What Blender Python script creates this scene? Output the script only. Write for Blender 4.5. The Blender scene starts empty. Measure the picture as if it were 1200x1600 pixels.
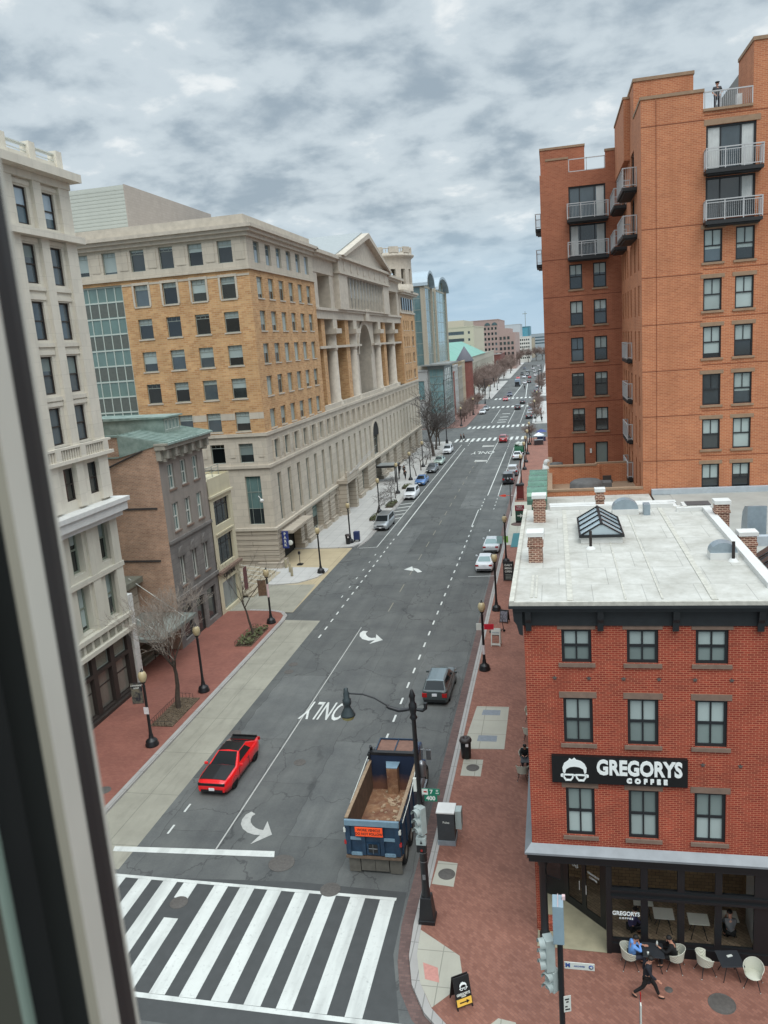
import bpy, math, random
from mathutils import Matrix, Vector
random.seed(7)
PI = math.pi
rad = math.radians
sc = bpy.context.scene
COL = sc.collection
# ------------------------------------------------------------------ camera
CAMZ = 23.3
YAW, PITCH, ROLL, FPX = -0.219297413, -0.206803111, -0.0748468598, 1240.75
def cam_axes():
    fw = Vector((math.sin(YAW)*math.cos(PITCH), math.cos(YAW)*math.cos(PITCH), math.sin(PITCH)))
    r = fw.cross(Vector((0, 0, 1))).normalized(); u = r.cross(fw)
    return r*math.cos(ROLL)+u*math.sin(ROLL), -r*math.sin(ROLL)+u*math.cos(ROLL), fw
CR, CU, CF = cam_axes()
cd = bpy.data.cameras.new('camera'); cam = bpy.data.objects.new('camera', cd); COL.objects.link(cam)
cam.matrix_world = Matrix(((CR.x, CU.x, -CF.x, 0), (CR.y, CU.y, -CF.y, 0), (CR.z, CU.z, -CF.z, CAMZ), (0, 0, 0, 1)))
cd.sensor_fit = 'VERTICAL'; cd.sensor_height = 36; cd.sensor_width = 27
cd.lens = FPX/1600*36; cd.clip_start = 0.05; cd.clip_end = 9000
cd.dof.use_dof = True; cd.dof.focus_distance = 60; cd.dof.aperture_fstop = 9.0
sc.camera = cam
def at(px, py, z=0.0):
    """ground point seen at a pixel of the 1200x1600 photograph"""
    d = CR*((px-600)/FPX) - CU*((py-800)/FPX) + CF
    t = (z-CAMZ)/d.z
    return (d.x*t, d.y*t, z)
# ------------------------------------------------------------------ materials
MATS = {}
def lin(c):
    return tuple((v/12.92 if v <= .04045 else ((v+.055)/1.055)**2.4) for v in c)
class NT:
    def __init__(s, name):
        s.m = bpy.data.materials.new(name); s.m.use_nodes = True
        s.t = s.m.node_tree; s.n = s.t.nodes; s.l = s.t.links
        s.b = s.n['Principled BSDF']
    def new(s, typ, **kw):
        n = s.n.new(typ)
        for k, v in kw.items(): setattr(n, k, v)
        return n
    def link(s, a, b): s.l.new(a, b)
    def mathn(s, op, a, b=None, c=None, clamp=False):
        n = s.n.new('ShaderNodeMath'); n.operation = op; n.use_clamp = clamp
        for i, v in enumerate((a, b, c)):
            if v is None: continue
            if isinstance(v, (int, float)): n.inputs[i].default_value = v
            else: s.l.new(v, n.inputs[i])
        return n.outputs[0]
    def mix(s, f, a, b, bt='MIX'):
        n = s.n.new('ShaderNodeMix'); n.data_type = 'RGBA'; n.blend_type = bt
        for i, v in ((0, f), (6, a), (7, b)):
            if isinstance(v, (int, float)): n.inputs[i].default_value = v
            elif isinstance(v, tuple): n.inputs[i].default_value = (*v[:3], 1)
            else: s.l.new(v, n.inputs[i])
        return n.outputs[2]
    def pos(s, obj=False):
        if obj: return s.new('ShaderNodeTexCoord').outputs['Object']
        return s.new('ShaderNodeNewGeometry').outputs['Position']
    def noise(s, vec, scale, detail=4, rough=.6, dist=0):
        n = s.new('ShaderNodeTexNoise'); n.inputs['Scale'].default_value = scale
        n.inputs['Detail'].default_value = detail; n.inputs['Roughness'].default_value = rough
        n.inputs['Distortion'].default_value = dist
        s.l.new(vec, n.inputs['Vector']); return n.outputs[0]
    def ramp(s, f, a, b, c0=0.0, c1=1.0):
        n = s.new('ShaderNodeMapRange'); n.inputs[1].default_value = a; n.inputs[2].default_value = b
        n.inputs[3].default_value = c0; n.inputs[4].default_value = c1
        s.l.new(f, n.inputs[0]); return n.outputs[0]
    def scalev(s, v, sx, sy, sz):
        n = s.new('ShaderNodeVectorMath', operation='MULTIPLY'); s.l.new(v, n.inputs[0]); n.inputs[1].default_value = (sx, sy, sz); return n.outputs[0]
    def wallvec(s):
        """(along the wall, height) for any upright face, (x, y) for flat ones"""
        g = s.new('ShaderNodeNewGeometry')
        sp = s.new('ShaderNodeSeparateXYZ'); s.l.new(g.outputs['Position'], sp.inputs[0])
        sn = s.new('ShaderNodeSeparateXYZ'); s.l.new(g.outputs['True Normal'], sn.inputs[0])
        ax = s.mathn('GREATER_THAN', s.mathn('ABSOLUTE', sn.outputs[0]), .707)
        az = s.mathn('GREATER_THAN', s.mathn('ABSOLUTE', sn.outputs[2]), .8)
        u = s.mathn('ADD', s.mathn('MULTIPLY', sp.outputs[1], ax), s.mathn('MULTIPLY', sp.outputs[0], s.mathn('SUBTRACT', 1, ax)))
        v = s.mathn('ADD', s.mathn('MULTIPLY', sp.outputs[1], az), s.mathn('MULTIPLY', sp.outputs[2], s.mathn('SUBTRACT', 1, az)))
        c = s.new('ShaderNodeCombineXYZ'); s.l.new(u, c.inputs[0]); s.l.new(v, c.inputs[1]); return c.outputs[0]
    def done(s, col=None, rough=.8, metal=0, spec=.5, coat=0, bump=None, bstr=.3, bdist=.02):
        b = s.b
        if isinstance(col, tuple): b.inputs['Base Color'].default_value = (*col[:3], 1)
        elif col is not None: s.l.new(col, b.inputs['Base Color'])
        if isinstance(rough, (int, float)): b.inputs['Roughness'].default_value = rough
        else: s.l.new(rough, b.inputs['Roughness'])
        b.inputs['Metallic'].default_value = metal; b.inputs['Specular IOR Level'].default_value = spec
        b.inputs['Coat Weight'].default_value = coat; b.inputs['Coat Roughness'].default_value = .05
        if bump is not None:
            n = s.new('ShaderNodeBump'); n.inputs['Strength'].default_value = bstr; n.inputs['Distance'].default_value = bdist
            s.l.new(bump, n.inputs['Height']); s.l.new(n.outputs[0], b.inputs['Normal'])
        MATS[s.m.name] = s.m; return s.m
def mul(c, k): return tuple(min(1, v*k) for v in c[:3])
def plain(name, srgb, rough=.7, metal=0, var=.12, scale=3, spec=.5, coat=0, obj=False):
    t = NT(name); c = lin(srgb)
    if var:
        f = t.noise(t.pos(obj), scale, 5)
        col = t.mix(t.ramp(f, .25, .75), mul(c, 1-var), mul(c, 1+var))
        return t.done(col, rough, metal, spec, coat)
    return t.done(c, rough, metal, spec, coat)
def brick(name, c1, c2, mortar, bw=.22, bh=.075, ms=.012, var=.25, vscale=.5, rough=.85, bump=True, squash=1):
    t = NT(name); v = t.wallvec()
    b = t.new('ShaderNodeTexBrick'); t.link(v, b.inputs['Vector'])
    b.inputs['Scale'].default_value = 1; b.inputs['Brick Width'].default_value = bw; b.inputs['Row Height'].default_value = bh
    b.inputs['Mortar Size'].default_value = ms; b.inputs['Mortar Smooth'].default_value = .2; b.inputs['Bias'].default_value = 0
    b.inputs['Color1'].default_value = (*lin(c1), 1); b.inputs['Color2'].default_value = (*lin(c2), 1); b.inputs['Mortar'].default_value = (*lin(mortar), 1)
    f = t.noise(t.scalev(t.pos(), 1, 1, 1.6), vscale, 6, .65)
    col = t.mix(1.0, b.outputs['Color'], t.mix(t.ramp(f, .28, .72), (1-var,)*3, (1+var*.6,)*3), 'MULTIPLY')
    f2 = t.noise(t.scalev(t.pos(), 1, 1, .12), 1.3, 4, .6)
    col = t.mix(t.ramp(f2, .46, .8, 0, .45), col, mul(lin(c1), .58))
    return t.done(col, rough, bump=b.outputs['Fac'] if bump else None, bstr=-.35, bdist=.01)
def stone(name, c, joint=(1.2, .6), var=.12, ms=.015, jd=.72, rough=.85, streak=.3):
    t = NT(name); v = t.wallvec(); cl = lin(c)
    b = t.new('ShaderNodeTexBrick'); t.link(v, b.inputs['Vector'])
    b.inputs['Scale'].default_value = 1; b.inputs['Brick Width'].default_value = joint[0]; b.inputs['Row Height'].default_value = joint[1]
    b.inputs['Mortar Size'].default_value = ms; b.inputs['Mortar Smooth'].default_value = .1; b.inputs['Bias'].default_value = 0
    b.inputs['Color1'].default_value = (*mul(cl, 1-var*.6), 1); b.inputs['Color2'].default_value = (*mul(cl, 1+var*.6), 1); b.inputs['Mortar'].default_value = (*mul(cl, jd), 1)
    f = t.noise(t.pos(), .8, 6, .65)
    col = t.mix(1.0, b.outputs['Color'], t.mix(t.ramp(f, .25, .75), (1-var,)*3, (1+var,)*3), 'MULTIPLY')
    f2 = t.noise(t.scalev(t.pos(), 1.6, 1.6, .1), 1.0, 4, .6)
    col = t.mix(t.ramp(f2, .5, .8, 0, streak), col, mul(cl, .5))
    return t.done(col, rough, bump=b.outputs['Fac'], bstr=-.3, bdist=.02)
def glassy(name, srgb, rough=.06, spec=.7, var=.38):
    t = NT(name); c = lin(srgb)
    oi = t.new('ShaderNodeObjectInfo')
    f = t.noise(t.scalev(t.pos(), 1, 1, .6), .9, 3)
    k = t.mathn('ADD', t.mathn('MULTIPLY', oi.outputs['Random'], .6), t.mathn('MULTIPLY', f, .5))
    col = t.mix(t.ramp(k, .2, .9), mul(c, 1-var*1.5), mul(c, 1+var*2))
    t.b.inputs['IOR'].default_value = 1.6
    return t.done(col, rough, spec=spec)
# ------------------------------------------------------------------ mesh builder
class MB:
    def __init__(s, T=None): s.v = []; s.f = []; s.m = []; s.s = []; s.T = T
    def add(s, vs, fs, m=0, smooth=False):
        o = len(s.v)
        s.v += [tuple(s.T @ Vector(p)) if s.T is not None else tuple(p) for p in vs]
        for f in fs: s.f.append(tuple(o+i for i in f)); s.m.append(m); s.s.append(smooth)
    def quad(s, a, b, c, d, m=0): s.add([a, b, c, d], [(0, 1, 2, 3)], m)
    def poly(s, ps, m=0): s.add(ps, [tuple(range(len(ps)))], m)
    def box(s, x0, y0, z0, x1, y1, z1, m=0):
        x0, x1 = min(x0, x1), max(x0, x1); y0, y1 = min(y0, y1), max(y0, y1); z0, z1 = min(z0, z1), max(z0, z1)
        v = [(x0, y0, z0), (x1, y0, z0), (x1, y1, z0), (x0, y1, z0), (x0, y0, z1), (x1, y0, z1), (x1, y1, z1), (x0, y1, z1)]
        s.add(v, [(3, 2, 1, 0), (4, 5, 6, 7), (0, 1, 5, 4), (1, 2, 6, 5), (2, 3, 7, 6), (3, 0, 4, 7)], m)
    def cbox(s, c, d, m=0, rz=0, rx=0, ry=0):
        R = Matrix.Rotation(rz, 3, 'Z') @ Matrix.Rotation(ry, 3, 'Y') @ Matrix.Rotation(rx, 3, 'X'); c = Vector(c)
        v = []
        for k in (-1, 1):
            for i, j in ((-1, -1), (1, -1), (1, 1), (-1, 1)):
                v.append(c + R @ Vector((i*d[0]/2, j*d[1]/2, k*d[2]/2)))
        s.add(v, [(3, 2, 1, 0), (4, 5, 6, 7), (0, 1, 5, 4), (1, 2, 6, 5), (2, 3, 7, 6), (3, 0, 4, 7)], m)
    def prism(s, ps, z0, z1, m=0, mt=None):
        n = len(ps)
        v = [(p[0], p[1], z0) for p in ps]+[(p[0], p[1], z1) for p in ps]
        s.add(v, [(i, (i+1) % n, n+(i+1) % n, n+i) for i in range(n)], m)
        s.add([v[n+i] for i in range(n)], [tuple(range(n))], m if mt is None else mt)
        s.add([v[i] for i in range(n)], [tuple(reversed(range(n)))], m)
    def extr(s, ps, vec, m=0):
        n = len(ps); vec = Vector(vec); v = [Vector(p) for p in ps]+[Vector(p)+vec for p in ps]
        s.add(v, [tuple(reversed(range(n))), tuple(range(n, 2*n))]+[(i, (i+1) % n, n+(i+1) % n, n+i) for i in range(n)], m)
    def tube(s, pts, rs, n=8, m=0, smooth=True, cap=True):
        pts = [Vector(p) for p in pts]
        if isinstance(rs, (int, float)): rs = [rs]*len(pts)
        vs = []; fs = []; up = None
        for i, p in enumerate(pts):
            d = (pts[min(i+1, len(pts)-1)]-pts[max(i-1, 0)])
            if d.length < 1e-9: d = Vector((0, 0, 1))
            d.normalize()
            if up is None:
                up = d.orthogonal().normalized() if abs(d.z) < .9 else Vector((1, 0, 0))
            a = (up-d*up.dot(d)); a = a.normalized() if a.length > 1e-6 else d.orthogonal().normalized()
            up = a; b = d.cross(a)
            for k in range(n):
                t = 2*PI*k/n; vs.append(p+(a*math.cos(t)+b*math.sin(t))*rs[i])
        for i in range(len(pts)-1):
            for k in range(n):
                k2 = (k+1) % n; fs.append((i*n+k, i*n+k2, (i+1)*n+k2, (i+1)*n+k))
        s.add(vs, fs, m, smooth)
        if cap:
            s.add(vs[:n], [tuple(reversed(range(n)))], m); s.add(vs[-n:], [tuple(range(n))], m)
    def lathe(s, c, prof, n=16, m=0, smooth=True, a0=0, a1=2*PI):
        full = abs(a1-a0-2*PI) < 1e-6; k = n if full else n+1
        vs = []; fs = []
        for r, z in prof:
            for i in range(k):
                t = a0+(a1-a0)*i/n; vs.append((c[0]+r*math.cos(t), c[1]+r*math.sin(t), c[2]+z))
        for j in range(len(prof)-1):
            for i in range(n):
                i2 = (i+1) % k if full else i+1
                fs.append((j*k+i, j*k+i2, (j+1)*k+i2, (j+1)*k+i))
        s.add(vs, fs, m, smooth)
    def ell(s, c, r, n=10, m=0):
        h = max(4, n//2)
        if isinstance(r, (int, float)): r = (r, r, r)
        vs = []; fs = []
        for j in range(h+1):
            ph = -PI/2+PI*j/h
            for i in range(n):
                t = 2*PI*i/n; vs.append((c[0]+r[0]*math.cos(ph)*math.cos(t), c[1]+r[1]*math.cos(ph)*math.sin(t), c[2]+r[2]*math.sin(ph)))
        for j in range(h):
            for i in range(n):
                i2 = (i+1) % n; fs.append((j*n+i, j*n+i2, (j+1)*n+i2, (j+1)*n+i))
        s.add(vs, fs, m, True)
    def facade(s, W, z0, z1, holes, depth=.25, m=0, mr=None, u0=0, y=0.0):
        """upright wall in local x/z, outside towards -y, with real openings (u0,u1,z0,z1) and their reveals"""
        mr = m if mr is None else mr
        us = sorted({u0, W}|{h[0] for h in holes}|{h[1] for h in holes}); us = [u for u in us if u0-1e-6 <= u <= W+1e-6]
        zs = sorted({z0, z1}|{h[2] for h in holes}|{h[3] for h in holes}); zs = [z for z in zs if z0-1e-6 <= z <= z1+1e-6]
        for j in range(len(zs)-1):
            zc = (zs[j]+zs[j+1])/2; hs = [h for h in holes if h[2] < zc < h[3]]
            start = None
            for i in range(len(us)-1):
                uc = (us[i]+us[i+1])/2; inside = any(h[0] < uc < h[1] for h in hs)
                if not inside and start is None: start = us[i]
                if inside and start is not None:
                    s.quad((start, y, zs[j]), (us[i], y, zs[j]), (us[i], y, zs[j+1]), (start, y, zs[j+1]), m); start = None
            if start is not None:
                s.quad((start, y, zs[j]), (us[-1], y, zs[j]), (us[-1], y, zs[j+1]), (start, y, zs[j+1]), m)
        for a, b, c, d in holes:
            e = y+depth
            s.quad((a, y, c), (a, y, d), (a, e, d), (a, e, c), mr); s.quad((b, y, d), (b, y, c), (b, e, c), (b, e, d), mr)
            s.quad((a, y, d), (b, y, d), (b, e, d), (a, e, d), mr); s.quad((b, y, c), (a, y, c), (a, e, c), (b, e, c), mr)
    def mesh(s, name, mats):
        me = bpy.data.meshes.new(name); me.from_pydata(s.v, [], s.f); me.validate(clean_customdata=False)
        mats = mats if isinstance(mats, (list, tuple)) else [mats]
        for x in mats: me.materials.append(x)
        if len(me.polygons) == len(s.f):
            me.polygons.foreach_set('material_index', s.m); me.polygons.foreach_set('use_smooth', s.s)
        me.update(); return me
    def build(s, name, mats, parent=None, bevel=0, sub=0, world=False):
        o = bpy.data.objects.new(name, s.mesh(name, mats)); COL.objects.link(o)
        if parent is not None:
            o.parent = parent
            if world: o.matrix_parent_inverse = Matrix.Translation(-WLOC[parent.name])
        if bevel:
            b = o.modifiers.new('bevel', 'BEVEL'); b.width = bevel; b.segments = 2; b.limit_method = 'ANGLE'; b.angle_limit = rad(35)
        if sub:
            b = o.modifiers.new('sub', 'SUBSURF'); b.levels = sub; b.render_levels = sub
        return o
WLOC = {}
def thing(name, label, cat, loc=(0, 0, 0), rz=0, group=None):
    o = bpy.data.objects.new(name, None); COL.objects.link(o); o.empty_display_size = .2
    o.location = loc; o.rotation_euler = (0, 0, rz); o['label'] = label; o['category'] = cat
    if group: o['group'] = group
    WLOC[o.name] = Vector(loc); return o
def tag(o, label, cat, group=None):
    o['label'] = label; o['category'] = cat
    if group: o['group'] = group
    return o
def structure(o): o['kind'] = 'structure'; return o
def stuff(o, label=None, cat=None):
    o['kind'] = 'stuff'
    if label: o['label'] = label; o['category'] = cat
    return o
def inst(name, me, parent, M, world=True):
    o = bpy.data.objects.new(name, me); COL.objects.link(o); o.parent = parent
    if world: o.matrix_parent_inverse = Matrix.Translation(-WLOC[parent.name])
    o.matrix_basis = M; return o
def dup(root, loc=None, rz=None, label=None):
    r = root.copy(); COL.objects.link(r)
    if loc is not None: r.location = loc
    if rz is not None: r.rotation_euler = (0, 0, rz)
    if label: r['label'] = label
    WLOC[r.name] = Vector(r.location)
    for ch in list(root.children):
        c = ch.copy(); COL.objects.link(c); c.parent = r
        for g in list(ch.children):
            d = g.copy(); COL.objects.link(d); d.parent = c
    return r
TEXTS = []
def text(name, body, size, M, mat, parent=None, depth=.01, bold=0.0, align='CENTER', sx=1.0, world=False, spacing=1.0):
    cu = bpy.data.curves.new(name, 'FONT'); cu.body = body; cu.size = size; cu.extrude = depth; cu.offset = bold
    cu.align_x = align; cu.align_y = 'CENTER'; cu.space_character = spacing; cu.resolution_u = 3; cu.materials.append(mat)
    o = bpy.data.objects.new(name, cu); COL.objects.link(o)
    if parent is not None:
        o.parent = parent
        if world: o.matrix_parent_inverse = Matrix.Translation(-WLOC[parent.name])
    o.matrix_basis = M @ Matrix.Diagonal((sx, 1, 1, 1)); TEXTS.append(o); return o
def frameM(origin, ang): return Matrix.Translation(origin) @ Matrix.Rotation(ang, 4, 'Z')
UPRIGHT = Matrix.Rotation(PI/2, 4, 'X')     # text in x/z, read from -y
# ------------------------------------------------------------------ windows
WCACHE = {}
def win_meshes(w, h, t, mull, trans, ft, fm, pm, bm, blind, sill, sm, bay):
    key = (round(w, 2), round(h, 2), t, tuple(mull), tuple(trans), ft, fm.name, pm.name, bm.name, blind, sill, sm.name if sm else '', bay)
    if key in WCACHE: return WCACHE[key]
    f = MB(); d0, d1 = -ft, .0
    f.box(0, d0, 0, t, d1, h); f.box(w-t, d0, 0, w, d1, h); f.box(t, d0, 0, w-t, d1, t); f.box(t, d0, h-t, w-t, d1, h)
    z0 = t
    tz = [t]+[h*v for v in trans]+[h-t]
    for v in trans: f.box(t, d0+.012, h*v-t*.45, w-t, d1-.003, h*v+t*.45)
    for mx in mull:
        x, a, b = (mx, 0, 1) if isinstance(mx, (int, float)) else mx
        f.box(w*x-t*.28, d0+.02, max(h*a, t), w*x+t*.28, d1-.006, min(h*b, h-t))
    if sill: f.box(-.12, -bay-.08, -.14, w+.12, d1, -.002, 1)
    mats = [fm]+([sm] if sill else [])
    p = MB(); zb = h*(1-blind)
    if blind < .99: p.quad((0, -.012, 0), (w, -.012, 0), (w, -.012, zb), (0, -.012, zb), 0)
    if blind > .01: p.quad((0, -.012, zb), (w, -.012, zb), (w, -.012, h), (0, -.012, h), 1)
    r = (f.mesh('window', mats), p.mesh('pane', [pm, bm])); WCACHE[key] = r; return r
def windows(parent, M, holes, depth, name='window', t=.06, mull=(), trans=(), ft=.06, fm=None, pm=None, bm=None, blinds=(0, .35, .6), sill=False, sm=None, world=True, label=None):
    for a, b, c, d in holes:
        bl = random.choice(blinds)
        if len(blinds) > 2 and 0 < bl < 1: bl = min(.9, max(.1, bl+random.choice((-.12, 0, .1))))
        pmx = random.choice([pm, MATS['slate_glass'], MATS['smoke_glass'], pm]) if pm.name == 'dark_glass' else pm
        me, pe = win_meshes(b-a, d-c, t, mull, trans, ft, fm, pmx, bm or pmx, bl, sill, sm, depth)
        o = inst(name, me, parent, M @ Matrix.Translation((a, depth, c)), world)
        q = bpy.data.objects.new('pane', pe); COL.objects.link(q); q.parent = o
# ------------------------------------------------------------------ render look, sky, sun
sc.view_settings.view_transform = 'Standard'; sc.view_settings.look = 'None'
sc.view_settings.exposure = 0.12; sc.view_settings.gamma = 1.0
sc.cycles.use_denoising = True; sc.cycles.max_bounces = 6; sc.cycles.transparent_max_bounces = 8
sc.cycles.sample_clamp_indirect = 6
SUN_EL, SUN_AZ = rad(55), rad(155)          # azimuth clockwise from +y: behind the viewer, a little right
w = bpy.data.worlds.new('World'); sc.world = w; w.use_nodes = True
wt = w.node_tree; wn = wt.nodes; wl = wt.links
for n in list(wn): wn.remove(n)
def W(t, **k):
    n = wn.new(t)
    for a, b in k.items(): setattr(n, a, b)
    return n
def wmath(op, a, b=None, clamp=False):
    n = W('ShaderNodeMath', operation=op); n.use_clamp = clamp
    for i, v in enumerate((a, b)):
        if v is None: continue
        if isinstance(v, (int, float)): n.inputs[i].default_value = v
        else: wl.new(v, n.inputs[i])
    return n.outputs[0]
def wmap(f, a, b, c=0., d=1., smooth=True):
    n = W('ShaderNodeMapRange'); n.interpolation_type = 'SMOOTHSTEP' if smooth else 'LINEAR'
    for i, v in enumerate((a, b, c, d)): n.inputs[1+i].default_value = v
    wl.new(f, n.inputs[0]); return n.outputs[0]
def wmix(f, a, b):
    n = W('ShaderNodeMix', data_type='RGBA')
    for i, v in ((0, f), (6, a), (7, b)):
        if isinstance(v, (int, float)): n.inputs[i].default_value = v
        elif isinstance(v, tuple): n.inputs[i].default_value = (*v[:3], 1)
        else: wl.new(v, n.inputs[i])
    return n.outputs[2]
def wnoise(v, s, d, r, dist=0.):
    n = W('ShaderNodeTexNoise'); n.inputs['Scale'].default_value = s; n.inputs['Detail'].default_value = d
    n.inputs['Roughness'].default_value = r; n.inputs['Distortion'].default_value = dist; wl.new(v, n.inputs['Vector']); return n.outputs[0]
sky = W('ShaderNodeTexSky'); sky.sky_type = 'NISHITA'; sky.sun_disc = False
sky.sun_elevation = SUN_EL; sky.sun_rotation = SUN_AZ; sky.air_density = 1.2; sky.dust_density = 2.0
tc = W('ShaderNodeTexCoord'); sp = W('ShaderNodeSeparateXYZ'); wl.new(tc.outputs['Generated'], sp.inputs[0])
zc = wmath('ADD', wmath('MAXIMUM', sp.outputs[2], 0.0), .26)
cx = W('ShaderNodeCombineXYZ'); wl.new(wmath('DIVIDE', sp.outputs[0], zc), cx.inputs[0]); wl.new(wmath('DIVIDE', sp.outputs[1], zc), cx.inputs[1])
cx.inputs[2].default_value = 3.7
big = wnoise(cx.outputs[0], 1.9, 4, .5)
mid = wnoise(cx.outputs[0], 5.4, 7, .53, .15)
fine = wnoise(cx.outputs[0], 15, 6, .6)
dens = wmath('ADD', wmath('ADD', wmath('MULTIPLY', big, .42), wmath('MULTIPLY', mid, .78)), wmath('MULTIPLY', fine, .16))
dark = wmap(dens, .61, .84)                  # thick grey bellies
thin = wmap(dens, .61, .49)                 # bright thin gaps
S = 10.0
def sk(c): return tuple(v*S for v in lin(c))
cl = wmix(dark, sk((.785, .83, .855)), sk((.60, .66, .705)))
cl = wmix(thin, cl, sk((.91, .93, .935)))
# towards the horizon the cloud sheet breaks up into pale blue
hz = wmap(sp.outputs[2], .015, .17, 1., 0.)
cl = wmix(wmath('MULTIPLY', hz, .86), cl, sk((.655, .775, .865)))
hz2 = wmap(sp.outputs[2], -.02, .05, 1., 0.)
cl = wmix(wmath('MULTIPLY', hz2, .7), cl, sk((.75, .84, .90)))
# the overcast is brightest overhead, outside the picture
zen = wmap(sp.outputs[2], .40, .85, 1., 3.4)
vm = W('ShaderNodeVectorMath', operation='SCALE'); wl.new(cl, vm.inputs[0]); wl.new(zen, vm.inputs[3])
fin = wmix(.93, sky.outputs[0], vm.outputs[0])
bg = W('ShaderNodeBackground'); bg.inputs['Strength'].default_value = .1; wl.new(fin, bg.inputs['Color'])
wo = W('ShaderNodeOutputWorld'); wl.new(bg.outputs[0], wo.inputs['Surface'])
sl = bpy.data.lights.new('sun', 'SUN'); sl.energy = 1.5; sl.angle = rad(38); sl.color = (1, .96, .9)
so = bpy.data.objects.new('sun', sl); COL.objects.link(so)
sd = Vector((math.sin(SUN_AZ)*math.cos(SUN_EL), math.cos(SUN_AZ)*math.cos(SUN_EL), math.sin(SUN_EL)))
so.rotation_euler = sd.to_track_quat('Z', 'Y').to_euler(); so.location = sd*200
# ------------------------------------------------------------------ ground materials
def asphalt():
    t = NT('asphalt'); p = t.pos()
    a = t.noise(p, .35, 6, .65); b = t.noise(p, 9, 5, .7); s = t.noise(t.scalev(p, 1.2, .05, 1), 1.0, 5, .6)
    fine = t.noise(p, 60, 3, .8)
    col = t.mix(t.ramp(a, .3, .7), lin((.285, .295, .297)), lin((.395, .402, .392)))
    col = t.mix(t.ramp(s, .45, .75, 0, .55), col, lin((.265, .272, .275)))
    col = t.mix(t.ramp(b, .35, .75, 0, .30), col, lin((.44, .443, .43)))
    col = t.mix(t.ramp(fine, .5, .8, 0, .35), col, lin((.20, .20, .20)))
    # old tar-sealed cracks
    v = t.new('ShaderNodeTexVoronoi', feature='DISTANCE_TO_EDGE'); v.inputs['Scale'].default_value = .16
    wv = t.new('ShaderNodeVectorMath', operation='ADD'); nz = t.new('ShaderNodeTexNoise'); nz.inputs['Scale'].default_value = .9; nz.inputs['Detail'].default_value = 5
    t.link(t.scalev(p, 1.5, 1.0, 0), nz.inputs['Vector']); t.link(t.scalev(p, 1.5, 1.0, 0), wv.inputs[0]); t.link(t.scalev(nz.outputs['Color'], 2.2, 2.2, 0), wv.inputs[1]); t.link(wv.outputs[0], v.inputs['Vector'])
    gate = t.ramp(t.noise(p, .12, 3), .36, .5)
    cr = t.mathn('MULTIPLY', t.ramp(v.outputs[0], .003, .011, .5, 0), gate)
    col = t.mix(cr, col, lin((.14, .14, .145)))
    # rectangular repair patches
    bt = t.new('ShaderNodeTexBrick'); bt.inputs['Scale'].default_value = 1; bt.inputs['Brick Width'].default_value = 9.5; bt.inputs['Row Height'].default_value = 3.3
    bt.inputs['Mortar Size'].default_value = .02; bt.inputs['Color1'].default_value = (.80, .80, .80, 1); bt.inputs['Color2'].default_value = (1.12, 1.12, 1.12, 1); bt.inputs['Mortar'].default_value = (.62, .62, .62, 1)
    mp = t.new('ShaderNodeMapping'); mp.inputs['Rotation'].default_value = (0, 0, PI/2); wj = t.new('ShaderNodeTexNoise'); wj.inputs['Scale'].default_value = .7; wj.inputs['Detail'].default_value = 4; t.link(p, wj.inputs['Vector'])
    pj = t.new('ShaderNodeVectorMath', operation='ADD'); t.link(p, pj.inputs[0]); t.link(t.scalev(wj.outputs['Color'], .5, .5, 0), pj.inputs[1])
    t.link(pj.outputs[0], mp.inputs['Vector']); t.link(mp.outputs[0], bt.inputs['Vector'])
    col = t.mix(t.ramp(t.noise(p, .06, 2), .36, .55, .45, 1.0), col, t.mix(1.0, col, bt.outputs['Color'], 'MULTIPLY'))
    return t.done(col, .88, bump=fine, bstr=.25, bdist=.01)
def paving(name, c1, c2, mortar, scale, ang):
    t = NT(name); p = t.pos(); mp = t.new('ShaderNodeMapping'); mp.inputs['Rotation'].default_value = (0, 0, ang); t.link(p, mp.inputs['Vector'])
    b = t.new('ShaderNodeTexBrick'); t.link(mp.outputs[0], b.inputs['Vector'])
    b.inputs['Scale'].default_value = 1; b.inputs['Brick Width'].default_value = scale; b.inputs['Row Height'].default_value = scale*.5
    b.inputs['Mortar Size'].default_value = .006; b.inputs['Color1'].default_value = (*lin(c1), 1); b.inputs['Color2'].default_value = (*lin(c2), 1); b.inputs['Mortar'].default_value = (*lin(mortar), 1)
    b.inputs['Bias'].default_value = -.1
    f = t.noise(p, .45, 6, .65); f3 = t.noise(p, 2.2, 4)
    col = t.mix(1.0, b.outputs['Color'], t.mix(t.ramp(f, .28, .72), (.80, .78, .78), (1.16, 1.16, 1.14)), 'MULTIPLY')
    col = t.mix(t.ramp(f3, .62, .8, 0, .3), col, mul(lin(c1), .6))
    return t.done(col, .85, bump=b.outputs['Fac'], bstr=-.25, bdist=.01)
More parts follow.
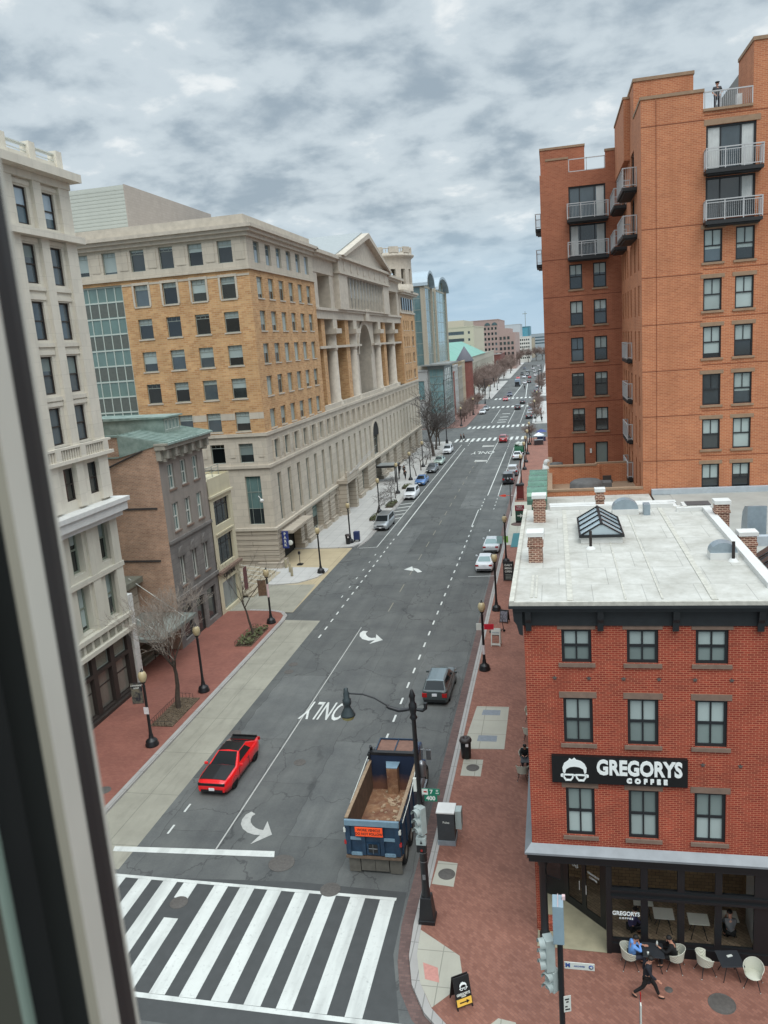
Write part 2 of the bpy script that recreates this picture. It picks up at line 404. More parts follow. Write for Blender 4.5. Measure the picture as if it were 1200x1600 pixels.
def slab(name, c, joint, var=.12, stain=.35):
    t = NT(name); p = t.pos(); b = t.new('ShaderNodeTexBrick'); t.link(p, b.inputs['Vector']); cl_ = lin(c)
    b.offset = 0; b.inputs['Scale'].default_value = 1; b.inputs['Brick Width'].default_value = joint[0]; b.inputs['Row Height'].default_value = joint[1]
    b.inputs['Mortar Size'].default_value = .02; b.inputs['Color1'].default_value = (*mul(cl_, .97), 1); b.inputs['Color2'].default_value = (*mul(cl_, 1.03), 1); b.inputs['Mortar'].default_value = (*mul(cl_, .62), 1)
    f = t.noise(p, .5, 6, .65); g = t.noise(t.scalev(p, 1.5, .25, 1), 1.2, 5, .65)
    col = t.mix(1.0, b.outputs['Color'], t.mix(t.ramp(f, .25, .75), (1-var,)*3, (1+var,)*3), 'MULTIPLY')
    col = t.mix(t.ramp(g, .52, .8, 0, stain), col, mul(cl_, .55))
    sp_ = t.noise(p, 14, 3, .7)
    col = t.mix(t.ramp(sp_, .60, .8, 0, .3), col, mul(cl_, .6))
    return t.done(col, .9)
M_ASPH = asphalt()
M_BRKP = paving('brick_paving', (.49, .325, .27), (.565, .39, .33), (.44, .32, .29), .21, rad(45))
M_BRKL = paving('brick_paving_left', (.505, .315, .27), (.545, .355, .305), (.46, .30, .26), .21, 0)
M_GUT = paving('brick_gutter', (.36, .285, .27), (.43, .34, .32), (.33, .29, .28), .24, 0)
M_LANE = slab('concrete_lane', (.565, .555, .505), (3.2, 4.5), .18, .65)
M_WALK = slab('concrete_walk', (.69, .685, .67), (1.5, 1.5), .08, .2)
M_DRIVE = slab('tan_concrete', (.665, .61, .50), (3.5, 2.9), .1, .3)
M_GRAN = slab('granite_kerb', (.61, .60, .585), (.4, 1.9), .12, .35)
def paint(name, c, wear=.5):
    t = NT(name); p = t.pos(); f = t.noise(p, 5, 6, .75); g = t.noise(p, .8, 3); cl_ = lin(c)
    col = t.mix(t.ramp(f, wear, wear+.22, 0, .85), cl_, lin((.40, .40, .395)))
    col = t.mix(t.ramp(g, .3, .7), mul(cl_, .88), col)
    tw = t.noise(t.scalev(p, 1.1, .12, 1), 1.3, 4, .6); col = t.mix(t.ramp(tw, .48, .72, 0, .38), col, lin((.50, .505, .495)))
    return t.done(col, .75)
M_PAINT = paint('road_paint', (.80, .81, .79), .55)
M_WORN = paint('worn_road_paint', (.70, .70, .68), .50)
M_YEL = paint('worn_yellow_paint', (.52, .50, .43), .40)
M_PATCH = plain('new_asphalt', (.265, .272, .272), .9, var=.12, scale=2)
M_IRON = plain('cast_iron', (.33, .315, .30), .75, var=.25, scale=9)
M_BLACK = plain('black_paint', (.10, .105, .115), .42, var=.15, scale=5)
M_RUBBER = plain('rubber', (.085, .085, .09), .8, var=0)
# ------------------------------------------------------------------ ground, road, pavements
m = MB(); m.quad((-4000, -600, -.12), (4000, -600, -.12), (4000, 6000, -.12), (-4000, 6000, -.12))
structure(m.build('ground', plain('city_ground', (.46, .45, .43), .95, var=.25, scale=.05)))
m = MB(); m.quad((-140, -40, 0), (80, -40, 0), (80, 1500, 0), (-140, 1500, 0))
structure(m.build('road', M_ASPH))
m = MB(); m.poly([(-26, 28.9, .004), (-26, 22.0, .004), (-5.6, 21.6, .004), (-6.75, 26, .004), (-6.85, 29.6, .004), (-12, 29.75, .004)])
structure(m.build('road_patch', M_PATCH))
m = MB(); m.quad((-23.95, 29.6, .005), (-20.75, 29.7, .005), (-20.65, 63.6, .005), (-23.95, 63.8, .005))
structure(m.build('concrete_lane', M_LANE))
# right pavement
kerb = [(-6.17, 184), (-6.17, 33), (-6.2, 27.6), (-6.1, 25.9), (-5.75, 24.5), (-5.1, 23.3), (-4.2, 22.4), (-2.5, 21.7), (0, 21.4), (60, 21.4)]
inner = [(-5.85, 184), (-5.85, 33), (-5.88, 27.6), (-5.8, 26.0), (-5.47, 24.65), (-4.87, 23.52), (-4.05, 22.7), (-2.42, 22.02), (0, 21.72), (60, 21.72)]
m = MB()
for i in range(len(kerb)-1):
    m.extr([(*kerb[i], -.1), (*kerb[i+1], -.1), (*inner[i+1], -.1), (*inner[i], -.1)], (0, 0, .24), 0)
structure(m.build('kerb', M_GRAN))
m = MB(); m.prism([(60, 21.72), (60, 184), (-5.85, 184)]+inner[1:-1], -.1, .13)
structure(m.build('pavement', M_BRKP))
m = MB()
for i in range(len(kerb)-3):
    a, b = kerb[i], kerb[i+1]; off = .52
    def outp(p, k): 
        return (p[0]-off, p[1]) if k < 3 else (p[0]-off*.8, p[1]-off*.45)
    m.quad((*outp(a, i), .007), (*a, .007), (*b, .007), (*outp(b, i+1), .007))
structure(m.build('gutter', M_GUT))
m = MB()
def flat(ps, z, mb=None, mi=0): (mb or m).poly([(p[0], p[1], z) for p in ps], mi)
flat([(-5.86, 27.3), (-5.8, 26.0), (-5.47, 24.65), (-4.87, 23.55), (-3.85, 24.75), (-4.15, 26.1)], .136)
flat([(-3.5, 22.25), (-2.42, 22.05), (-1.5, 22.0), (-1.9, 23.3), (-2.5, 23.4)], .136)
flat([(-5.75, 44.9-3.0), (-3.35, 42.0), (-3.35, 47.4), (-5.4, 47.4)], .136)
flat([(-5.55, 39.0), (-4.45, 39.0), (-4.45, 40.75), (-5.55, 40.75)], .136)
flat([(-5.82, 30.1), (-4.85, 30.0), (-4.85, 31.6), (-5.75, 31.7)], .136)
flat([(-5.84, 99.5), (-1.1, 99.5), (-1.1, 112), (-5.84, 112)], .136)
flat([(-5.84, 88), (-4.2, 88), (-4.2, 99.5), (-5.84, 99.5)], .136)
structure(m.build('concrete_panels', slab('concrete_panel', (.645, .635, .585), (2.4, 1.75), .08, .2)))
m = MB()
for y in (41.95+.9, 46.2): m.quad((-5.0, y, .139), (-3.85, y, .139), (-3.85, y+.72, .139), (-4.95, y+.72, .139))
structure(m.build('steel_plates', plain('grey_steel', (.50, .525, .55), .6, .3, .15, 6)))
m = MB(); flat([(-5.5, 25.6), (-4.9, 25.4), (-4.75, 24.7), (-5.3, 24.8)], .14)
structure(m.build('tactile_paving', plain('pink_tactile', (.70, .50, .46), .8, var=.15, scale=8)))
# left pavements
m = MB()
kl = [(-24.25, -20), (-24.25, 63.4), (-24.4, 64.6), (-24.9, 65.4), (-26.0, 65.85), (-28.2, 66.0), (-30.3, 65.8), (-60, 65.8), (-60, -20)]
kerbl = [(-23.9, -20), (-23.9, 63.5), (-24.08, 64.75), (-24.7, 65.7), (-25.9, 66.2), (-28.2, 66.35)]
inl = kl[:6]
m.prism(kl, -.1, .13)
structure(m.build('pavement_left', M_BRKL))
m = MB()
for i in range(len(kerbl)-1): m.extr([(*kerbl[i], -.1), (*kerbl[i+1], -.1), (*inl[i+1], -.1), (*inl[i], -.1)][::-1], (0, 0, .24))
m.extr([(-23.25, 88.4, -.1), (-23.25, 179, -.1), (-22.95, 179, -.1), (-22.65, 93.0, -.1), (-22.75, 91.0, -.1)][::-1], (0, 0, .24))
structure(m.build('kerb_left', M_GRAN))
m = MB(); flat([(-60, 65.8), (-23.9, 65.8), (-23.9, 88.5), (-60, 88.5)], .02)
structure(m.build('driveway', M_DRIVE))
m = MB(); flat([(-60, 65.85), (-23.95, 65.85), (-24.2, 74.2), (-60, 74.2)], .026)
structure(m.build('driveway_apron', M_LANE))
m = MB()
m.prism([(-34, 74.0), (-28.5, 74.0), (-26.2, 74.6), (-24.75, 76.4), (-24.25, 78.6), (-24.35, 79.6), (-25.2, 80.0), (-30.2, 80.4), (-34, 80.4)], -.1, .13)
m.prism([(-32, 88.4), (-26, 88.4), (-24.0, 88.9), (-23.25, 90.6), (-23.25, 182), (-24.0, 184.5), (-60, 184.5), (-60, 182), (-30.2, 182), (-32, 100)], -.1, .13)
structure(m.build('pavement_concrete', M_WALK))
# the far blocks
m = MB()
m.prism([(-60, 213.5), (-24.8, 213.5), (-23.4, 215), (-23.4, 284), (-24.6, 286), (-60, 286)], -.1, .13)
m.prism([(-60, 309), (-23.4, 309), (-23.4, 428), (-60, 428)], -.1, .13, 1)
m.prism([(-60, 450), (-23.4, 450), (-23.4, 800), (-60, 800)], -.1, .13, 1)
m.prism([(60, 213.5), (60, 284), (-5.0, 284), (-5.85, 282), (-5.85, 215), (-5, 213.5)], -.1, .13, 1)
m.prism([(60, 309), (60, 428), (-5.85, 428), (-5.85, 309)], -.1, .13, 1)
m.prism([(60, 450), (60, 800), (-5.85, 800), (-5.85, 450)], -.1, .13, 1)
structure(m.build('far_pavement', [paving('far_brick_paving', (.50, .38, .35), (.56, .43, .40), (.5, .4, .37), .21, 0), M_WALK]))
# ------------------------------------------------------------------ markings
m = MB()
zt = .009
xs = [(-22.0, -21.4), (-20.72, -20.08), (-19.42, -18.76), (-18.15, -17.47), (-16.98, -16.32), (-15.62, -14.96), (-14.38, -13.7), (-13.08, -12.42), (-11.78, -11.12), (-10.52, -9.9), (-9.24, -8.58), (-7.92, -7.27)]
for i, (a, b) in enumerate(xs):
    y0, y1 = 23.07-.22*(a+22.6)/17.1, 29.21-.2*(a+22.6)/15.4
    if i == 4:
        m.quad((a-.15, y1-1.0, zt), (b-.15, y1-1.0, zt), (b-.15, y1, zt), (a-.15, y1, zt))
        m.quad((a, y0, zt), (b, y0, zt), (b, 26.9, zt), (a, 26.9, zt)); continue
    m.quad((a, y0, zt), (b, y0, zt), (b, y1, zt), (a, y1, zt))
m.quad((-22.6, 29.22, zt), (-7.22, 29.02, zt), (-7.22, 29.2, zt), (-22.6, 29.42, zt))
m.quad((-22.6, 22.82, zt), (-5.45, 22.62, zt), (-5.5, 22.84, zt), (-22.6, 23.06, zt))
structure(m.build('crosswalk', M_PAINT))
m = MB(); m.quad((-21.8, 30.98, zt), (-13.55, 31.34, zt), (-13.68, 31.78, zt), (-21.9, 31.36, zt))
structure(m.build('stop_line', M_PAINT))
m = MB()
mw = MB(); mw.quad((-16.68, 31.6, zt), (-16.6, 31.6, zt), (-16.5, 62, zt), (-16.57, 62, zt)); structure(mw.build('worn_lane_line', M_WORN))
def dashes(x, y0, y1, L, gap, wdt=.13):
    y = y0
    while y < y1: m.quad((x-wdt/2, y, zt), (x+wdt/2, y, zt), (x+wdt/2, y+L, zt), (x-wdt/2, y+L, zt)); y += L+gap
for y in (32.6, 34.5): m.quad((-19.73, y, zt), (-19.62, y, zt), (-19.62, y+.75, zt), (-19.73, y+.75, zt))
dashes(-19.6, 59.5, 93.5, .75, 1.15); m.quad((-19.58, 94.2, zt), (-19.42, 94.2, zt), (-19.2, 172, zt), (-19.34, 172, zt))
m.quad((-21.0, 88.6, zt), (-20.9, 88.6, zt), (-20.55, 178, zt), (-20.65, 178, zt))
dashes(-20.4, 70, 88, .6, 2.4, .09)
m.quad((-23.0, 88.3, zt), (-20.9, 88.7, zt), (-20.9, 88.82, zt), (-23.0, 88.42, zt))
dashes(-10.5, 40.2, 98, .95, 1.55)
m.quad((-10.7, 98, zt), (-10.6, 98, zt), (-10.6, 108, zt), (-10.7, 108, zt))
dashes(-10.4, 108, 117, .8, 1.5)
m.quad((-10.22, 118, zt), (-10.08, 118, zt), (-9.88, 164, zt), (-10.02, 164, zt)); dashes(-9.9, 166, 182, .9, 1.6)
m.quad((-8.62, 117.3, zt), (-8.52, 117.3, zt), (-8.48, 170, zt), (-8.58, 170, zt)); m.quad((-8.6, 117.2, zt), (-6.3, 117.5, zt), (-6.3, 117.65, zt), (-8.6, 117.35, zt))
dashes(-8.55, 108, 117, .8, 1.5, .1); dashes(-8.2, 86, 98, .9, 2.2, .1)
m.quad((-8.9, 76.3, zt), (-6.3, 76.5, zt), (-6.3, 76.6, zt), (-8.9, 76.4, zt))
m.quad((-12.9, 150, zt), (-12.78, 150, zt), (-12.55, 182, zt), (-12.67, 182, zt)); dashes(-19.0, 176, 183, 1.6, 1.2)
m.quad((-12.4, 218, zt), (-12.25, 218, zt), (-12.0, 275, zt), (-12.15, 275, zt)); m.quad((-17.2, 222, zt), (-17.05, 222, zt), (-17.0, 262, zt), (-17.15, 262, zt))
m.quad((-9.2, 218, zt), (-9.08, 218, zt), (-8.9, 282, zt), (-9.02, 282, zt))
m.quad((-15.6, 312, zt), (-15.35, 312, zt), (-13.8, 420, zt), (-14.1, 420, zt)); m.quad((-10.6, 312, zt), (-10.35, 312, zt), (-12.2, 400, zt), (-12.5, 400, zt))
for y in (103, 105.5, 108, 110.5, 113): m.quad((-22.8, y, zt), (-20.95, y+1.1, zt), (-20.95, y+1.5, zt), (-22.8, y+.4, zt))
structure(m.build('lane_lines', M_PAINT))
m = MB(); dashes(-15.0, 66, 150, 2.4, 3.2, .1)
structure(m.build('worn_lane_line', M_YEL))
m = MB()
def far_cross(y0, y1, x0, x1, step, wd, lean=.6):
    x = x0
    while x < x1: m.quad((x, y0, zt), (x+wd, y0, zt), (x+wd+lean, y1, zt), (x+lean, y1, zt)); x += step
far_cross(183, 188.6, -23.0, -6.6, 1.28, .62, .1); far_cross(209, 214.5, -22.6, -6.4, 1.28, .62, .1)
far_cross(268, 274, -22, -6.6, 1.6, .8, .1); far_cross(304, 310, -22, -6.6, 1.6, .8, .1)
for y in (222, 228, 236, 246): m.quad((-15.6, y, zt), (-13.2, y, zt), (-13.2, y+1.2, zt), (-15.6, y+1.2, zt))
structure(m.build('far_crosswalks', M_PAINT))
# turn arrows, drawn for traffic coming towards the viewer
def ground_poly(px, z=zt): return [at(a, b, z) for a, b in px]
m = MB()
def strip(px, wd):
    pts = [Vector(at(a, b, zt)) for a, b in px]
    L, R_ = [], []
    for i, p in enumerate(pts):
        d = (pts[min(i+1, len(pts)-1)]-pts[max(0, i-1)]); d.normalize(); n = Vector((-d.y, d.x, 0)); L.append(p+n*wd[i]/2); R_.append(p-n*wd[i]/2)
    for i in range(len(pts)-1): m.quad(L[i], R_[i], R_[i+1], L[i+1])
strip([(396, 1270), (389, 1274), (385, 1280), (384, 1286), (387, 1292), (393, 1297), (401, 1300), (410, 1301)], [.36, .40, .45, .5, .52, .5, .46, .4])
m.poly(ground_poly([(418, 1283), (425, 1304), (391, 1319), (409, 1302)], .012)[::-1])
structure(m.build('turn_arrow', M_WORN))
m = MB()
strip([(571, 986), (567, 989), (567, 993), (571, 997), (578, 999), (587, 998)], [.45, .5, .55, .6, .6, .5]); m.poly(ground_poly([(588, 991), (598, 1000), (577, 1006), (587, 999)], .012))
structure(m.build('turn_arrow', M_PAINT))
m = MB()
strip([(656, 894), (650, 889.5), (643, 888)], [.5, .5, .45]); m.poly(ground_poly([(644, 885), (631, 890), (646, 892)], .012))
structure(m.build('turn_arrow', M_PAINT))
m = MB()
for c in ((752, 720), (763, 697)): 
    p = at(*c, zt); m.poly([(p[0]-1.3, p[1]-1.1, zt), (p[0]+1.3, p[1]-1.0, zt), (p[0]+1.3, p[1]+.6, zt), (p[0]-1.3, p[1]+1.4, zt)])
structure(m.build('far_arrow', M_WORN))
def road_word(px, py, size, sx, mat):
    p = at(px, py, zt); o = text('road_lettering', 'ONLY', size, Matrix.Translation(p) @ Matrix.Rotation(PI, 4, 'Z') @ Matrix.Rotation(rad(-2), 4, 'Z'), mat, None, .001, .03, sx=sx)
    return structure(o)
road_word(509, 1109, 3.6, .30, M_PAINT); road_word(755, 707, 5.2, .34, M_PAINT)
# iron covers
def cover(x, y, r, z=.012, lab=''):
    b = MB(); b.lathe((0, 0, 0), [(0, .004), (r*.86, .004), (r*.88, .0), (r*.93, 0), (r*.95, .006), (r, .006), (r, -.006)], 28)
    o = b.build('manhole_cover', M_IRON); o.location = (x, y, z); tag(o, lab, 'manhole cover', 'iron covers set in the road and pavement')
cover(-13.05, 30.95, .62, lab='wide iron manhole cover in the asphalt at the right end of the stop line')
cover(-10.25, 29.4, .46, lab='iron manhole cover breaking the top edge line of the crosswalk, behind the truck')
cover(-16.75, 27.85, .40, lab='iron manhole cover inside the crosswalk between the pieces of the cut stripe')
cover(-15.0, 39.9, .36, lab='iron manhole cover in the lane beside the red coupe')
cover(-20.3, 43.1, .38, lab='iron manhole cover at the edge of the concrete lane behind the red coupe')
cover(-25.2, 35.9, .40, .136, lab='iron manhole cover in the red pavement next to the window frame')
cover(5.1, 25.0, .46, .136, lab='round patterned iron cover in the brick pavement in front of the cafe')
cover(3.4, 25.4, .14, .136, lab='tiny iron cap in the brick pavement in front of the cafe')
cover(-4.95, 39.85, .36, .142, lab='iron cover in a concrete square below the litter bin')
cover(-5.25, 30.8, .38, .142, lab='iron cover in a concrete square beside the traffic signal post')
cover(-19.9, 52.6, .36, lab='nearer of two iron covers side by side at the concrete lane edge')
cover(-20.0, 54.0, .36, lab='farther of two iron covers side by side at the concrete lane edge')
# ------------------------------------------------------------------ building materials
G_DARK = glassy('dark_glass', (.17, .19, .195)); G_BLUE = glassy('blue_grey_glass', (.34, .42, .46), .08)
G_SMOKE = glassy('smoke_glass', (.10, .115, .12), .05); G_BLUED = glassy('slate_glass', (.27, .31, .33), .06); G_GREEN = glassy('green_glass', (.36, .45, .44), .10); G_BLIND = glassy('blind_glass', (.62, .67, .66), .25, .4, .1)
G_BLINDG = glassy('grey_blind_glass', (.46, .51, .50), .25, .4, .12); G_WHITE = glassy('bright_glass', (.66, .73, .78), .12, .6, .1)
F_BLACK = plain('black_window_frame', (.13, .14, .15), .5, var=0); F_WHITE = plain('white_window_frame', (.78, .79, .76), .5, var=0)
F_GREY = plain('grey_window_frame', (.55, .58, .55), .5, var=0); F_BROWN = plain('dark_brown_frame', (.20, .175, .16), .55, var=.1)
F_GREEN = plain('sage_window_frame', (.50, .53, .48), .5, var=0)
INNER = plain('dark_interior', (.10, .10, .10), .9, var=0)
S_WHITE = stone('pale_limestone', (.81, .785, .73), (1.35, .85), .07, .012, .84, streak=.22)
S_TRIM = plain('pale_limestone_trim', (.815, .79, .735), .85, var=.12, scale=2)
S_LOW = stone('grey_painted_iron', (.76, .745, .69), (2.7, 3.2), .06, .012, .85, streak=.25)
S_BIG = stone('buff_limestone', (.735, .70, .64), (1.5, .75), .10, .02, .78, streak=.25)
S_BIGT = plain('buff_limestone_trim', (.725, .69, .635), .85, var=.16, scale=1.5)
S_BASE = stone('banded_limestone', (.68, .64, .58), (6, .62), .08, .05, .62, streak=.3)
B_BUFF = brick('buff_brick', (.79, .63, .445), (.69, .51, .34), (.76, .66, .53), .6, .2, .02, .2, .4)
B_OLD = brick('old_orange_brick', (.73, .57, .465), (.61, .465, .38), (.72, .64, .57), .30, .11, .02, .3, .6)
B_RED = brick('red_brick', (.615, .24, .165), (.515, .18, .125), (.72, .48, .37), .215, .078, .010, .22, .7)
B_ORANGE = brick('orange_brick', (.735, .46, .31), (.66, .385, .255), (.75, .56, .43), .30, .10, .014, .17, .35)
B_RUST = brick('rust_brick', (.64, .385, .275), (.57, .32, .225), (.64, .46, .36), .30, .10, .012, .16, .35)
B_CHIM = brick('chimney_brick', (.50, .28, .22), (.36, .22, .18), (.74, .64, .56), .225, .085, .018, .35, 2.5)
LINTEL = plain('brownstone', (.475, .395, .345), .85, var=.18, scale=4)
LINTEL2 = plain('tan_stone', (.575, .475, .385), .85, var=.15, scale=3)
WHITEC = plain('white_metal', (.80, .80, .785), .6, var=.08, scale=2)
BALC = plain('grey_balcony_rail', (.70, .70, .70), .5, var=.05)
BALCD = plain('black_balcony_steel', (.13, .135, .14), .6, var=.1)
ROOFG = plain('grey_roof', (.52, .53, .52), .9, var=.2, scale=.4)
COPPER = None
def holes_grid(u0, du, w, n, rows): return [(u0+i*du, u0+i*du+w, a, b) for i in range(n) for a, b in rows]
A90, A0, AM90 = PI/2, 0.0, -PI/2
def wbuild(mb, name, mats, p, **k): return mb.build(name, mats, p, world=True, **k)
# ================================================================== pale stone office on the left
b = thing('office_building', 'tall pale limestone office building with double-hung windows and balustrade, nearest on the left', 'building', (-41, 35, 0))
M1 = frameM((-30.3, 20, 0), A90); E = 29.1
top = MB(M1); low = MB(M1)
cols = [26.48-2.71*k for k in range(9)]
rows = [(31.85, 34.0), (28.45, 30.75), (25.1, 27.4), (21.8, 24.1), (18.65, 20.95)]
hu = [(c, c+1.17, a, d) for c in cols for a, d in rows]
h6 = [(c+.45, c+1.55, 15.0, 17.1) for c in cols]
top.facade(E, 14.2, 36.0, hu+h6, .22)
hl = [(c+.55, c+1.95, a, d) for c in [26.48-3.38*k for k in range(7)] for a, d in ((10.2, 13.3), (6.2, 9.3))]
low.facade(E, 4.9, 14.2, hl, .55)
for c in cols:
    top.box(c-1.17, -.24, 14.5, c-.38, .05, 34.9)
    for a, d in rows: top.box(c-.38, -.10, a-.42, c+1.55, .02, a-.16); top.box(c-.3, -.07, d+.1, c+1.47, .02, d+.34)
top.box(E-1.15, -.24, 14.5, E, .05, 34.9)
for z, h, p_ in ((34.9, .5, .95), (31.15, .42, .62), (17.45, .22, .5), (18.35, .14, .42)): top.box(-.2, -p_, z, E+min(p_, .5), .05, z+h)
top.box(-.2, -.30, 34.45, E+.1, .03, 34.9)
for u in [E-.25-.27*k for k in range(100)]:
    if (E-u) % 2.7 > .55: top.box(u-.05, -.36, 17.67, u+.05, -.24, 18.35)
for u in [E-.3-2.7*k for k in range(10)]: top.box(u-.3, -.44, 17.67, u+.3, -.1, 18.5)
wbuild(top, 'upper_wall', S_WHITE, b)
for c in [26.48-3.38*k for k in range(7)]:
    low.box(c-1.15, -.2, 4.9, c-.25, .05, 13.4); low.lathe((c-.7, -.1, 9.6), [(.12, 0), (.12, 3.2)], 8)
low.box(E-.9, -.2, 4.9, E, .05, 13.4)
for z, h, p_ in ((9.45, .35, .25), (5.75, .3, .35), (4.75, .3, .45), (5.05, .7, .18)): low.box(-.2, -p_, z, E+.15, .05, z+h)
for u in [E-.6-.95*k for k in range(28)]: low.box(u-.3, -.23, 5.15, u+.3, -.17, 5.65, 1)
wbuild(low, 'lower_wall', [S_LOW, plain('carved_panel', (.52, .51, .46), .9, var=.4, scale=12)], b)
c_ = MB(M1); c_.box(-.2, -.95, 13.45, E+.5, .3, 14.05); c_.box(-.2, -1.1, 14.05, E+.65, .3, 14.35); c_.box(-.2, -.6, 13.05, E+.3, .05, 13.45)
wbuild(c_, 'cornice', [WHITEC], b)
windows(b, M1, [h for h in hu if h[2] > 31], .22, t=.09, trans=(.5,), ft=.09, fm=F_BROWN, pm=G_BLUE, bm=G_WHITE, blinds=(.5, .7))  # top row: pale sky reflection painted in as blue and white pane colours
windows(b, M1, [h for h in hu if h[2] < 31], .22, t=.09, trans=(.5,), ft=.09, fm=F_BROWN, pm=G_BLUED, bm=G_BLINDG, blinds=(0, .45, .75, .5, 0))
windows(b, M1, h6, .22, t=.09, trans=(.5,), ft=.09, fm=F_BROWN, pm=G_DARK, blinds=(0,))
windows(b, M1, hl, .55, t=.13, trans=(.5,), mull=(.5,), ft=.1, fm=F_GREEN, pm=G_DARK, bm=G_BLIND, blinds=(.5, .8, .3), name='bay_window')
r = MB(M1)
for u in [E-.35-2.75*k for k in range(11)]: r.box(u-.3, -.12, 35.4, u+.3, .5, 36.75)
wbuild(r, 'parapet', S_TRIM, b)
r = MB(M1)
for z in (35.65, 35.9, 36.15, 36.4): r.box(.0, .1, z, E-.65, .16, z+.05)
r.box(.0, .05, 36.5, E-.65, .2, 36.58); wbuild(r, 'railing', F_WHITE, b)
s = MB(M1); hs = [(u, u+1.75, .5, 3.1) for u in [E-2.35-2.25*k for k in range(11)]]; ht = [(a, b_, 3.35, 4.45) for a, b_, _, _ in hs]
s.facade(E, 0, 4.9, hs+ht, .3); s.box(-.1, -.25, 0, E, .05, .35)
wbuild(s, 'shopfront', F_BROWN, b)
windows(b, M1, hs, .3, name='shop_window', t=.07, fm=F_BROWN, pm=glassy('shop_glass', (.40, .40, .37), .1), trans=(.62,)); windows(b, M1, ht, .3, name='transom_panel', t=.06, fm=F_GREY, pm=MATS['carved_panel'])
k = MB(); k.box(-52, 19.9, 0, -31.0, 49.0, 35.3); wbuild(k, 'core', [INNER], b)
k = MB(); k.box(-52, 49.02, 0, -30.35, 49.1, 35.0); k.box(-52, 19.8, 35.3, -30.5, 49.0, 35.5); wbuild(k, 'side_wall', [S_WHITE], b)
# ================================================================== entrance between the buildings
b = thing('entrance_annex', 'low recessed entrance annex with flat roof and glass canopy hung on white tie rods', 'entrance', (-33, 52.5, .13))
k = MB(); k.box(-46, 49.2, .1, -33.6, 56.4, 6.0); wbuild(k, 'wall', S_BASE, b)
k = MB(); k.box(-46, 49.15, 6.0, -33.0, 56.45, 6.45); wbuild(k, 'roof', plain('mossy_roof', (.47, .47, .42), .9, var=.25, scale=1), b)
k = MB(); k.box(-30.9, 49.35, .1, -30.25, 50.0, 7.1); wbuild(k, 'pillar', plain('white_painted_post', (.78, .78, .76), .8, var=.15, scale=2), b)
k = MB(); k.box(-33.4, 50.3, 3.15, -28.6, 50.42, 3.4); k.box(-33.4, 56.2, 3.15, -28.6, 56.32, 3.4); k.box(-28.72, 50.42, 3.15, -28.6, 56.2, 3.4)
for y in (51.9, 53.4, 54.9): k.box(-33.4, y, 3.2, -28.72, y+.06, 3.32)
cf = wbuild(k, 'canopy', plain('canopy_steel', (.46, .48, .46), .5, .2), b)
k = MB(); k.quad((-33.4, 50.42, 3.36), (-28.72, 50.42, 3.36), (-28.72, 56.2, 3.36), (-33.4, 56.2, 3.36)); wbuild(k, 'canopy_glass', plain('frosted_canopy_glass', (.52, .55, .53), .2, var=.2, scale=1), b)
k = MB(); k.tube([(-33.6, 51.0, 6.6), (-29.2, 51.4, 3.4)], .035, 6); wbuild(k, 'tie_rod', F_WHITE, b)
k = MB(); k.tube([(-33.6, 55.3, 6.6), (-29.2, 55.3, 3.4)], .035, 6); wbuild(k, 'tie_rod', F_WHITE, b)
k = MB(); k.box(-33.6, 50.6, .13, -33.5, 52.4, 2.7); wbuild(k, 'door', [G_DARK], b)
k = MB(); 
for i in range(3): k.box(-33.5+i*.0, 53.0, .13, -31.8-i*.4, 56.3, .3+.17*i)
wbuild(k, 'steps', M_LANE, b)
k = MB()
for y in (54.3,):
    for x in (-31.6, -30.4): k.tube([(x, y, .13), (x, y, 1.15)], .03, 6)
    for z in (.55, .85, 1.15): k.tube([(-31.6, y, z), (-30.4, y, z)], .025, 6)
wbuild(k, 'handrail', M_BLACK, b)
# ================================================================== brownstone row house with copper roof
t = NT('green_copper'); p = t.pos(); f = t.noise(p, 1.2, 6, .65)
cc = t.mix(t.ramp(f, .3, .7), lin((.40, .48, .45)), lin((.58, .64, .61))); t.done(cc, .6)
COPPER = MATS['green_copper']
b = thing('row_house', 'four storey brownstone house with bare brick side wall and green copper roof', 'building', (-38, 60.5, 0))
M2 = frameM((-30.3, 56.5, 0), A90); H = 8.1
f1 = MB(M2)
cx = [1.35, 3.6, 5.85]
ha = [(c, c+1.0, a, d) for c in cx for a, d in ((13.2, 15.25), (9.75, 12.05))]; hb = [(c+.08, c+.95, 5.1, 7.6) for c in cx]
f1.facade(H, 9.1, 16.2, ha, .22); wbuild(f1, 'upper_front', stone('brown_plaster', (.545, .515, .485), (9, 9), .15, .001, 1, streak=.4), b)
f2 = MB(M2); hg = [(.8, 2.6, .6, 3.4), (3.4, 5.0, .1, 3.3), (5.6, 7.4, .6, 3.4)]; f2.facade(H, 0, 9.1, hb+hg, .25)
f2.box(0, -.16, 8.95, H, .02, 9.2); f2.box(0, -.2, 4.2, H, .02, 4.5)
for c in cx:
    f2.box(c-.18, -.14, 7.62, c+1.2, .02, 7.8)
    f2.lathe((0, 0, 0), [], 3) if False else None
    arc = [(c+.515+.62*math.cos(q), -.16, 7.8+.62*math.sin(q)) for q in [PI*i/8 for i in range(9)]]
    f2.extr(arc, (0, .18, 0))
wbuild(f2, 'lower_front', stone('grey_brownstone', (.455, .44, .425), (1.1, .45), .15, .02, .75, streak=.4), b)
windows(b, M2, ha, .22, t=.10, trans=(.5,), mull=(.5,), ft=.09, fm=F_WHITE, pm=G_GREEN, sill=True, sm=LINTEL)
windows(b, M2, hb, .25, t=.10, mull=(.5,), ft=.09, fm=F_WHITE, pm=G_DARK, name='arched_hood_window', sill=True, sm=LINTEL)
windows(b, M2, hg, .25, t=.12, trans=(.75,), fm=F_BROWN, pm=G_DARK, name='ground_window')
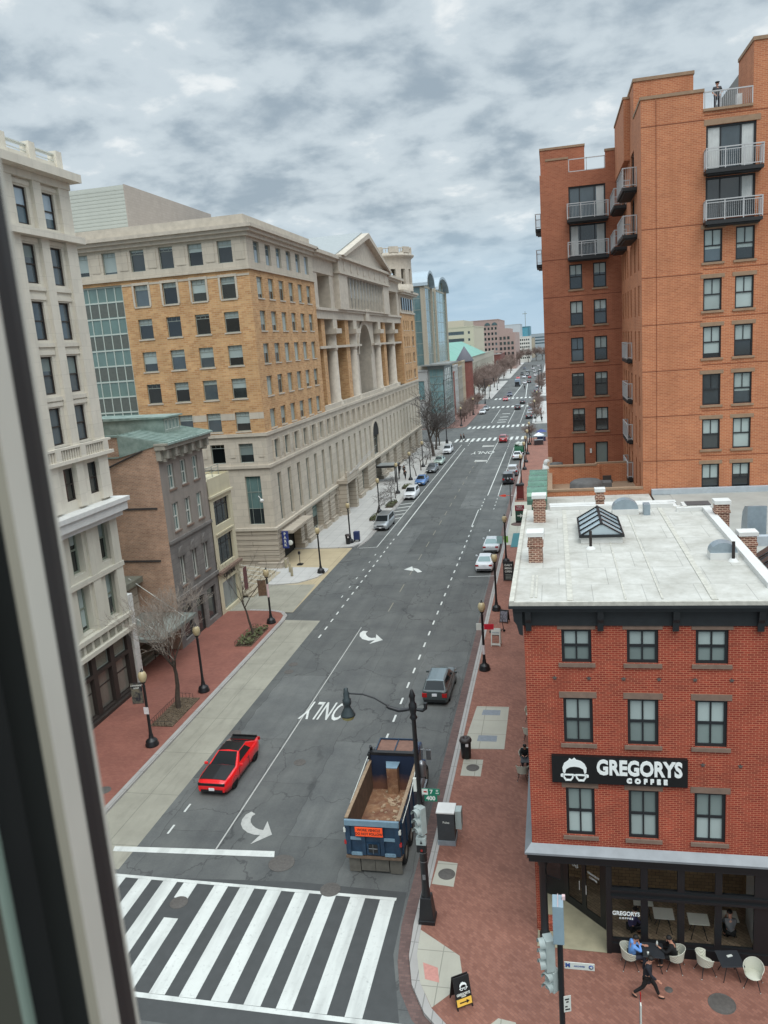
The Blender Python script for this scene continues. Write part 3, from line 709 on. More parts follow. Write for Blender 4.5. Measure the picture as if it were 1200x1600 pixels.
k = MB(M2); k.box(-.15, -.35, 15.75, H+.1, .05, 16.6); k.box(-.3, -.85, 16.6, H+.2, .05, 16.95); k.box(-.35, -1.05, 16.95, H+.25, .05, 17.1)
for i in range(6):
    u = .25+i*1.5; k.box(u, -.7, 15.9, u+.35, 0, 16.6); k.box(u+.03, -.5, 15.6, u+.32, 0, 15.95)
    if i < 5: k.box(u+.6, -.42, 15.95, u+1.25, 0, 16.4)
wbuild(k, 'cornice', plain('grey_cornice', (.60, .585, .54), .8, var=.15, scale=2), b)
k = MB(); k.poly([(-30.3, 56.5, 0), (-30.3, 56.5, 17.0), (-33.5, 56.5, 17.75), (-50, 56.5, 17.75), (-50, 56.5, 0)][::-1]); k.box(-50, 56.52, 0, -30.65, 64.5, 16.4)
wbuild(k, 'side_wall', B_OLD, b)
k = MB(); k.box(-50, 56.42, 11.9, -30.9, 56.5, 12.05); k.box(-50, 56.42, 7.6, -31.2, 56.5, 7.75); k.tube([(-35.3, 56.4, .2), (-35.3, 56.4, 14.6), (-35.1, 56.4, 15.2), (-31.5, 56.4, 16.6)], .07, 8)
wbuild(k, 'belt_strip', plain('dark_tar', (.25, .23, .22), .8, var=.2), b)
k = MB(); e = 56.4
k.extr([(-29.2, e, 17.1), (-33.5, e, 17.9), (-33.5, e, 16.2), (-50, e, 16.2), (-50, e, 16.1), (-33.7, e, 16.1), (-30.2, e, 16.95), (-29.2, e, 16.95)], (0, 8.4, 0)); k.box(-50, 56.38, 17.76, -33.4, 56.75, 17.9)
for i in range(15):
    yy = 56.5+i*.58; k.extr([(-29.25, yy, 17.1), (-33.5, yy, 17.9), (-33.5, yy, 17.97), (-29.25, yy, 17.17)], (0, .06, 0))
wbuild(k, 'roof', COPPER, b)
k = MB(); k.box(-44, 60.3, 16.3, -31.4, 63.1, 18.75); k.extr([(-44.3, 60.1, 18.75), (-31.1, 60.1, 18.75), (-31.1, 60.1, 18.87), (-44.3, 60.1, 19.1)], (0, 3.2, 0))
for i in range(16): k.box(-44+i*.8, 60.1, 18.8, -43.94+i*.8, 63.3, 19.13-.0165*i)
wbuild(k, 'roof_monitor', COPPER, b)
Mm = frameM((-31.4, 60.3, 0), A90)
k = MB(Mm); hm = [(.18+i*.65, .70+i*.65, 17.75, 18.6) for i in range(4)]; k.facade(2.8, 17.3, 18.75, hm, .08, y=-.02); wbuild(k, 'monitor_front', plain('weathered_green_board', (.55, .60, .56), .7, var=.1), b)
windows(b, Mm, hm, .05, t=.05, fm=F_WHITE, pm=G_DARK, name='monitor_window')
k = MB(); k.box(-33.2, 64.6, 0, -30.8, 65.3, 15.8); k.box(-33.3, 64.55, 15.8, -30.7, 65.4, 16.05, 1); wbuild(k, 'party_wall', [B_RED, WHITEC], b)
# ================================================================== cream shop building
CREAM = stone('cream_terracotta', (.765, .735, .63), (1.3, .7), .06, .008, .86, streak=.25)
b = thing('shop_building', 'narrow cream three storey shop building with wide dark windows and roof railing', 'building', (-34, 67, 0))
M3 = frameM((-30.25, 64.65, 0), A90); H = 5.0
k = MB(M3); h3 = [(.8, 4.3, 8.3, 10.6), (.8, 4.3, 4.6, 7.2)]; hs = [(.75, 4.25, .35, 3.0)]
k.facade(H, 0, 12.75, h3+hs, .3); k.box(-.05, -.2, 11.0, H+.1, .02, 11.2); k.box(-.05, -.35, 3.95, H+.1, .02, 4.2, 1); k.box(.5, -.12, 7.5, 4.5, .02, 7.65)
wbuild(k, 'front', [CREAM, LINTEL], b)
k = MB(); k.box(-44, 64.7, 0, -30.6, 69.65, 12.5); k.poly([(-30.25, 69.65, 0), (-44, 69.65, 0), (-44, 69.65, 12.75), (-30.25, 69.65, 12.75)]); wbuild(k, 'side_wall', CREAM, b)
windows(b, M3, h3, .3, t=.1, mull=(.33, .67), trans=(.72,), fm=F_BLACK, pm=G_DARK); windows(b, M3, hs, .3, t=.12, mull=(.62,), fm=F_GREY, pm=glassy('grey_shop_glass', (.42, .44, .44), .12), name='shop_window')
text('lettering', 'CENTRAL', .62, M3 @ Matrix.Translation((2.5, -.05, 3.55)) @ UPRIGHT, plain('sign_dark_letters', (.24, .22, .19), .6, var=0), b, .02, .01, world=True)
k = MB()
for z in (12.95, 13.2, 13.45): k.box(-31.2, 64.9, z, -31.15, 69.4, z+.04)
for y in (64.9, 66.4, 67.9, 69.35): k.box(-31.2, y, 12.5, -31.15, y+.05, 13.5)
wbuild(k, 'railing', F_GREY, b)
# ================================================================== big buff brick and limestone block
b = thing('courthouse_block', 'huge buff brick and limestone block with pediment, giant columns and round corner tower', 'building', (-45, 130, 0))
X0, Y0, Y1 = -30.2, 80.4, 182.0
MS = frameM((-60, Y0, 0), A0); MF = frameM((X0, Y0, 0), A90)
rows = [(29.15, 31.35), (25.75, 27.85), (22.3, 24.4), (18.85, 20.95), (15.35, 17.4)]
k = MB(MS); k2 = MB(MF)
sx_ = [60-33.45-3.28*i for i in range(4)]
hs_ = [(u, u+1.62, a, d) for u in sx_ for a, d in rows]; hc = [(7.0, 15.35, 8.0, 31.6)]
k.facade(29.8, 15.1, 32.0, hs_+[(7.0, 15.35, 15.1, 31.6)], .25)
fx = [2.0+3.55*i for i in range(6)]
hf = [(u, u+1.75, a, d) for u in fx for a, d in rows]
k2.facade(23.4, 15.1, 32.0, hf, .25)
m = MB(); m.T = None
for q in (k, k2):
    o = len(m.v); m.v += q.v; m.f += [tuple(o+i for i in f) for f in q.f]; m.m += q.m; m.s += q.s
m.quad((X0, 103.8, 15.1), (-34.5, 103.8, 15.1), (-34.5, 103.8, 32), (X0, 103.8, 32))
wbuild(m, 'brick_wall', B_BUFF, b)
# stone: attic, bands, base
m = MB(MS)
ha = [(60-33.4-3.28*i, 60-33.4-3.28*i+1.6, 32.75, 34.95) for i in range(8)]
m.facade(29.8, 32.0, 35.2, ha, .3)
h7 = [(u, u+1.62, 11.9, 14.0) for u in sx_+[sx_[-1]-3.28]]; ht = [(26.85, 28.65, 5.0, 10.4)]
m.facade(29.8, 4.5, 15.1, h7+ht+[(7.0, 15.35, 8.0, 15.1)], .28)
for z0, z1, p_ in ((31.35, 31.55, .05), (16.6, 17.3, .03)):
    for a, d in zip([15.35]+[u+1.62 for u in sorted(sx_)], sorted(sx_)+[29.8]): m.box(a, -p_, z0, d, .02, z1)
    
for u in sx_:
    m.box(u-.22, -.07, 29.15, u-.003, .02, 31.6); m.box(u+1.623, -.07, 29.15, u+1.84, .02, 31.6); m.box(u-.22, -.09, 31.36, u+1.84, .02, 31.62)
for u in [60-33.4-3.28*i+1.6+.35 for i in range(8)]:
    m.box(u, -.05, 32.95, min(u+1.0, 29.6), .02, 34.8)
    m.box(u+.2, -.06, 12.5, u+.8, .02, 13.5)
SD = m
m = MB(MF)
Lf = Y1-Y0
ha2 = [(u, u+1.75, 32.75, 34.95) for u in fx]
m.facade(23.4, 32.0, 35.2, ha2, .3)
NB = 28
h72 = [(2.0+3.55*i, 3.75+3.55*i, 11.9, 14.0) for i in range(NB)]; ht2 = [(2.3+3.55*i, 3.5+3.55*i, 4.9, 10.3) for i in range(NB) if i not in (14, 15)]
harch = [(50.7, 55.5, 4.9, 8.2)]
m.facade(Lf, 4.5, 15.1, h72+ht2+harch, .35)
m.quad((0, 0, 15.1), (23.4, 0, 15.1), (23.4, 0, 15.1), (0, 0, 15.1)) if False else None
for i in range(NB): m.box(4.25+3.55*i, -.06, 12.3, 5.15+3.55*i, .02, 13.6); m.box(3.78+3.55*i, -.16, 11.9, 3.98+3.55*i, .02, 14.1); m.box(1.76+3.55*i, -.16, 11.9, 1.97+3.55*i, .02, 14.1)
# round-headed niche over the entrance
arc = [(53.1+2.4*math.cos(q), -.12, 8.2+2.4*math.sin(q)) for q in [PI*i/12 for i in range(13)]]
for i in range(12):
    a, c = arc[i], arc[i+1]; a2 = (53.1+(a[0]-53.1)*1.22, -.12, 8.2+(a[2]-8.2)*1.22); c2 = (53.1+(c[0]-53.1)*1.22, -.12, 8.2+(c[2]-8.2)*1.22)
    m.quad(c, a, a2, c2); m.quad(a, c, (c[0], .02, c[2]), (a[0], .02, a[2])); m.quad(c2, a2, (a2[0], .02, a2[2]), (c2[0], .02, c2[2]))
for u in (50.2, 55.5): m.box(u, -.12, 4.9, u+.5, .02, 8.2)
m.extr([(p_[0], -.02, p_[2]) for p_ in arc], (0, .03, 0), 1)
SF = m
for z0, z1, p_ in ((31.95, 32.15, .22), (14.75, 15.1, .2), (11.3, 11.62, .22), (4.35, 4.65, .28)):
    SD.box(0, -p_, z0, 29.8+p_, .05, z1); SF.box(.051, -p_, z0, 23.4 if z0 > 20 else Lf, .05, z1)
# parapet of the base in front of the terrace
SF.box(23.6, .0, 15.1, Lf-22.2, .5, 15.75)
m = MB()
for q in (SD, SF):
    o = len(m.v); m.v += q.v; m.f += [tuple(o+i for i in f) for f in q.f]; m.m += q.m; m.s += q.s
wbuild(m, 'stone_wall', [S_BIG, INNER], b)
m = MB()
for z0, z1, p_ in ((35.2, 35.6, .35), (35.6, 35.95, .7), (35.95, 36.3, 1.0)): m.box(-60, Y0-p_, z0, X0+p_, 103.8, z1)
m.box(-60, Y0+.12, 36.3, X0-.12, 103.6, 37.35)
wbuild(m, 'main_cornice', S_BIGT, b)
m = MB(MS); m.facade(29.8, 0, 4.5, [], .3); m.box(27.5, -.55, 0, 30.35, .02, .75)
for z in (.9, 1.5, 2.1, 2.7, 3.3, 3.9): m.box(0, -.1, z, 30.0, .02, z+.5)
q = MB(MF); hg = [(1.9, 8.2, 0, 3.5), (9.5, 10.6, .2, 2.6), (13.4, 18.0, .7, 4.0), (20.6, 21.7, .3, 3.2), (24.0, 25.4, .2, 3.4), (29.0, 33.0, .2, 4.0), (36, 38, .4, 3.2), (41, 45, .4, 4.0), (51, 55.2, .1, 4.2), (60, 63, .5, 3.8), (67, 70, .5, 3.8), (75, 78, .5, 3.8), (84, 87, .5, 3.8), (92, 95, .5, 3.8)]
q.facade(Lf, 0, 4.5, hg, .8)
for a, c in ((0, 1.9), (8.2, 9.5), (10.6, 13.4), (18.0, 20.6), (21.7, 24.0), (25.4, 29.0), (33, 36), (38, 41), (45, 51), (55.2, 60), (63, 67), (70, 75), (78, 84), (87, 92), (95, Lf)):
    q.box(a, -.45, 0, c, .02, .7)
    for z in (.9, 1.5, 2.1, 2.7, 3.3, 3.9): q.box(a, -.1, z, c, .02, z+.5)
q.box(1.3, -1.5, 3.62, 9.0, .02, 3.95)
# the projecting porch with its balcony
q.box(26.2, -1.3, 0, 27.2, .02, 4.6); q.box(31.6, -1.3, 0, 32.6, .02, 4.6); q.box(25.9, -1.6, 4.66, 32.9, .02, 5.1); q.box(25.9, -1.6, 5.1, 27.3, -1.3, 6.2); q.box(31.5, -1.6, 5.1, 32.9, -1.3, 6.2); q.box(27.3, -1.55, 5.1, 31.5, -1.35, 5.9)
o = len(m.v); m.v += q.v; m.f += [tuple(o+i for i in f) for f in q.f]; m.m += q.m; m.s += q.s
wbuild(m, 'rusticated_base', S_BASE, b)
windows(b, MS, hs_, .25, t=.07, mull=((.33, .78, 1), (.67, .78, 1)), trans=(.78,), fm=F_GREY, pm=G_DARK, bm=G_BLIND, blinds=(0, .22, .5, .6, .35), sill=True, sm=S_BIGT)
windows(b, MF, hf, .25, t=.07, mull=(.5,), trans=(.8,), fm=F_GREY, pm=G_DARK, bm=G_BLIND, blinds=(.6, 1, .8, .4), sill=True, sm=S_BIGT, name='front_window')
windows(b, MS, ha, .3, t=.07, mull=((.33, .8, 1), (.67, .8, 1)), trans=(.8,), fm=F_GREY, pm=G_DARK, bm=G_BLIND, blinds=(.2, .5, .8, .25), name='attic_window')
windows(b, MF, ha2, .3, t=.07, mull=(.5,), trans=(.8,), fm=F_GREY, pm=G_WHITE, bm=G_BLUE, blinds=(0, .5, .3), name='attic_window')  # street-side attic panes coloured pale to imitate a bright sky reflection
windows(b, MS, h7, .28, t=.07, mull=((.33, .8, 1), (.67, .8, 1)), trans=(.8,), fm=F_GREY, pm=G_DARK, bm=G_BLINDG, blinds=(0, 1, .6), name='base_window')
windows(b, MF, h72, .35, t=.08, mull=(.5,), fm=F_GREY, pm=G_DARK, bm=G_BLINDG, blinds=(0, .5, .8), name='base_window')
windows(b, MS, ht, .28, t=.06, mull=(.25, .75), trans=(.33, .67), fm=F_GREY, pm=G_DARK, bm=G_GREEN, blinds=(.67,), name='tall_window')
windows(b, MF, ht2, .35, t=.09, mull=(.5,), trans=(.36, .68), fm=F_GREY, pm=G_DARK, bm=G_BLINDG, blinds=(0, .3), name='tall_window')
windows(b, MF, harch, .5, t=.1, mull=(.33, .67), trans=(.4, .8), fm=F_GREY, pm=G_DARK, name='arch_window')
windows(b, MF, hg[1:], .8, t=.12, trans=(.75,), mull=(.5,), fm=F_GREY, pm=G_DARK, bm=G_GREEN, blinds=(0, .7, 0), name='ground_opening')
windows(b, MS, hc, .3, t=.17, mull=tuple((i+1)/8 for i in range(7)), trans=tuple((i+1)/7/2 for i in range(13)), ft=.10, fm=plain('curtain_wall_frame', (.70, .74, .71), .5, var=0), pm=glassy('curtain_glass', (.43, .53, .505), .1, .7, .2), name='curtain_wall')
cwm = MB(MS)
for i in range(7):
    cwm = MB(MS); cwm.box(7.1, .262, 8.15+3.37*i, 15.25, .285, 9.55+3.37*i); wbuild(cwm, 'spandrel_panel', MATS.get('grey_spandrel') or plain('grey_spandrel', (.36, .38, .36), .4, var=.15), b)
k = MB(); k.box(-59.9, 81.2, 0, -31.1, 181.9, 15.05); k.box(-59.9, 81.2, 15.05, -31.1, 103.5, 36.4); k.box(-59.9, 103.5, 15.05, -36.0, 165.5, 33.0); k.box(-59.9, 165.5, 15.05, -31.1, 181.9, 32.8); wbuild(k, 'core', INNER, b)
k = MB(); k.box(-66, 88, 36, -47, 112, 43.2)
for i in range(17): k.box(-66.03, 87.97, 36.3+i*.4, -47.0, 88.05, 36.33+i*.4)
wbuild(k, 'penthouse_screen', stone('ribbed_metal_siding', (.70, .715, .685), (40, .4), .03, .02, .88, streak=.1), b)
k = MB(); k.box(-47.0, 87.98, 36, -46.9, 112.1, 43.25); wbuild(k, 'penthouse_side', stone('grey_pink_tile', (.655, .615, .58), (.8, .3), .06, .02, .9, streak=.1), b)
# temple front
ST = MB(); BR = MB()
zb, zt_ = 15.1, 27.4
def pier(y0, y1): BR.box(-34.4, y0, zb, -30.7, y1, zt_)
for y0, y1 in ((107.2, 108.9), (120.1, 122.3), (148.4, 150.6)): pier(y0, y1); wbuild(BR, 'brick_pier', B_BUFF, b); BR = MB()
BR.box(-34.5, 165.0, zb, -30.4, 165.2, 29.5)
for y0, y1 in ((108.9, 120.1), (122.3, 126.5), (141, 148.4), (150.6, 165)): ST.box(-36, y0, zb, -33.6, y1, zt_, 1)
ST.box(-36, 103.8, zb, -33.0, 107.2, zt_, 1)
# arch bay
yc, r_, zs_ = 134.0, 4.6, 22.1
for y0, y1 in ((126.9, yc-r_-.0), (yc+r_, 141.6)): ST.box(-34.2, y0, zb, -31.1, y1, zt_)
N = 16
pts = [(yc+r_*math.cos(PI*i/N), zs_+r_*1.05*math.sin(PI*i/N)) for i in range(N+1)]
for i in range(N):
    (ya, za), (yb, zb2) = pts[i], pts[i+1]
    ST.quad((-31.1, ya, za), (-31.1, ya, zt_), (-31.1, yb, zt_), (-31.1, yb, zb2)); ST.quad((-31.1, ya, za), (-31.1, yb, zb2), (-34.2, yb, zb2), (-34.2, ya, za))
    s1, s2 = 1.14, 1.14
    A_ = (yc+(ya-yc)*s1, zs_+(za-zs_)*s1); B_ = (yc+(yb-yc)*s2, zs_+(zb2-zs_)*s2)
    ST.quad((-30.85, yb, zb2), (-30.85, ya, za), (-30.85, *A_), (-30.85, *B_)); ST.quad((-30.85, ya, za), (-30.85, yb, zb2), (-31.1, yb, zb2), (-31.1, ya, za)); ST.quad((-30.85, *B_), (-30.85, *A_), (-31.1, *A_), (-31.1, *B_))
ST.box(-36, 127, zb, -34.2, 139, 27.3, 2)
for y in (yc-2.0, yc, yc+2.0): ST.box(-34.2, y-.18, zb, -33.9, y+.18, 26)
# string course tying columns and piers
ST.box(-34.5, 105.0, 23.4, -30.35, 129.0, 23.75); ST.box(-34.5, 139.0, 23.4, -30.35, 165, 23.75)
# entablature of the lower order and upper loggia
ST.box(-36, 103.8, zt_, -30.3, 165, 28.6); ST.box(-36, 103.8, 28.5, -30.0, 165, 28.85)
for y0, y1, z1 in ((103.8, 114.5, 36.0), (151.0, 165.0, 36.0)):
    for a, c in ((y0, y0+2.3), (y1-2.3, y1)): ST.box(-35, a, 28.8, -30.4, c, 33.4)
    ST.box(-36, y0, 28.8, -33.2, y1, 33.4, 1)
    ST.box(-37, y0, 33.4, -30.3, y1, 35.3); ST.box(-37, y0-.4, 35.3, -29.7, y1+.4, 35.65); ST.box(-37, y0-.8, 35.65, -29.2, y1+.8, 36.1)
    for u in range(5): ST.box(-33.2, y0+2.6+u*(y1-y0-5.4)/4, 29.2, -33.0, y0+2.8+u*(y1-y0-5.4)/4, 33.4)
# centre: glazed wall and pediment
ST.box(-36, 114.5, 28.8, -29.6, 119.6, 34.0); ST.box(-36, 146.0, 28.8, -29.6, 151.0, 34.0)
ST.box(-38, 114.5, 34.0, -29.5, 151.0, 35.9); ST.box(-38, 114.0, 35.9, -29.0, 151.5, 36.3); ST.box(-38, 114.2, 33.8, -29.3, 151.3, 34.05)
for i in range(8): ST.box(-29.5, 117.5+i*4.2, 34.4, -29.42, 118.3+i*4.2, 35.6)
ap = 41.3
ST.extr([(-29.7, 114.5, 36.3), (-29.7, 151.0, 36.3), (-29.7, 133, ap-.7)], (-8, 0, 0))
for s_ in (-1, 1):
    ST.extr([(-28.7, 133+s_*18.2, 36.3), (-28.7, 133, ap), (-28.7, 133, ap-.8), (-28.7, 133+s_*17.0, 36.3-.15)][::s_], (-4, 0, 0))
ST.box(-30.4, 131.7, 27.4, -29.9, 134.3, 29.3)
wbuild(BR, 'brick_return', B_BUFF, b)
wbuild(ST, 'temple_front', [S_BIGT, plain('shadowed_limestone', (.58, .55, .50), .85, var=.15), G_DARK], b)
m = MB(); m.extr([(-29.9, 114.4, 36.35), (-29.9, 133, 41.5), (-29.9, 151.6, 36.35)], (-24, 0, 0)); wbuild(m, 'pediment_roof', plain('grey_metal_roof', (.58, .60, .60), .7, .0, .1, 2), b)
hgz = [(.4, 26.8, 28.86, 33.9)]
windows(b, frameM((-30.2, 119.2, 0), A90), hgz, 0, t=.2, mull=tuple((i+1)/12 for i in range(11)), ft=.45, fm=S_BIGT, pm=G_BLUE, bm=G_WHITE, blinds=(.62,), name='glazed_gallery')
for y in (113.2, 125.2, 143.6, 157.3):
    c_ = MB(); c_.lathe((-31.15, y, 0), [(1.15, 15.1), (1.15, 15.5), (.98, 15.6), (.95, 16.0), (.82, 16.1), (.80, 22.9), (.78, 23.0), (.92, 23.1), (.92, 23.7), (.8, 23.8), (.8, 25.2), (.95, 25.4)], 20)
    c_.box(-32.5, y-1.5, 25.4, -29.8, y+1.5, 26.1); c_.box(-32.2, y-1.1, 26.1, -30.32, y+1.1, 27.39)
    wbuild(c_, 'column', S_BIGT, b)
# end block and round tower
ME = frameM((X0, 165.2, 0), A90)
m = MB(ME); he = [(u, u+w_, a, d) for u, w_ in ((2.3, 1.2), (4.9, 1.2), (7.5, 1.2), (12.2, 2.2)) for a, d in ((26.0, 28.0), (22.6, 24.7), (19.2, 21.2), (15.7, 17.6))]
m.facade(16.8, 15.1, 29.5, he, .25); m.T = None; m.quad((-34.5, 165.2, 15.1), (X0, 165.2, 15.1), (X0, 165.2, 29.5), (-34.5, 165.2, 29.5)); m.quad((X0, 182, 15.1), (-59, 182, 15.1), (-59, 182, 29.5), (X0, 182, 29.5))
wbuild(m, 'end_brick_wall', B_BUFF, b)
windows(b, ME, he, .25, t=.08, trans=(.5,), fm=F_GREY, pm=G_DARK, bm=G_BLINDG, blinds=(0, .5), sill=True, sm=S_BIGT, name='end_window')
m = MB(); m.box(-59, 165.3, 29.5, X0-.1, 181.9, 33.2); m.box(-59, 165.0, 29.4, X0+.2, 182.2, 29.75); m.box(-59, 164.6, 33.2, X0+.8, 182.7, 33.6); m.box(-59, 164.3, 33.6, X0+1.1, 183, 34.0)
for u in (166.8, 169.4, 172, 174.8, 178): m.box(-30.3, u, 30.2, -30.05, u+1.4, 32.6, 1)
wbuild(m, 'end_attic', [S_BIGT, G_DARK], b)
tc_ = (-34.3, 174.2, 0)
m = MB(); m.lathe(tc_, [(5.5, 34.0), (5.5, 35.4), (5.2, 35.5)], 40); m.lathe(tc_, [(5.35, 38.6), (5.35, 40.6), (5.6, 40.9), (6.0, 41.2), (6.05, 41.5), (5.5, 41.5), (5.5, 41.9), (0, 41.9)], 40)
for i in range(14):
    a = 2*PI*i/14; m.cbox((tc_[0]+5.0*math.cos(a), tc_[1]+5.0*math.sin(a), 37.0), (.7, 1.25, 3.4), 0, a)
for i in range(10):
    a = 2*PI*i/10+.2; m.cbox((tc_[0]+5.3*math.cos(a), tc_[1]+5.3*math.sin(a), 42.5), (.5, 2.0, 1.2), 0, a)
for i in range(60):
    a = 2*PI*i/60; m.cbox((tc_[0]+5.3*math.cos(a), tc_[1]+5.3*math.sin(a), 42.35), (.12, .14, .8), 0, a)
m.lathe(tc_, [(5.2, 42.75), (5.4, 42.75), (5.4, 42.9), (5.2, 42.9)], 40)
wbuild(m, 'round_tower', S_BIGT, b)
# canopy over the entrance, flag poles, wall camera
k = MB(MF); k.box(51.0, -3.6, 2.75, 55.0, .0, 3.05); k.box(51.3, -3.4, 3.05, 54.7, -.2, 3.12, 1)
for u in (51.3, 54.6): k.tube([(u, -3.3, .13), (u, -3.3, 2.75)], .1, 8)
wbuild(k, 'entrance_canopy', [M_BLACK, ROOFG], b)
for u in (27.6, 31.2):
    k = MB(MF); k.tube([(u, -1.4, 5.6), (u+2.4, -4.2, 8.6)], [.06, .03], 6); wbuild(k, 'flagpole', BALC, b)
k = MB(); k.tube([(-31.8, 80.4, 8.2), (-31.2, 79.6, 8.0)], .04, 6); k.ell((-31.1, 79.5, 7.85), .22, 12); wbuild(k, 'camera_globe', WHITEC, b)
sg = thing('parking_sign', 'tall narrow blue sign lettered PARK beside the garage mouth', 'sign', (-29.6, 81.5, 2.2))
k = MB(); k.box(-.36, -.08, -.2, .36, .08, 1.72); k.build('panel', plain('blue_sign', (.16, .22, .46), .5, var=.05), sg)
k = MB(); k.box(-.8, -.05, .2, -.3, .05, .32); k.box(-.8, -.05, 1.4, -.3, .05, 1.5); k.build('bracket', M_BLACK, sg)
for i, ch in enumerate('PARK'): text('lettering', ch, .42, Matrix.Translation((0, -.09, 1.42-.42*i)) @ UPRIGHT, F_WHITE, sg, .005, .02)
k = MB(); k.ell((.55, 0, .4), (.3, .06, .3), 14); k.build('disc', F_WHITE, sg)
# ================================================================== red brick corner building
b = thing('corner_building', 'red brick corner building with white flat roof, black cornice and black shopfront', 'building', (3, 34, .13))
XL, XR, YF, YB = -1.27, 7.2, 27.0, 41.6
MR = frameM((XL, YF, 0), A0); Wd = XR-XL
cx = [(.02, 1.04), (2.23, 3.27), (4.48, 5.53)]
hr = [(a-XL, c-XL, z0, z1) for a, c in cx for z0, z1 in ((11.85, 13.1), (8.75, 10.52), (5.02, 6.98))]
k = MB(MR); k.facade(Wd, 4.5, 14.0, hr, .16)
k.T = frameM((XL, YB, 0), AM90); k.facade(YB-YF, 4.5, 14.0, [], .2); k.T = None
k.quad((XR, YF, 0), (XR, YB, 0), (XR, YB, 14.0), (XR, YF, 14.0)); k.quad((XR, YB, 0), (XL, YB, 0), (XL, YB, 14.0), (XR, YB, 14.0))
wbuild(k, 'wall', B_RED, b)
windows(b, MR, [h for h in hr if h[2] > 8], .16, t=.10, mull=(.5,), trans=(.5,), ft=.08, fm=F_BLACK, pm=G_BLINDG, bm=G_BLIND, blinds=(.5,), name='window', sill=True, sm=LINTEL)
windows(b, MR, [h for h in hr if h[2] < 8], .16, t=.10, mull=(.5,), trans=(.5,), ft=.08, fm=F_BLACK, pm=G_BLIND, bm=G_BLINDG, blinds=(.5,), name='window', sill=True, sm=LINTEL)
for a, c, z0, z1 in hr:
    k = MB(MR); k.box(a-.14, -.025, z1+.005, c+.14, .02, z1+.23); wbuild(k, 'lintel', LINTEL, b)
for x, z in [(-.25+1.18*i, 11.28) for i in range(6)]+[(4.75, 8.08), (5.98, 8.08)]:
    k = MB(MR); pts = []
    for i in range(10):
        r_ = .09 if i % 2 == 0 else .04; pts.append((x-XL+r_*math.sin(PI*i/5), -.035, z+r_*math.cos(PI*i/5)))
    k.extr(pts, (0, .04, 0)); wbuild(k, 'anchor_star', M_IRON, b)
# cornice with brackets
k = MB()
k.box(-1.75, 26.52, 14.02, XR+.2, 27.2, 14.12); k.box(-1.62, 26.66, 13.86, XR+.15, 27.3, 14.02); k.box(XL-.1, 26.93, 13.26, XR+.05, 27.3, 13.86)
k.box(-1.75, 27.2, 14.02, -1.2, YB, 14.12); k.box(-1.62, 27.3, 13.86, -1.2, YB, 14.02); k.box(XL-.08, 27.3, 13.26, XL+.1, YB, 13.86)
for x in (-1.2, 1.25, 3.72, 6.4):
    k.extr([(x, 26.64, 13.86), (x, 26.92, 13.86), (x, 26.92, 13.06), (x, 26.84, 13.1), (x, 26.8, 13.4), (x, 26.7, 13.55)], (.2, 0, 0))
for y in (29.5, 32.5, 35.5, 38.5): k.extr([(-1.6, y, 13.86), (-1.35, y, 13.86), (-1.35, y, 13.06), (-1.45, y, 13.1), (-1.55, y, 13.5)], (0, .2, 0))
k.extr([(-1.62, 26.75, 13.86), (-1.3, 26.75, 13.86), (-1.3, 26.75, 12.95), (-1.42, 26.75, 13.0), (-1.5, 26.75, 13.35), (-1.6, 26.75, 13.5)], (0, .25, 0))
wbuild(k, 'cornice', plain('black_cornice', (.135, .15, .16), .5, var=.2, scale=3), b)
# roof
t = NT('white_roof_membrane'); p = t.pos(); f = t.noise(p, .9, 6, .7); g = t.noise(p, 3.5, 5, .7); bt = t.new('ShaderNodeTexBrick'); bt.offset = .35
bt.inputs['Scale'].default_value = 1; bt.inputs['Brick Width'].default_value = 1.75; bt.inputs['Row Height'].default_value = 2.2; bt.inputs['Mortar Size'].default_value = .015; t.link(p, bt.inputs['Vector'])
for n_, v_ in (('Color1', .95), ('Color2', 1.03), ('Mortar', .70)): bt.inputs[n_].default_value = (v_, v_, v_, 1)
col = t.mix(t.ramp(f, .3, .72), lin((.62, .61, .575)), lin((.765, .76, .735))); col = t.mix(t.ramp(g, .55, .8, 0, .55), col, lin((.56, .545, .505)))
M_ROOF = t.done(t.mix(1.0, col, bt.outputs['Color'], 'MULTIPLY'), .8)
k = MB(); k.box(-1.7, 26.56, 14.122, XR+.1, YB, 14.22)
wbuild(k, 'roof', M_ROOF, b)
k = MB()
for x in (.35, 5.05): k.box(x-.10, 26.8, 14.22, x+.10, YB-.3, 14.25)
for x in (2.2, 3.4): k.box(x-.03, 26.9, 14.22, x+.03, YB-.5, 14.245)
k.box(-1.72, 26.54, 14.122, -1.55, YB, 14.30); k.box(-1.55, 26.54, 14.122, XR+.1, 26.64, 14.26)
k.box(-1.02, 27.1, 14.22, -.92, 29.8, 14.245); k.box(-.85, 27.1, 14.22, -.78, 29.8, 14.245)
wbuild(k, 'roof_seam', plain('dirty_white_seam', (.70, .69, .65), .8, var=.25, scale=4), b)
k = MB(); k.box(-.35, YB-.25, 14.2, 5.74, YB+.05, 14.42); wbuild(k, 'parapet', WHITEC, b); k = MB(); k.box(XR-.25, 28.0, 14.22, XR+.12, 40.3, 14.42); k.box(5.75, 40.3, 14.2, XR+.12, 40.5, 14.42)
wbuild(k, 'parapet', WHITEC, b)
def chimney(x0, y0, x1, y1, z0, z1, cap=True):
    k = MB(); k.box(x0, y0, z0, x1, y1, z1); k.box(x0-.04, y0-.04, z1-.42, x1+.04, y1+.04, z1-.3)
    o = wbuild(k, 'chimney', B_CHIM, b)
    k = MB(); k.box(x0-.06, y0-.06, z1+.002, x1+.06, y1+.06, z1+.17); c = k.build('chimney_cap', WHITEC, o)
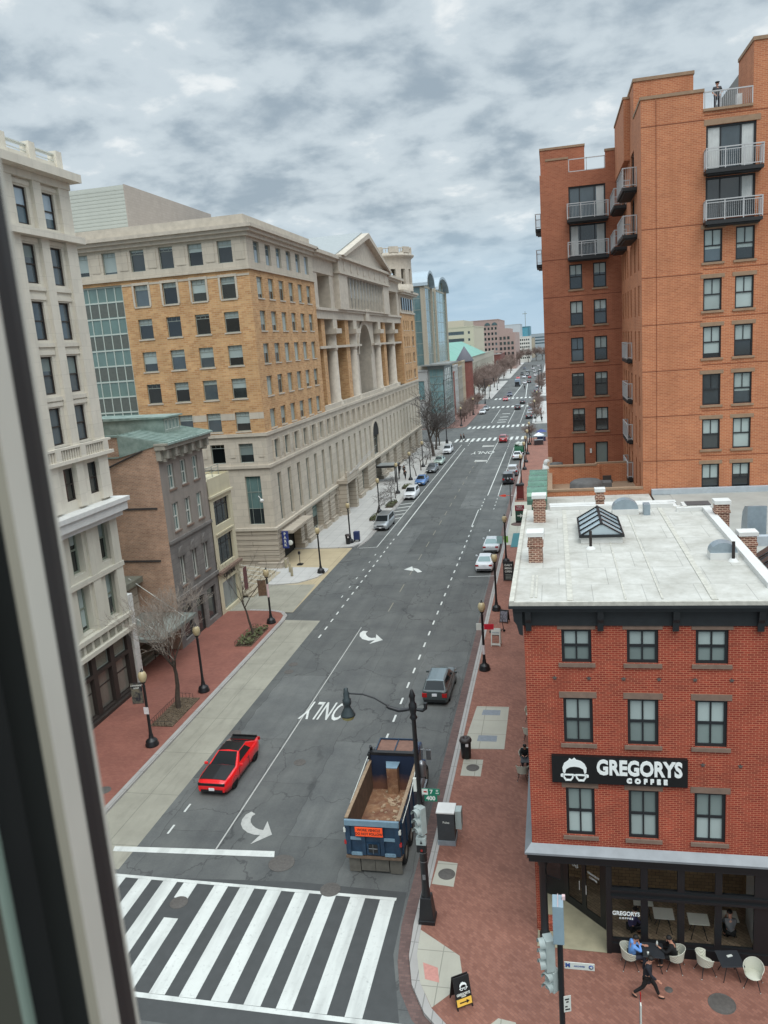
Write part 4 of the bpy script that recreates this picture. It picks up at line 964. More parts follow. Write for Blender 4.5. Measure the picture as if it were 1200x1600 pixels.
chimney(-1.18, 31.6, -.62, 32.3, 14.22, 15.3); chimney(-1.14, 38.7, -.56, 39.4, 14.22, 15.42); chimney(2.0, 42.0, 2.42, 42.45, 13.2, 15.0)
chimney(7.25, 38.6, 7.85, 39.2, 12.4, 14.9); chimney(7.5, 34.7, 8.15, 35.3, 12.4, 14.35)
# skylight
k = MB(); k.box(.98, 34.5, 14.22, 2.72, 37.9, 14.55); wbuild(k, 'skylight_kerb', WHITEC, b)
k = MB(); e = [(.95, 34.45, 14.56), (2.75, 34.45, 14.56), (1.85, 34.45, 15.1)]
k.extr(e, (0, 3.5, 0)); sky_ = wbuild(k, 'skylight', glassy('skylight_glass', (.55, .60, .62), .12), b)
k = MB()
for y in (34.45, 35.3, 36.2, 37.05, 37.9):
    k.tube([(.93, y, 14.58), (1.85, y, 15.13), (2.77, y, 14.58)], .045, 4, smooth=False)
k.box(1.8, 34.4, 15.06, 1.9, 38, 15.16); k.box(.9, 34.38, 14.5, 2.8, 34.46, 14.62); k.box(.9, 34.4, 14.5, .98, 38, 14.6); k.box(2.72, 34.4, 14.5, 2.8, 38, 14.6)
k.build('skylight_bar', M_BLACK, sky_)
for x, y in ((1.35, 33.6), (6.55, 31.4)):
    k = MB(); k.tube([(x, y, 14.2), (x, y, 15.0)], .06, 8); k.lathe((x, y, 14.22), [(.2, 0), (.12, .1), (.07, .12)], 10, 1); wbuild(k, 'vent_pipe', [plain('rusty_black_pipe', (.16, .13, .12), .7, var=.2), WHITEC], b)
STEEL = plain('galvanised_steel', (.58, .63, .66), .45, .5, .12, 4)
for x, y, s_ in ((3.3, 40.2, .62), (6.25, 31.9, .5)):
    k = MB(); k.box(x-s_, y-.35, 14.22, x+s_, y+.35, 14.5, 1)
    k.extr([(x+s_*math.cos(q), y-.3, 14.5+s_*.8*math.sin(q)) for q in [PI*i/10 for i in range(11)]], (0, .6, 0)); wbuild(k, 'roof_ventilator', [STEEL, WHITEC], b)
k = MB(); k.box(4.15, 39.7, 14.22, 4.45, 40.3, 14.75); wbuild(k, 'roof_fan', STEEL, b)
# ledge above the shop, shopfront with recessed corner door
k = MB(); k.extr([(-1.55, 26.72, 4.35), (XR, 26.72, 4.35), (XR, 27.0, 4.68), (-1.2, 27.0, 4.68)][::1], (0, 0, .06)) if False else None
k.add([(-1.55, 26.72, 4.36), (XR+.1, 26.72, 4.36), (XR+.1, 27.02, 4.62), (XL-.02, 27.02, 4.62), (-1.55, YB, 4.36), (XL-.02, YB, 4.62), (-1.55, 26.72, 4.28), (XR+.1, 26.72, 4.28), (-1.55, YB, 4.28)],
      [(0, 1, 2, 3), (4, 0, 3, 5), (6, 7, 1, 0), (8, 6, 0, 4)])
wbuild(k, 'ledge', plain('grey_lead_ledge', (.50, .52, .535), .5, .2, .12, 2), b)
SB = plain('black_shopfront', (.095, .105, .115), .4, var=.12, scale=3)
gx = [(1.6, 2.63), (2.88, 3.92), (4.17, 5.22), (5.46, 6.55)]
k = MB(MR)
gh = [(a-XL, c-XL, z0, z1) for a, c in gx for z0, z1 in ((.72, 2.48), (2.92, 3.8))]
k.facade(Wd, .13, 4.3, gh, .14, u0=1.42-XL)
k.box(1.42-XL, -.05, .13, Wd, .0, .55); k.box(1.38-XL, -.09, 2.52, Wd, .03, 2.62); k.box(1.38-XL, -.06, 2.78, Wd, .03, 2.86); k.box(-.2, -.16, 4.05, Wd, .3, 4.27); k.box(-.15, -.08, 3.85, Wd, .3, 4.045); k.box(1.38-XL, -.1, .13, 1.55-XL, .2, 3.85)
k.T = None
k.box(XL-.05, 27.0, 3.86, XL+.15, YB, 4.27); k.box(XL-.02, 30.4, .13, XL+.12, YB, 3.9)
wbuild(k, 'shopfront', SB, b)
k = MB(); k.lathe((-.92, 27.15, .13), [(.2, 0), (.2, .5), (.15, .55), (.14, 3.4), (.18, 3.5), (.2, 3.8)], 14); wbuild(k, 'corner_column', SB, b)
k = MB(); k.box(-1.24, 27.9, .13, -1.05, 28.2, 3.9); k.box(-1.2, 26.9+.9, .13, -.62, 28.3, .5) ; wbuild(k, 'brick_jamb', B_RED, b)
k = MB(); k.poly([(XL+.05, 26.95, .15), (1.42, 26.9, .15), (1.45, 28.2, .15), (-.3, 29.8, .15), (-1.2, 30.2, .15)]); wbuild(k, 'entrance_floor', M_WALK if False else plain('worn_concrete_floor', (.60, .575, .48), .85, var=.22, scale=1.3), b)
dirv = Vector((1.42+.16, 28.15-29.75, 0)); Ld = dirv.length; ang = math.atan2(dirv.y, dirv.x)
MD = frameM((-.16, 29.7, 0), ang)
k = MB(MD); dh = [(.25, 1.0, .5, 3.0), (1.22, 1.97, .5, 3.0), (.25, 1.97, 3.2, 3.8)]; k.facade(Ld+.03, .13, 4.2, dh, .06); wbuild(k, 'entrance_door', SB, b)
GL = NT('clear_shop_glass'); GL.b.inputs['Base Color'].default_value = (.90, .93, .92, 1); GL.b.inputs['Roughness'].default_value = .02; GL.b.inputs['Transmission Weight'].default_value = 1; GL.b.inputs['IOR'].default_value = 1.12
GL = GL.m; MATS['clear_shop_glass'] = GL
for a, c, z0, z1 in dh:
    k = MB(MD); k.quad((a, .03, z0), (c, .03, z0), (c, .03, z1), (a, .03, z1)); wbuild(k, 'door_glass', [GL], b)
for a, c, z0, z1 in gh:
    k = MB(MR); k.quad((a, .08, z0), (c, .08, z0), (c, .08, z1), (a, .08, z1)); wbuild(k, 'shop_window', [GL], b)
k = MB(MD); k.tube([(.93, -.06, 1.2), (.93, -.06, 1.6)], .02, 6); k.tube([(1.29, -.06, 1.2), (1.29, -.06, 1.6)], .02, 6); wbuild(k, 'door_handle', WHITEC, b)
# side glass by the door
k = MB(frameM((-1.15, 30.15, 0), math.atan2(-.45, .99))); k.facade(1.1, .13, 4.2, [(.2, .95, 1.0, 3.8)], .06); wbuild(k, 'side_panel', SB, b)
k = MB(frameM((-1.15, 30.15, 0), math.atan2(-.45, .99))); k.quad((.2, .03, 1.0), (.95, .03, 1.0), (.95, .03, 3.8), (.2, .03, 3.8)); wbuild(k, 'side_glass', [G_DARK], b)
# interior
k = MB(); k.poly([(1.45, 27.14, .17), (7.1, 27.14, .17), (7.1, 31.5, .17), (-.2, 31.5, .17), (-.2, 29.9, .17), (1.45, 28.2, .17)]); wbuild(k, 'shop_floor', paving('herringbone_floor', (.60, .52, .43), (.50, .43, .35), (.3, .27, .23), .3, rad(45)), b)
k = MB(); k.box(-1.2, 31.5, .17, 7.15, 31.6, 4.2); k.box(7.0, 27.15, .17, 7.1, 31.5, 4.2); k.box(-1.2, 27.15, 4.2, 7.15, 31.6, 4.3); wbuild(k, 'interior_wall', brick('interior_tile', (.66, .54, .40), (.56, .45, .33), (.35, .29, .23), .3, .15, .01), b)
k = MB(); k.box(6.75, 27.3, .17, 6.95, 29.5, 3.0); wbuild(k, 'interior_partition', WHITEC, b)
# lettering on glass
LET = plain('white_sign_letters', (.90, .92, .91), .5, var=0)
text('window_lettering', 'GREGORYS', .24, MR @ Matrix.Translation((2.1-XL, .065, 1.78)) @ UPRIGHT, LET, b, .004, .007, sx=.82, world=True)
text('window_lettering', 'COFFEE', .10, MR @ Matrix.Translation((2.1-XL, .065, 1.58)) @ UPRIGHT, LET, b, .004, .004, world=True, spacing=1.6)
def logo(mb, c, s, y0, th):
    """quiff of hair over thick glasses, in x/z around c"""
    hair = [(-.50, -.10), (-.52, .12), (-.44, .32), (-.26, .46), (-.22, .56), (-.10, .50), (.0, .60), (.08, .50), (.28, .44), (.44, .30), (.52, .12), (.50, -.10), (.42, -.16), (.38, .06), (.2, .16), (.0, .18), (-.2, .15), (-.36, .04), (-.42, -.18)]
    mb.extr([(c[0]+a*s, y0, c[1]+d*s) for a, d in hair], (0, th, 0))
    for sg_ in (-1, 1):
        out = [(.04, -.20), (.50, -.20), (.50, -.34), (.40, -.52), (.16, -.52), (.05, -.36)]; inn = [(.11, -.26), (.43, -.26), (.43, -.33), (.36, -.45), (.19, -.45), (.12, -.35)]
        n = 6
        for i in range(n):
            j = (i+1) % n; q = [out[i], out[j], inn[j], inn[i]]; q = [(c[0]+sg_*a*s, y0, c[1]+d*s) for a, d in q]
            mb.extr(q if sg_ > 0 else q[::-1], (0, th, 0))
        mb.extr([(c[0]+sg_*a*s, y0, c[1]+d*s) for a, d in [(.48, -.18), (.60, -.22), (.60, -.32), (.48, -.36)]][::sg_], (0, th, 0))
    mb.extr([(c[0]+a*s, y0, c[1]+d*s) for a, d in [(-.06, -.22), (.06, -.22), (.06, -.28), (-.06, -.28)]], (0, th, 0))
k = MB(MD); logo(k, (.62, 2.2), .32, .015, .008); wbuild(k, 'door_emblem', LET, b)
for i, s_ in enumerate(('GREGORYS', 'COFFEE')): text('door_lettering', s_, .12, MD @ Matrix.Translation((1.6, .02, 2.2-.18*i)) @ UPRIGHT, LET, b, .003, .003, world=True)
sg = thing('shop_sign', 'long black shop sign with white letters GREGORYS COFFEE and a hair and glasses emblem', 'sign', (1.9, 26.9, 7.78))
k = MB(); k.box(-2.35, -.06, -.53, 2.33, .098, .53); k.build('panel', plain('black_sign_panel', (.07, .075, .08), .45, var=0), sg)
k = MB(); logo(k, (-1.55, -.0), .82, -.10, .038); k.build('emblem', LET, sg)
text('lettering', 'GREGORYS', .78, Matrix.Translation((.68, -.08, .12)) @ UPRIGHT, LET, sg, .02, .028, sx=.74)
text('lettering', 'COFFEE', .235, Matrix.Translation((.95, -.08, -.35)) @ UPRIGHT, LET, sg, .02, .018, spacing=1.95)
# ================================================================== low annex behind
b = thing('roof_annex', 'low white roofed annex behind the red corner building with green barrel bays', 'building', (2.5, 48, .13))
k = MB(); k.box(-.95, 42.7, .13, 5.55, 53.9, 12.3); wbuild(k, 'wall', B_RED, b)
k = MB(); k.box(-.95, 42.7, 12.3, 5.95, 53.95, 12.42); wbuild(k, 'roof', M_ROOF, b)
k = MB(); k.box(-.35, 43.3, 13.55, 6.05, 43.7, 14.05); k.box(-.4, 43.2, 13.95, 6.15, 43.8, 14.1); k.box(-.3, 43.4, 12.4, 5.95, 43.65, 13.55, 1); k.box(5.7, 40.6, 13.9, 6.05, 43.3, 14.1)
k.box(-1.3, 42.6, 12.4, -.95, 45.5, 13.2)
wbuild(k, 'parapet', [WHITEC, B_CHIM], b)
GC = plain('glossy_green_copper', (.31, .44, .375), .2, .3, .3, 3)
for i in range(4):
    y = 47.0+i*1.95; k = MB()
    k.extr([(-1.7, y+.86*math.cos(q), 13.55+.95*math.sin(q)) for q in [PI*j/12 for j in range(13)]], (1.15, 0, 0)); k.box(-1.45, y-.8, 9.5, -.6, y+.8, 13.55)
    wbuild(k, 'barrel_bay', GC, b)
# neighbour
b = thing('neighbour_building', 'low flat roofed building with pale grey roof, right of the red corner building', 'building', (14, 38, .13))
k = MB(); k.box(7.22, 27.0, .13, 24, 53.9, 12.3); wbuild(k, 'wall', B_RED, b)
k = MB(); k.box(7.22, 27.0, 12.3, 24, 53.9, 12.42); k.box(6.1, 42.0, 12.3, 7.22, 53.9, 12.4); wbuild(k, 'roof', plain('grey_white_membrane', (.62, .62, .595), .85, var=.16, scale=.7), b)
k = MB(); k.box(6.1, 53.5, 12.42, 24, 53.9, 12.75); wbuild(k, 'parapet', plain('pale_grey_flashing', (.66, .69, .71), .6, var=.1), b); k = MB(); k.box(8.3, 40.2, 12.42, 24, 40.6, 12.9); wbuild(k, 'kerb', MATS['pale_grey_flashing'], b)
k = MB(); k.extr([(9.3, 41.6, 12.42), (9.3, 42.9, 12.42), (9.3, 42.9, 12.9), (9.3, 42.7, 13.6), (9.3, 42.2, 14.0), (9.3, 41.6, 14.1)][::-1], (.9, 0, 0)); wbuild(k, 'vent_hood', STEEL, b)
k = MB(); k.extr([(9.0, 35.2, 12.42), (10.9, 35.2, 12.42), (9.95, 35.2, 13.1)], (0, 3.5, 0)); sk_ = wbuild(k, 'skylight', glassy('dark_skylight_glass', (.2, .22, .23), .12), b)
k = MB(); k.box(9.9, 35.15, 13.05, 10.0, 38.75, 13.15); k.box(8.95, 35.1, 12.42, 10.95, 35.2, 12.6)
for y in (35.2, 36.1, 37, 37.9): k.tube([(8.98, y, 12.48), (9.95, y, 13.13), (10.92, y, 12.48)], .04, 4)
k.build('skylight_bar', M_BLACK, sk_)
hv = thing('rooftop_unit', 'white rooftop air unit with dark grille top behind the red corner building', 'air conditioner', (7.6, 46, 12.42))
k = MB(); k.box(-.75, -.6, 0, .75, .6, .95); k.build('casing', WHITEC, hv); k = MB(); k.box(-.55, -.5, .952, .7, .5, 1.0); k.build('grille', plain('dark_grille', (.30, .29, .29), .7, var=.1), hv); k = MB(); k.box(-1.25, -.4, 0, -.78, .4, .8); k.build('duct', WHITEC, hv)
# ================================================================== orange brick apartment building
b = thing('apartment_building', 'tall orange brick apartment building with dark windows and white railed balconies on the right', 'building', (10, 62, .13))
XF, YA, YW, XW = 5.6, 54.0, 69.0, -.62
MA = frameM((XF, YA, 0), A0); MWg = frameM((XW, YW, 0), A0); MSd = frameM((XF, YW, 0), AM90)
tops = [28.75, 25.85, 22.95, 20.0, 17.15, 14.25]
k = MB(MA)
ha = [(x-XF, x-XF+1.08, z-1.95, z) for x in (9.24, 11.08, 14.9, 17.0) for z in tops]
hb = [(9.32-XF, 12.12-XF, 32.1, 34.62), (9.32-XF, 12.12-XF, 29.2, 31.72), (14.6-XF, 17.4-XF, 32.1, 34.62), (14.6-XF, 17.4-XF, 29.2, 31.72)]
k.facade(22, .13, 35.5, ha+hb, .2)
k.facade(9.15-XF, 35.5, 36.5, [], .2); k.facade(22, 35.5, 38.9, [], .2, u0=11.9-XF)
k.T = MSd
hside = [(u, u+.75, z-1.95, z) for u in (1.2, 3.2, 5.2, 7.6, 10.4, 12.8) for z in tops]+[(u, u+2.2, z-2.4, z) for u in (1.5, 8.5) for z in (34.6, 31.7)]
k.facade(15, .13, 36.5, hside, .2)
k.T = None
k.quad((11.9, 58.0, 35.5), (11.9, 54, 35.5), (11.9, 54, 38.9), (11.9, 58, 38.9))
k.box(XF+.02, 58.5, 36.5, 9.3, 69, 38.75); k.box(5.2, 61.0, 34.5, 6.2, 69, 38.4)
wbuild(k, 'front_wall', B_ORANGE, b)
k = MB(); k.box(XF+.3, 54.4, .13, 27, 68.9, 35.3); wbuild(k, 'core', INNER, b)
k = MB(); k.box(XF+.3, 54.3, 35.3, 27, 69, 35.42); k.box(12.2, 54.3, 35.4, 27, 69, 38.6); wbuild(k, 'roof_deck', ROOFG, b)
k = MB(); k.box(XF-.06, 53.94, 36.5, 9.2, 54.4, 36.68); k.box(XF-.05, 54.4, 36.5, 6.0, 58.4, 36.68); k.box(XF-.03, 58.44, 38.75, 9.36, 69, 38.95); k.box(5.14, 60.95, 38.4, 6.25, 69, 38.55); k.box(11.84, 53.94, 38.9, 27, 58, 39.1)
k.box(9.15, 53.9, 35.42, 11.9, 54.2, 35.56)
lt_ = MB(); lt_.box(-.16, -.03, 0.005, 1.24, .02, .24); lt_ = lt_.mesh('lintel', LINTEL2)
for x in (9.24, 11.08, 14.9, 17.0):
    for z in tops: inst('lintel', lt_, b, Matrix.Translation((x, YA, z)))
k.box(9.2, YA-.03, 34.63, 12.35, YA+.02, 34.95)
wbuild(k, 'stone_trim', LINTEL2, b)
DJ = plain('dark_brick_joint', (.50, .29, .20), .9, var=.1)
k = MB(MA)
for z in (34.95, 29.05, 26.15, 23.25, 20.35, 17.45, 14.55): k.box(.0, -.012, z, 3.6, .01, z+.05); k.box(3.62, -.012, z+.22, 22, .01, z+.26)
k.box(.85, -.012, .13, .89, .01, 36.4)
wbuild(k, 'string_course', DJ, b)
WK = dict(t=.09, mull=((.5, .5, 1),), trans=(.5,), ft=.08, fm=F_BLACK)
windows(b, MA, ha, .2, pm=G_DARK, bm=G_BLIND, blinds=(.5, .25, 1, .5, 0, .75), sill=True, sm=LINTEL2, **WK)
windows(b, MSd, [h for h in hside if h[1]-h[0] < 1], .2, pm=G_DARK, bm=G_BLINDG, blinds=(.5, 0), name='side_window', **WK)
windows(b, MA, hb, .2, t=.12, mull=(.30, .70), ft=.1, fm=F_BLACK, pm=G_DARK, bm=G_BLIND, blinds=(0, .0), name='balcony_door')
windows(b, MSd, [h for h in hside if h[1]-h[0] > 1], .2, t=.12, mull=(.5,), ft=.1, fm=F_BLACK, pm=G_DARK, name='balcony_door')
def curtain(M, u0, u1, z0, z1):
    k = MB(M)
    n = 8
    for i in range(n):
        a = u0+(u1-u0)*i/n; c = u0+(u1-u0)*(i+1)/n; k.quad((a, .165, z0), (c, .165 if i % 2 else .15, z0), (c, .165 if i % 2 else .15, z1), (a, .165, z1))
    wbuild(k, 'curtain', plain('pale_curtain', (.76, .77, .76), .8, var=.1) if 'pale_curtain' not in MATS else MATS['pale_curtain'], b)
curtain(MA, 9.45-XF, 10.1-XF, 32.2, 34.5); curtain(MA, 11.35-XF, 12.0-XF, 32.2, 34.5); curtain(MA, 11.4-XF, 12.0-XF, 30.4, 31.6)
def balcony(M, u0, u1, z, proj=.8, par=None):
    k = MB(M); k.box(u0, -proj, z-.22, u1, -.01, z-.02); k.box(u0+.12, -proj+.15, z-.32, u1-.12, -.01, z-.22)
    o = wbuild(k, 'balcony', BALCD, b)
    k = MB(M); H = 1.12
    n = max(2, round((u1-u0)/1.05))
    for i in range(n+1):
        u = u0+(u1-u0-.06)*i/n; k.box(u, -proj, z, u+.06, -proj+.05, z+H)
    k.box(u0, -proj-.01, z+H, u1, -proj+.06, z+H+.06); k.box(u0+.06, -proj+.005, z+.08, u1-.06, -proj+.045, z+.13); k.box(u0+.06, -proj+.005, z+.98, u1-.06, -proj+.045, z+1.02)
    for i in range(int((u1-u0)/.11)): k.box(u0+.08+i*.11, -proj+.015, z+.13, u0+.095+i*.11, -proj+.035, z+.98)
    for u in (u0, u1-.05):
        k.box(u, -proj+.06, z+H, u+.05, -.02, z+H+.06); k.box(u, -.08, z, u+.05, -.02, z+H); k.box(u, -proj+.06, z+.08, u+.05, -.08, z+.13)
        for i in range(int(proj/.11)): k.box(u+.015, -proj+.08+i*.11, z+.13, u+.03, -proj+.095+i*.11, z+H)
    k.build('railing', BALC, o)
balcony(MA, 9.2-XF, 12.4-XF, 32.05); balcony(MA, 9.2-XF, 12.4-XF, 29.15); balcony(MA, 14.5-XF, 17.6-XF, 32.05); balcony(MA, 14.5-XF, 17.6-XF, 29.15)
for z in (32.05, 29.15):
    balcony(MSd, 1.2, 5.2, z, .9); balcony(MSd, 8.0, 12.6, z, .9)
for z in (21.0, 18.1, 15.15, 12.35): balcony(MSd, 4.8, 8.6, z+1.9-1.9+.0, .42)
k = MB(MA)
k.box(9.2-XF, -.0, 35.56, 9.26-XF, .05, 36.5); k.box(11.84-XF, 0, 35.56, 11.9-XF, .05, 36.5); k.box(9.2-XF, -.01, 36.45, 11.9-XF, .06, 36.52)
for u in (10.1, 11.0): k.box(u-XF, 0, 35.56, u+.05-XF, .05, 36.45)
for i in range(24): k.box(9.3-XF+i*.107, .015, 35.6, 9.315-XF+i*.107, .035, 36.45)
wbuild(k, 'terrace_railing', BALC, b)
k = MB(); k.box(11.1, 54.5, 35.42, 11.4, 54.8, 36.3); wbuild(k, 'terrace_post', WHITEC, b)
# rear wing
k = MB(MWg)
hw = [(x-XW, x-XW+1.02, z-1.95, z) for x in (1.52, 3.4) for z in (28.55, 25.66, 22.73, 19.84, 16.9)]; hd = [(1.46-XW, 2.5-XW, 12.05, 14.0), (3.35-XW, 4.35-XW, 12.05, 14.0)]
hbb = [(1.6-XW, 4.45-XW, 32.0, 34.5), (1.6-XW, 4.45-XW, 29.1, 31.6)]
k.facade(6.32, 11.0, 35.6, hw+hd+hbb, .2); k.facade(1.61-XW, 35.6, 36.6, [], .2, u0=.6); k.facade(6.32, 35.6, 36.85, [], .2, u0=4.45-XW)
k.T = frameM((XW, 84, 0), AM90); k.facade(15, .13, 35.6, [(u, u+1.0, z-1.95, z) for u in (3, 8, 12.5) for z in tops], .2); k.T = None
k.box(-.55, 70.6, 35.6, 2.96, 84, 37.75); k.box(XW+.01, YW+.3, 35.3, XF, 84, 35.6)
wbuild(k, 'wing_wall', B_RUST, b)
k = MB(); k.box(XW+.25, YW+.4, .13, XF, 83.9, 35.3); wbuild(k, 'wing_core', INNER, b)
k = MB(); k.box(-.6, 70.55, 37.75, 3.0, 84, 37.92); k.box(-.15, 68.95, 36.6, 1.65, 69.3, 36.75); k.box(4.42, 68.95, 36.85, 5.6, 69.3, 37.02)
wbuild(k, 'wing_trim', LINTEL2, b)
k = MB(MWg)
for z in (29.0, 26.05, 23.2, 20.3, 17.4, 14.5): k.box(0, -.012, z, 6.3, .01, z+.05)
wbuild(k, 'wing_string_course', plain('dark_rust_joint', (.43, .24, .18), .9, var=.1), b)
windows(b, MWg, hw, .2, pm=G_DARK, bm=G_BLIND, blinds=(.5, .25, 0, .4), sill=True, sm=LINTEL2, name='wing_window', **WK)
windows(b, MWg, hd, .2, t=.09, fm=F_BLACK, ft=.08, pm=G_BLINDG, name='terrace_door'); windows(b, MWg, hbb, .2, t=.12, mull=(.3, .7), ft=.1, fm=F_BLACK, pm=G_DARK, bm=G_BLIND, blinds=(0,), name='balcony_door')
curtain(MWg, 1.72-XW, 2.3-XW, 29.2, 31.5); curtain(MWg, 3.75-XW, 4.35-XW, 32.1, 34.4); curtain(MWg, 3.75-XW, 4.35-XW, 29.2, 31.5)
balcony(MWg, 1.44-XW, 4.62-XW, 31.95, .9); balcony(MWg, 1.44-XW, 4.62-XW, 29.05, .9)
Mw2 = frameM((XW, 84, 0), AM90)
for z in (31.95, 29.05): balcony(Mw2, 8.5, 12.0, z, .5)
k = MB(MWg); k.box(1.62-XW, .0, 36.5, 4.44-XW, .06, 36.57); k.box(1.62-XW, 0, 35.6, 4.44-XW, .06, 35.66)
for u in (1.64, 3.0, 4.38): k.box(u-XW, 0, 35.6, u+.06-XW, .06, 36.55)
wbuild(k, 'wing_railing', BALC, b)
k = MB(); k.box(2.87, 68.85, 13.1, 3.02, 68.98, 13.45); wbuild(k, 'wall_lamp', WHITEC, b)
# patio walls between
k = MB(); k.box(XW, 54.0, .13, XF, 54.3, 12.75); k.box(XW, 54.3, .13, XW+.3, 69, 12.75); k.box(-.5, 60.9, 12.0, 2.95, 61.2, 13.3); k.box(2.95, 61.2, 12.0, 5.55, 61.5, 13.35); k.box(2.95, 60.9, 12, 3.2, 61.5, 13.35)
wbuild(k, 'patio_wall', B_ORANGE, b)
k = MB(); k.box(XW-.05, 53.95, 12.75, XF+.01, 54.35, 12.88); k.box(XW-.05, 54.35, 12.75, XW+.35, 69, 12.88); k.box(-.5, 60.85, 13.3, 3.0, 61.25, 13.42); k.box(2.9, 61.25, 13.352, 5.55, 61.55, 13.47); k.box(XW+.3, 54.3, 11.9, XF, 69, 12.0)
wbuild(k, 'patio_coping', LINTEL2, b)
COVER = plain('grey_cover_cloth', (.36, .355, .35), .9, var=.2, scale=3)
k = MB(); k.lathe((0, 0, 0), [(0, .95), (.9, .9), (1.15, .75), (1.2, 0)], 14); k.box(.9, -.5, 0, 1.7, .5, .75); o = k.build('patio_cover', COVER); o.location = (2.1, 57.2, 12.0); tag(o, 'patio furniture under a dark grey cover on the brick walled terrace', 'covered furniture')
k = MB(); k.box(-.3, -.3, 0, .3, .3, .45); k.box(-.3, .24, .45, .3, .3, .9); k.box(-.36, -.3, .45, -.3, .3, .6); k.box(.3, -.3, .45, .36, .3, .6); o = k.build('patio_chair', plain('dark_wicker', (.25, .22, .20), .8)); o.location = (3.6, 58.5, 12.0); tag(o, 'dark patio chair on the brick walled terrace beside the covered furniture', 'chair')
k = MB(); k.lathe((0, 0, 0), [(0, 1.1), (.5, 1.05), (.62, .6), (.6, 0)], 10); o = k.build('grill', COVER); o.location = (.05, 64.5, 12.0); tag(o, 'round grey covered grill on the terrace near its street corner', 'covered grill')
k = MB(); k.ell((0, 0, .3), (.32, .38, .30), 12); k.ell((0.05, 3.6, .3), (.30, .36, .28), 12); k.box(-.3, -.6, -.9, .3, 4.2, .1); o = k.build('roof_vents', WHITEC); o.location = (-.75, 63.0, 12.5); tag(o, 'pair of white domed vents on the ledge beside the terrace', 'roof vent')
# ================================================================== vehicles
def carpaint(name, srgb, metal=.0, rough=.28):
    t = NT(name); return t.done(lin(srgb), rough, metal, .5, .8)
CG = NT('car_glass').done(lin((.12, .14, .15)), .07, 0, .35); CG2 = NT('car_glass_pale').done(lin((.46, .56, .56)), .12, 0, .8)
RIM = plain('alloy_rim', (.55, .56, .57), .35, .7, 0); RIMB = plain('black_rim', (.09, .09, .1), .4, .2, 0)
LAMPW = plain('headlight_lens', (.82, .84, .84), .15, .1, 0); LAMPR = plain('taillight_lens', (.62, .10, .10), .25, 0, 0)
TRIM = plain('black_trim', (.09, .09, .095), .6, var=0); PLATE = plain('licence_plate', (.85, .86, .87), .5, var=0)
KIND = {
 'sedan': dict(L=4.75, W=1.82, prof=[(2.375, .50), (2.36, .70), (2.15, .80), (1.05, .96), (-1.55, .99), (-2.28, .97), (-2.37, .80), (-2.375, .5)], ws=(1.08, .22), rear=(-.95, -1.75), belt=(.94, .97), H=1.45, wr=.58, wheel=(1.42, -1.38), r=.33),
 'suv': dict(L=4.7, W=1.88, prof=[(2.35, .55), (2.33, .85), (2.1, .98), (1.05, 1.10), (-2.0, 1.12), (-2.3, 1.08), (-2.35, .8), (-2.35, .55)], ws=(1.1, .35), rear=(-1.85, -2.28), belt=(1.06, 1.09), H=1.70, wr=.64, wheel=(1.42, -1.40), r=.36),
 'wagon': dict(L=4.55, W=1.78, prof=[(2.27, .52), (2.25, .78), (2.05, .90), (1.05, 1.02), (-1.95, 1.04), (-2.22, 1.0), (-2.27, .75), (-2.27, .5)], ws=(1.1, .35), rear=(-1.75, -2.2), belt=(.99, 1.02), H=1.62, wr=.62, wheel=(1.38, -1.32), r=.35),
 'van': dict(L=5.1, W=1.98, prof=[(2.55, .5), (2.53, .82), (2.35, .95), (1.6, 1.08), (-2.4, 1.1), (-2.5, 1.05), (-2.55, .8), (-2.55, .5)], ws=(1.65, .75), rear=(-2.2, -2.5), belt=(1.05, 1.08), H=1.75, wr=.72, wheel=(1.6, -1.45), r=.34),
 'jeep': dict(L=4.3, W=1.88, prof=[(2.1, .6), (2.08, 1.05), (1.95, 1.12), (.75, 1.16), (-1.95, 1.16), (-2.08, 1.12), (-2.1, .9), (-2.1, .6)], ws=(.8, .55), rear=(-1.95, -2.08), belt=(1.14, 1.14), H=1.82, wr=.72, wheel=(1.3, -1.28), r=.40),
 'coupe': dict(L=5.0, W=1.94, prof=[(2.5, .50), (2.48, .80), (2.30, .90), (.95, .99), (-1.5, 1.02), (-2.36, 1.05), (-2.47, .88), (-2.5, .5)], ws=(.95, .0), rear=(-1.05, -1.98), belt=(.955, 1.02), H=1.43, wr=.57, wheel=(1.50, -1.46), r=.37),
}
def lerp_prof(prof, y):
    for (a, za), (b_, zb) in zip(prof, prof[1:]):
        if b_ <= y <= a: return za+(zb-za)*((a-y)/(a-b_) if a > b_ else 0)
    return prof[-1][1]
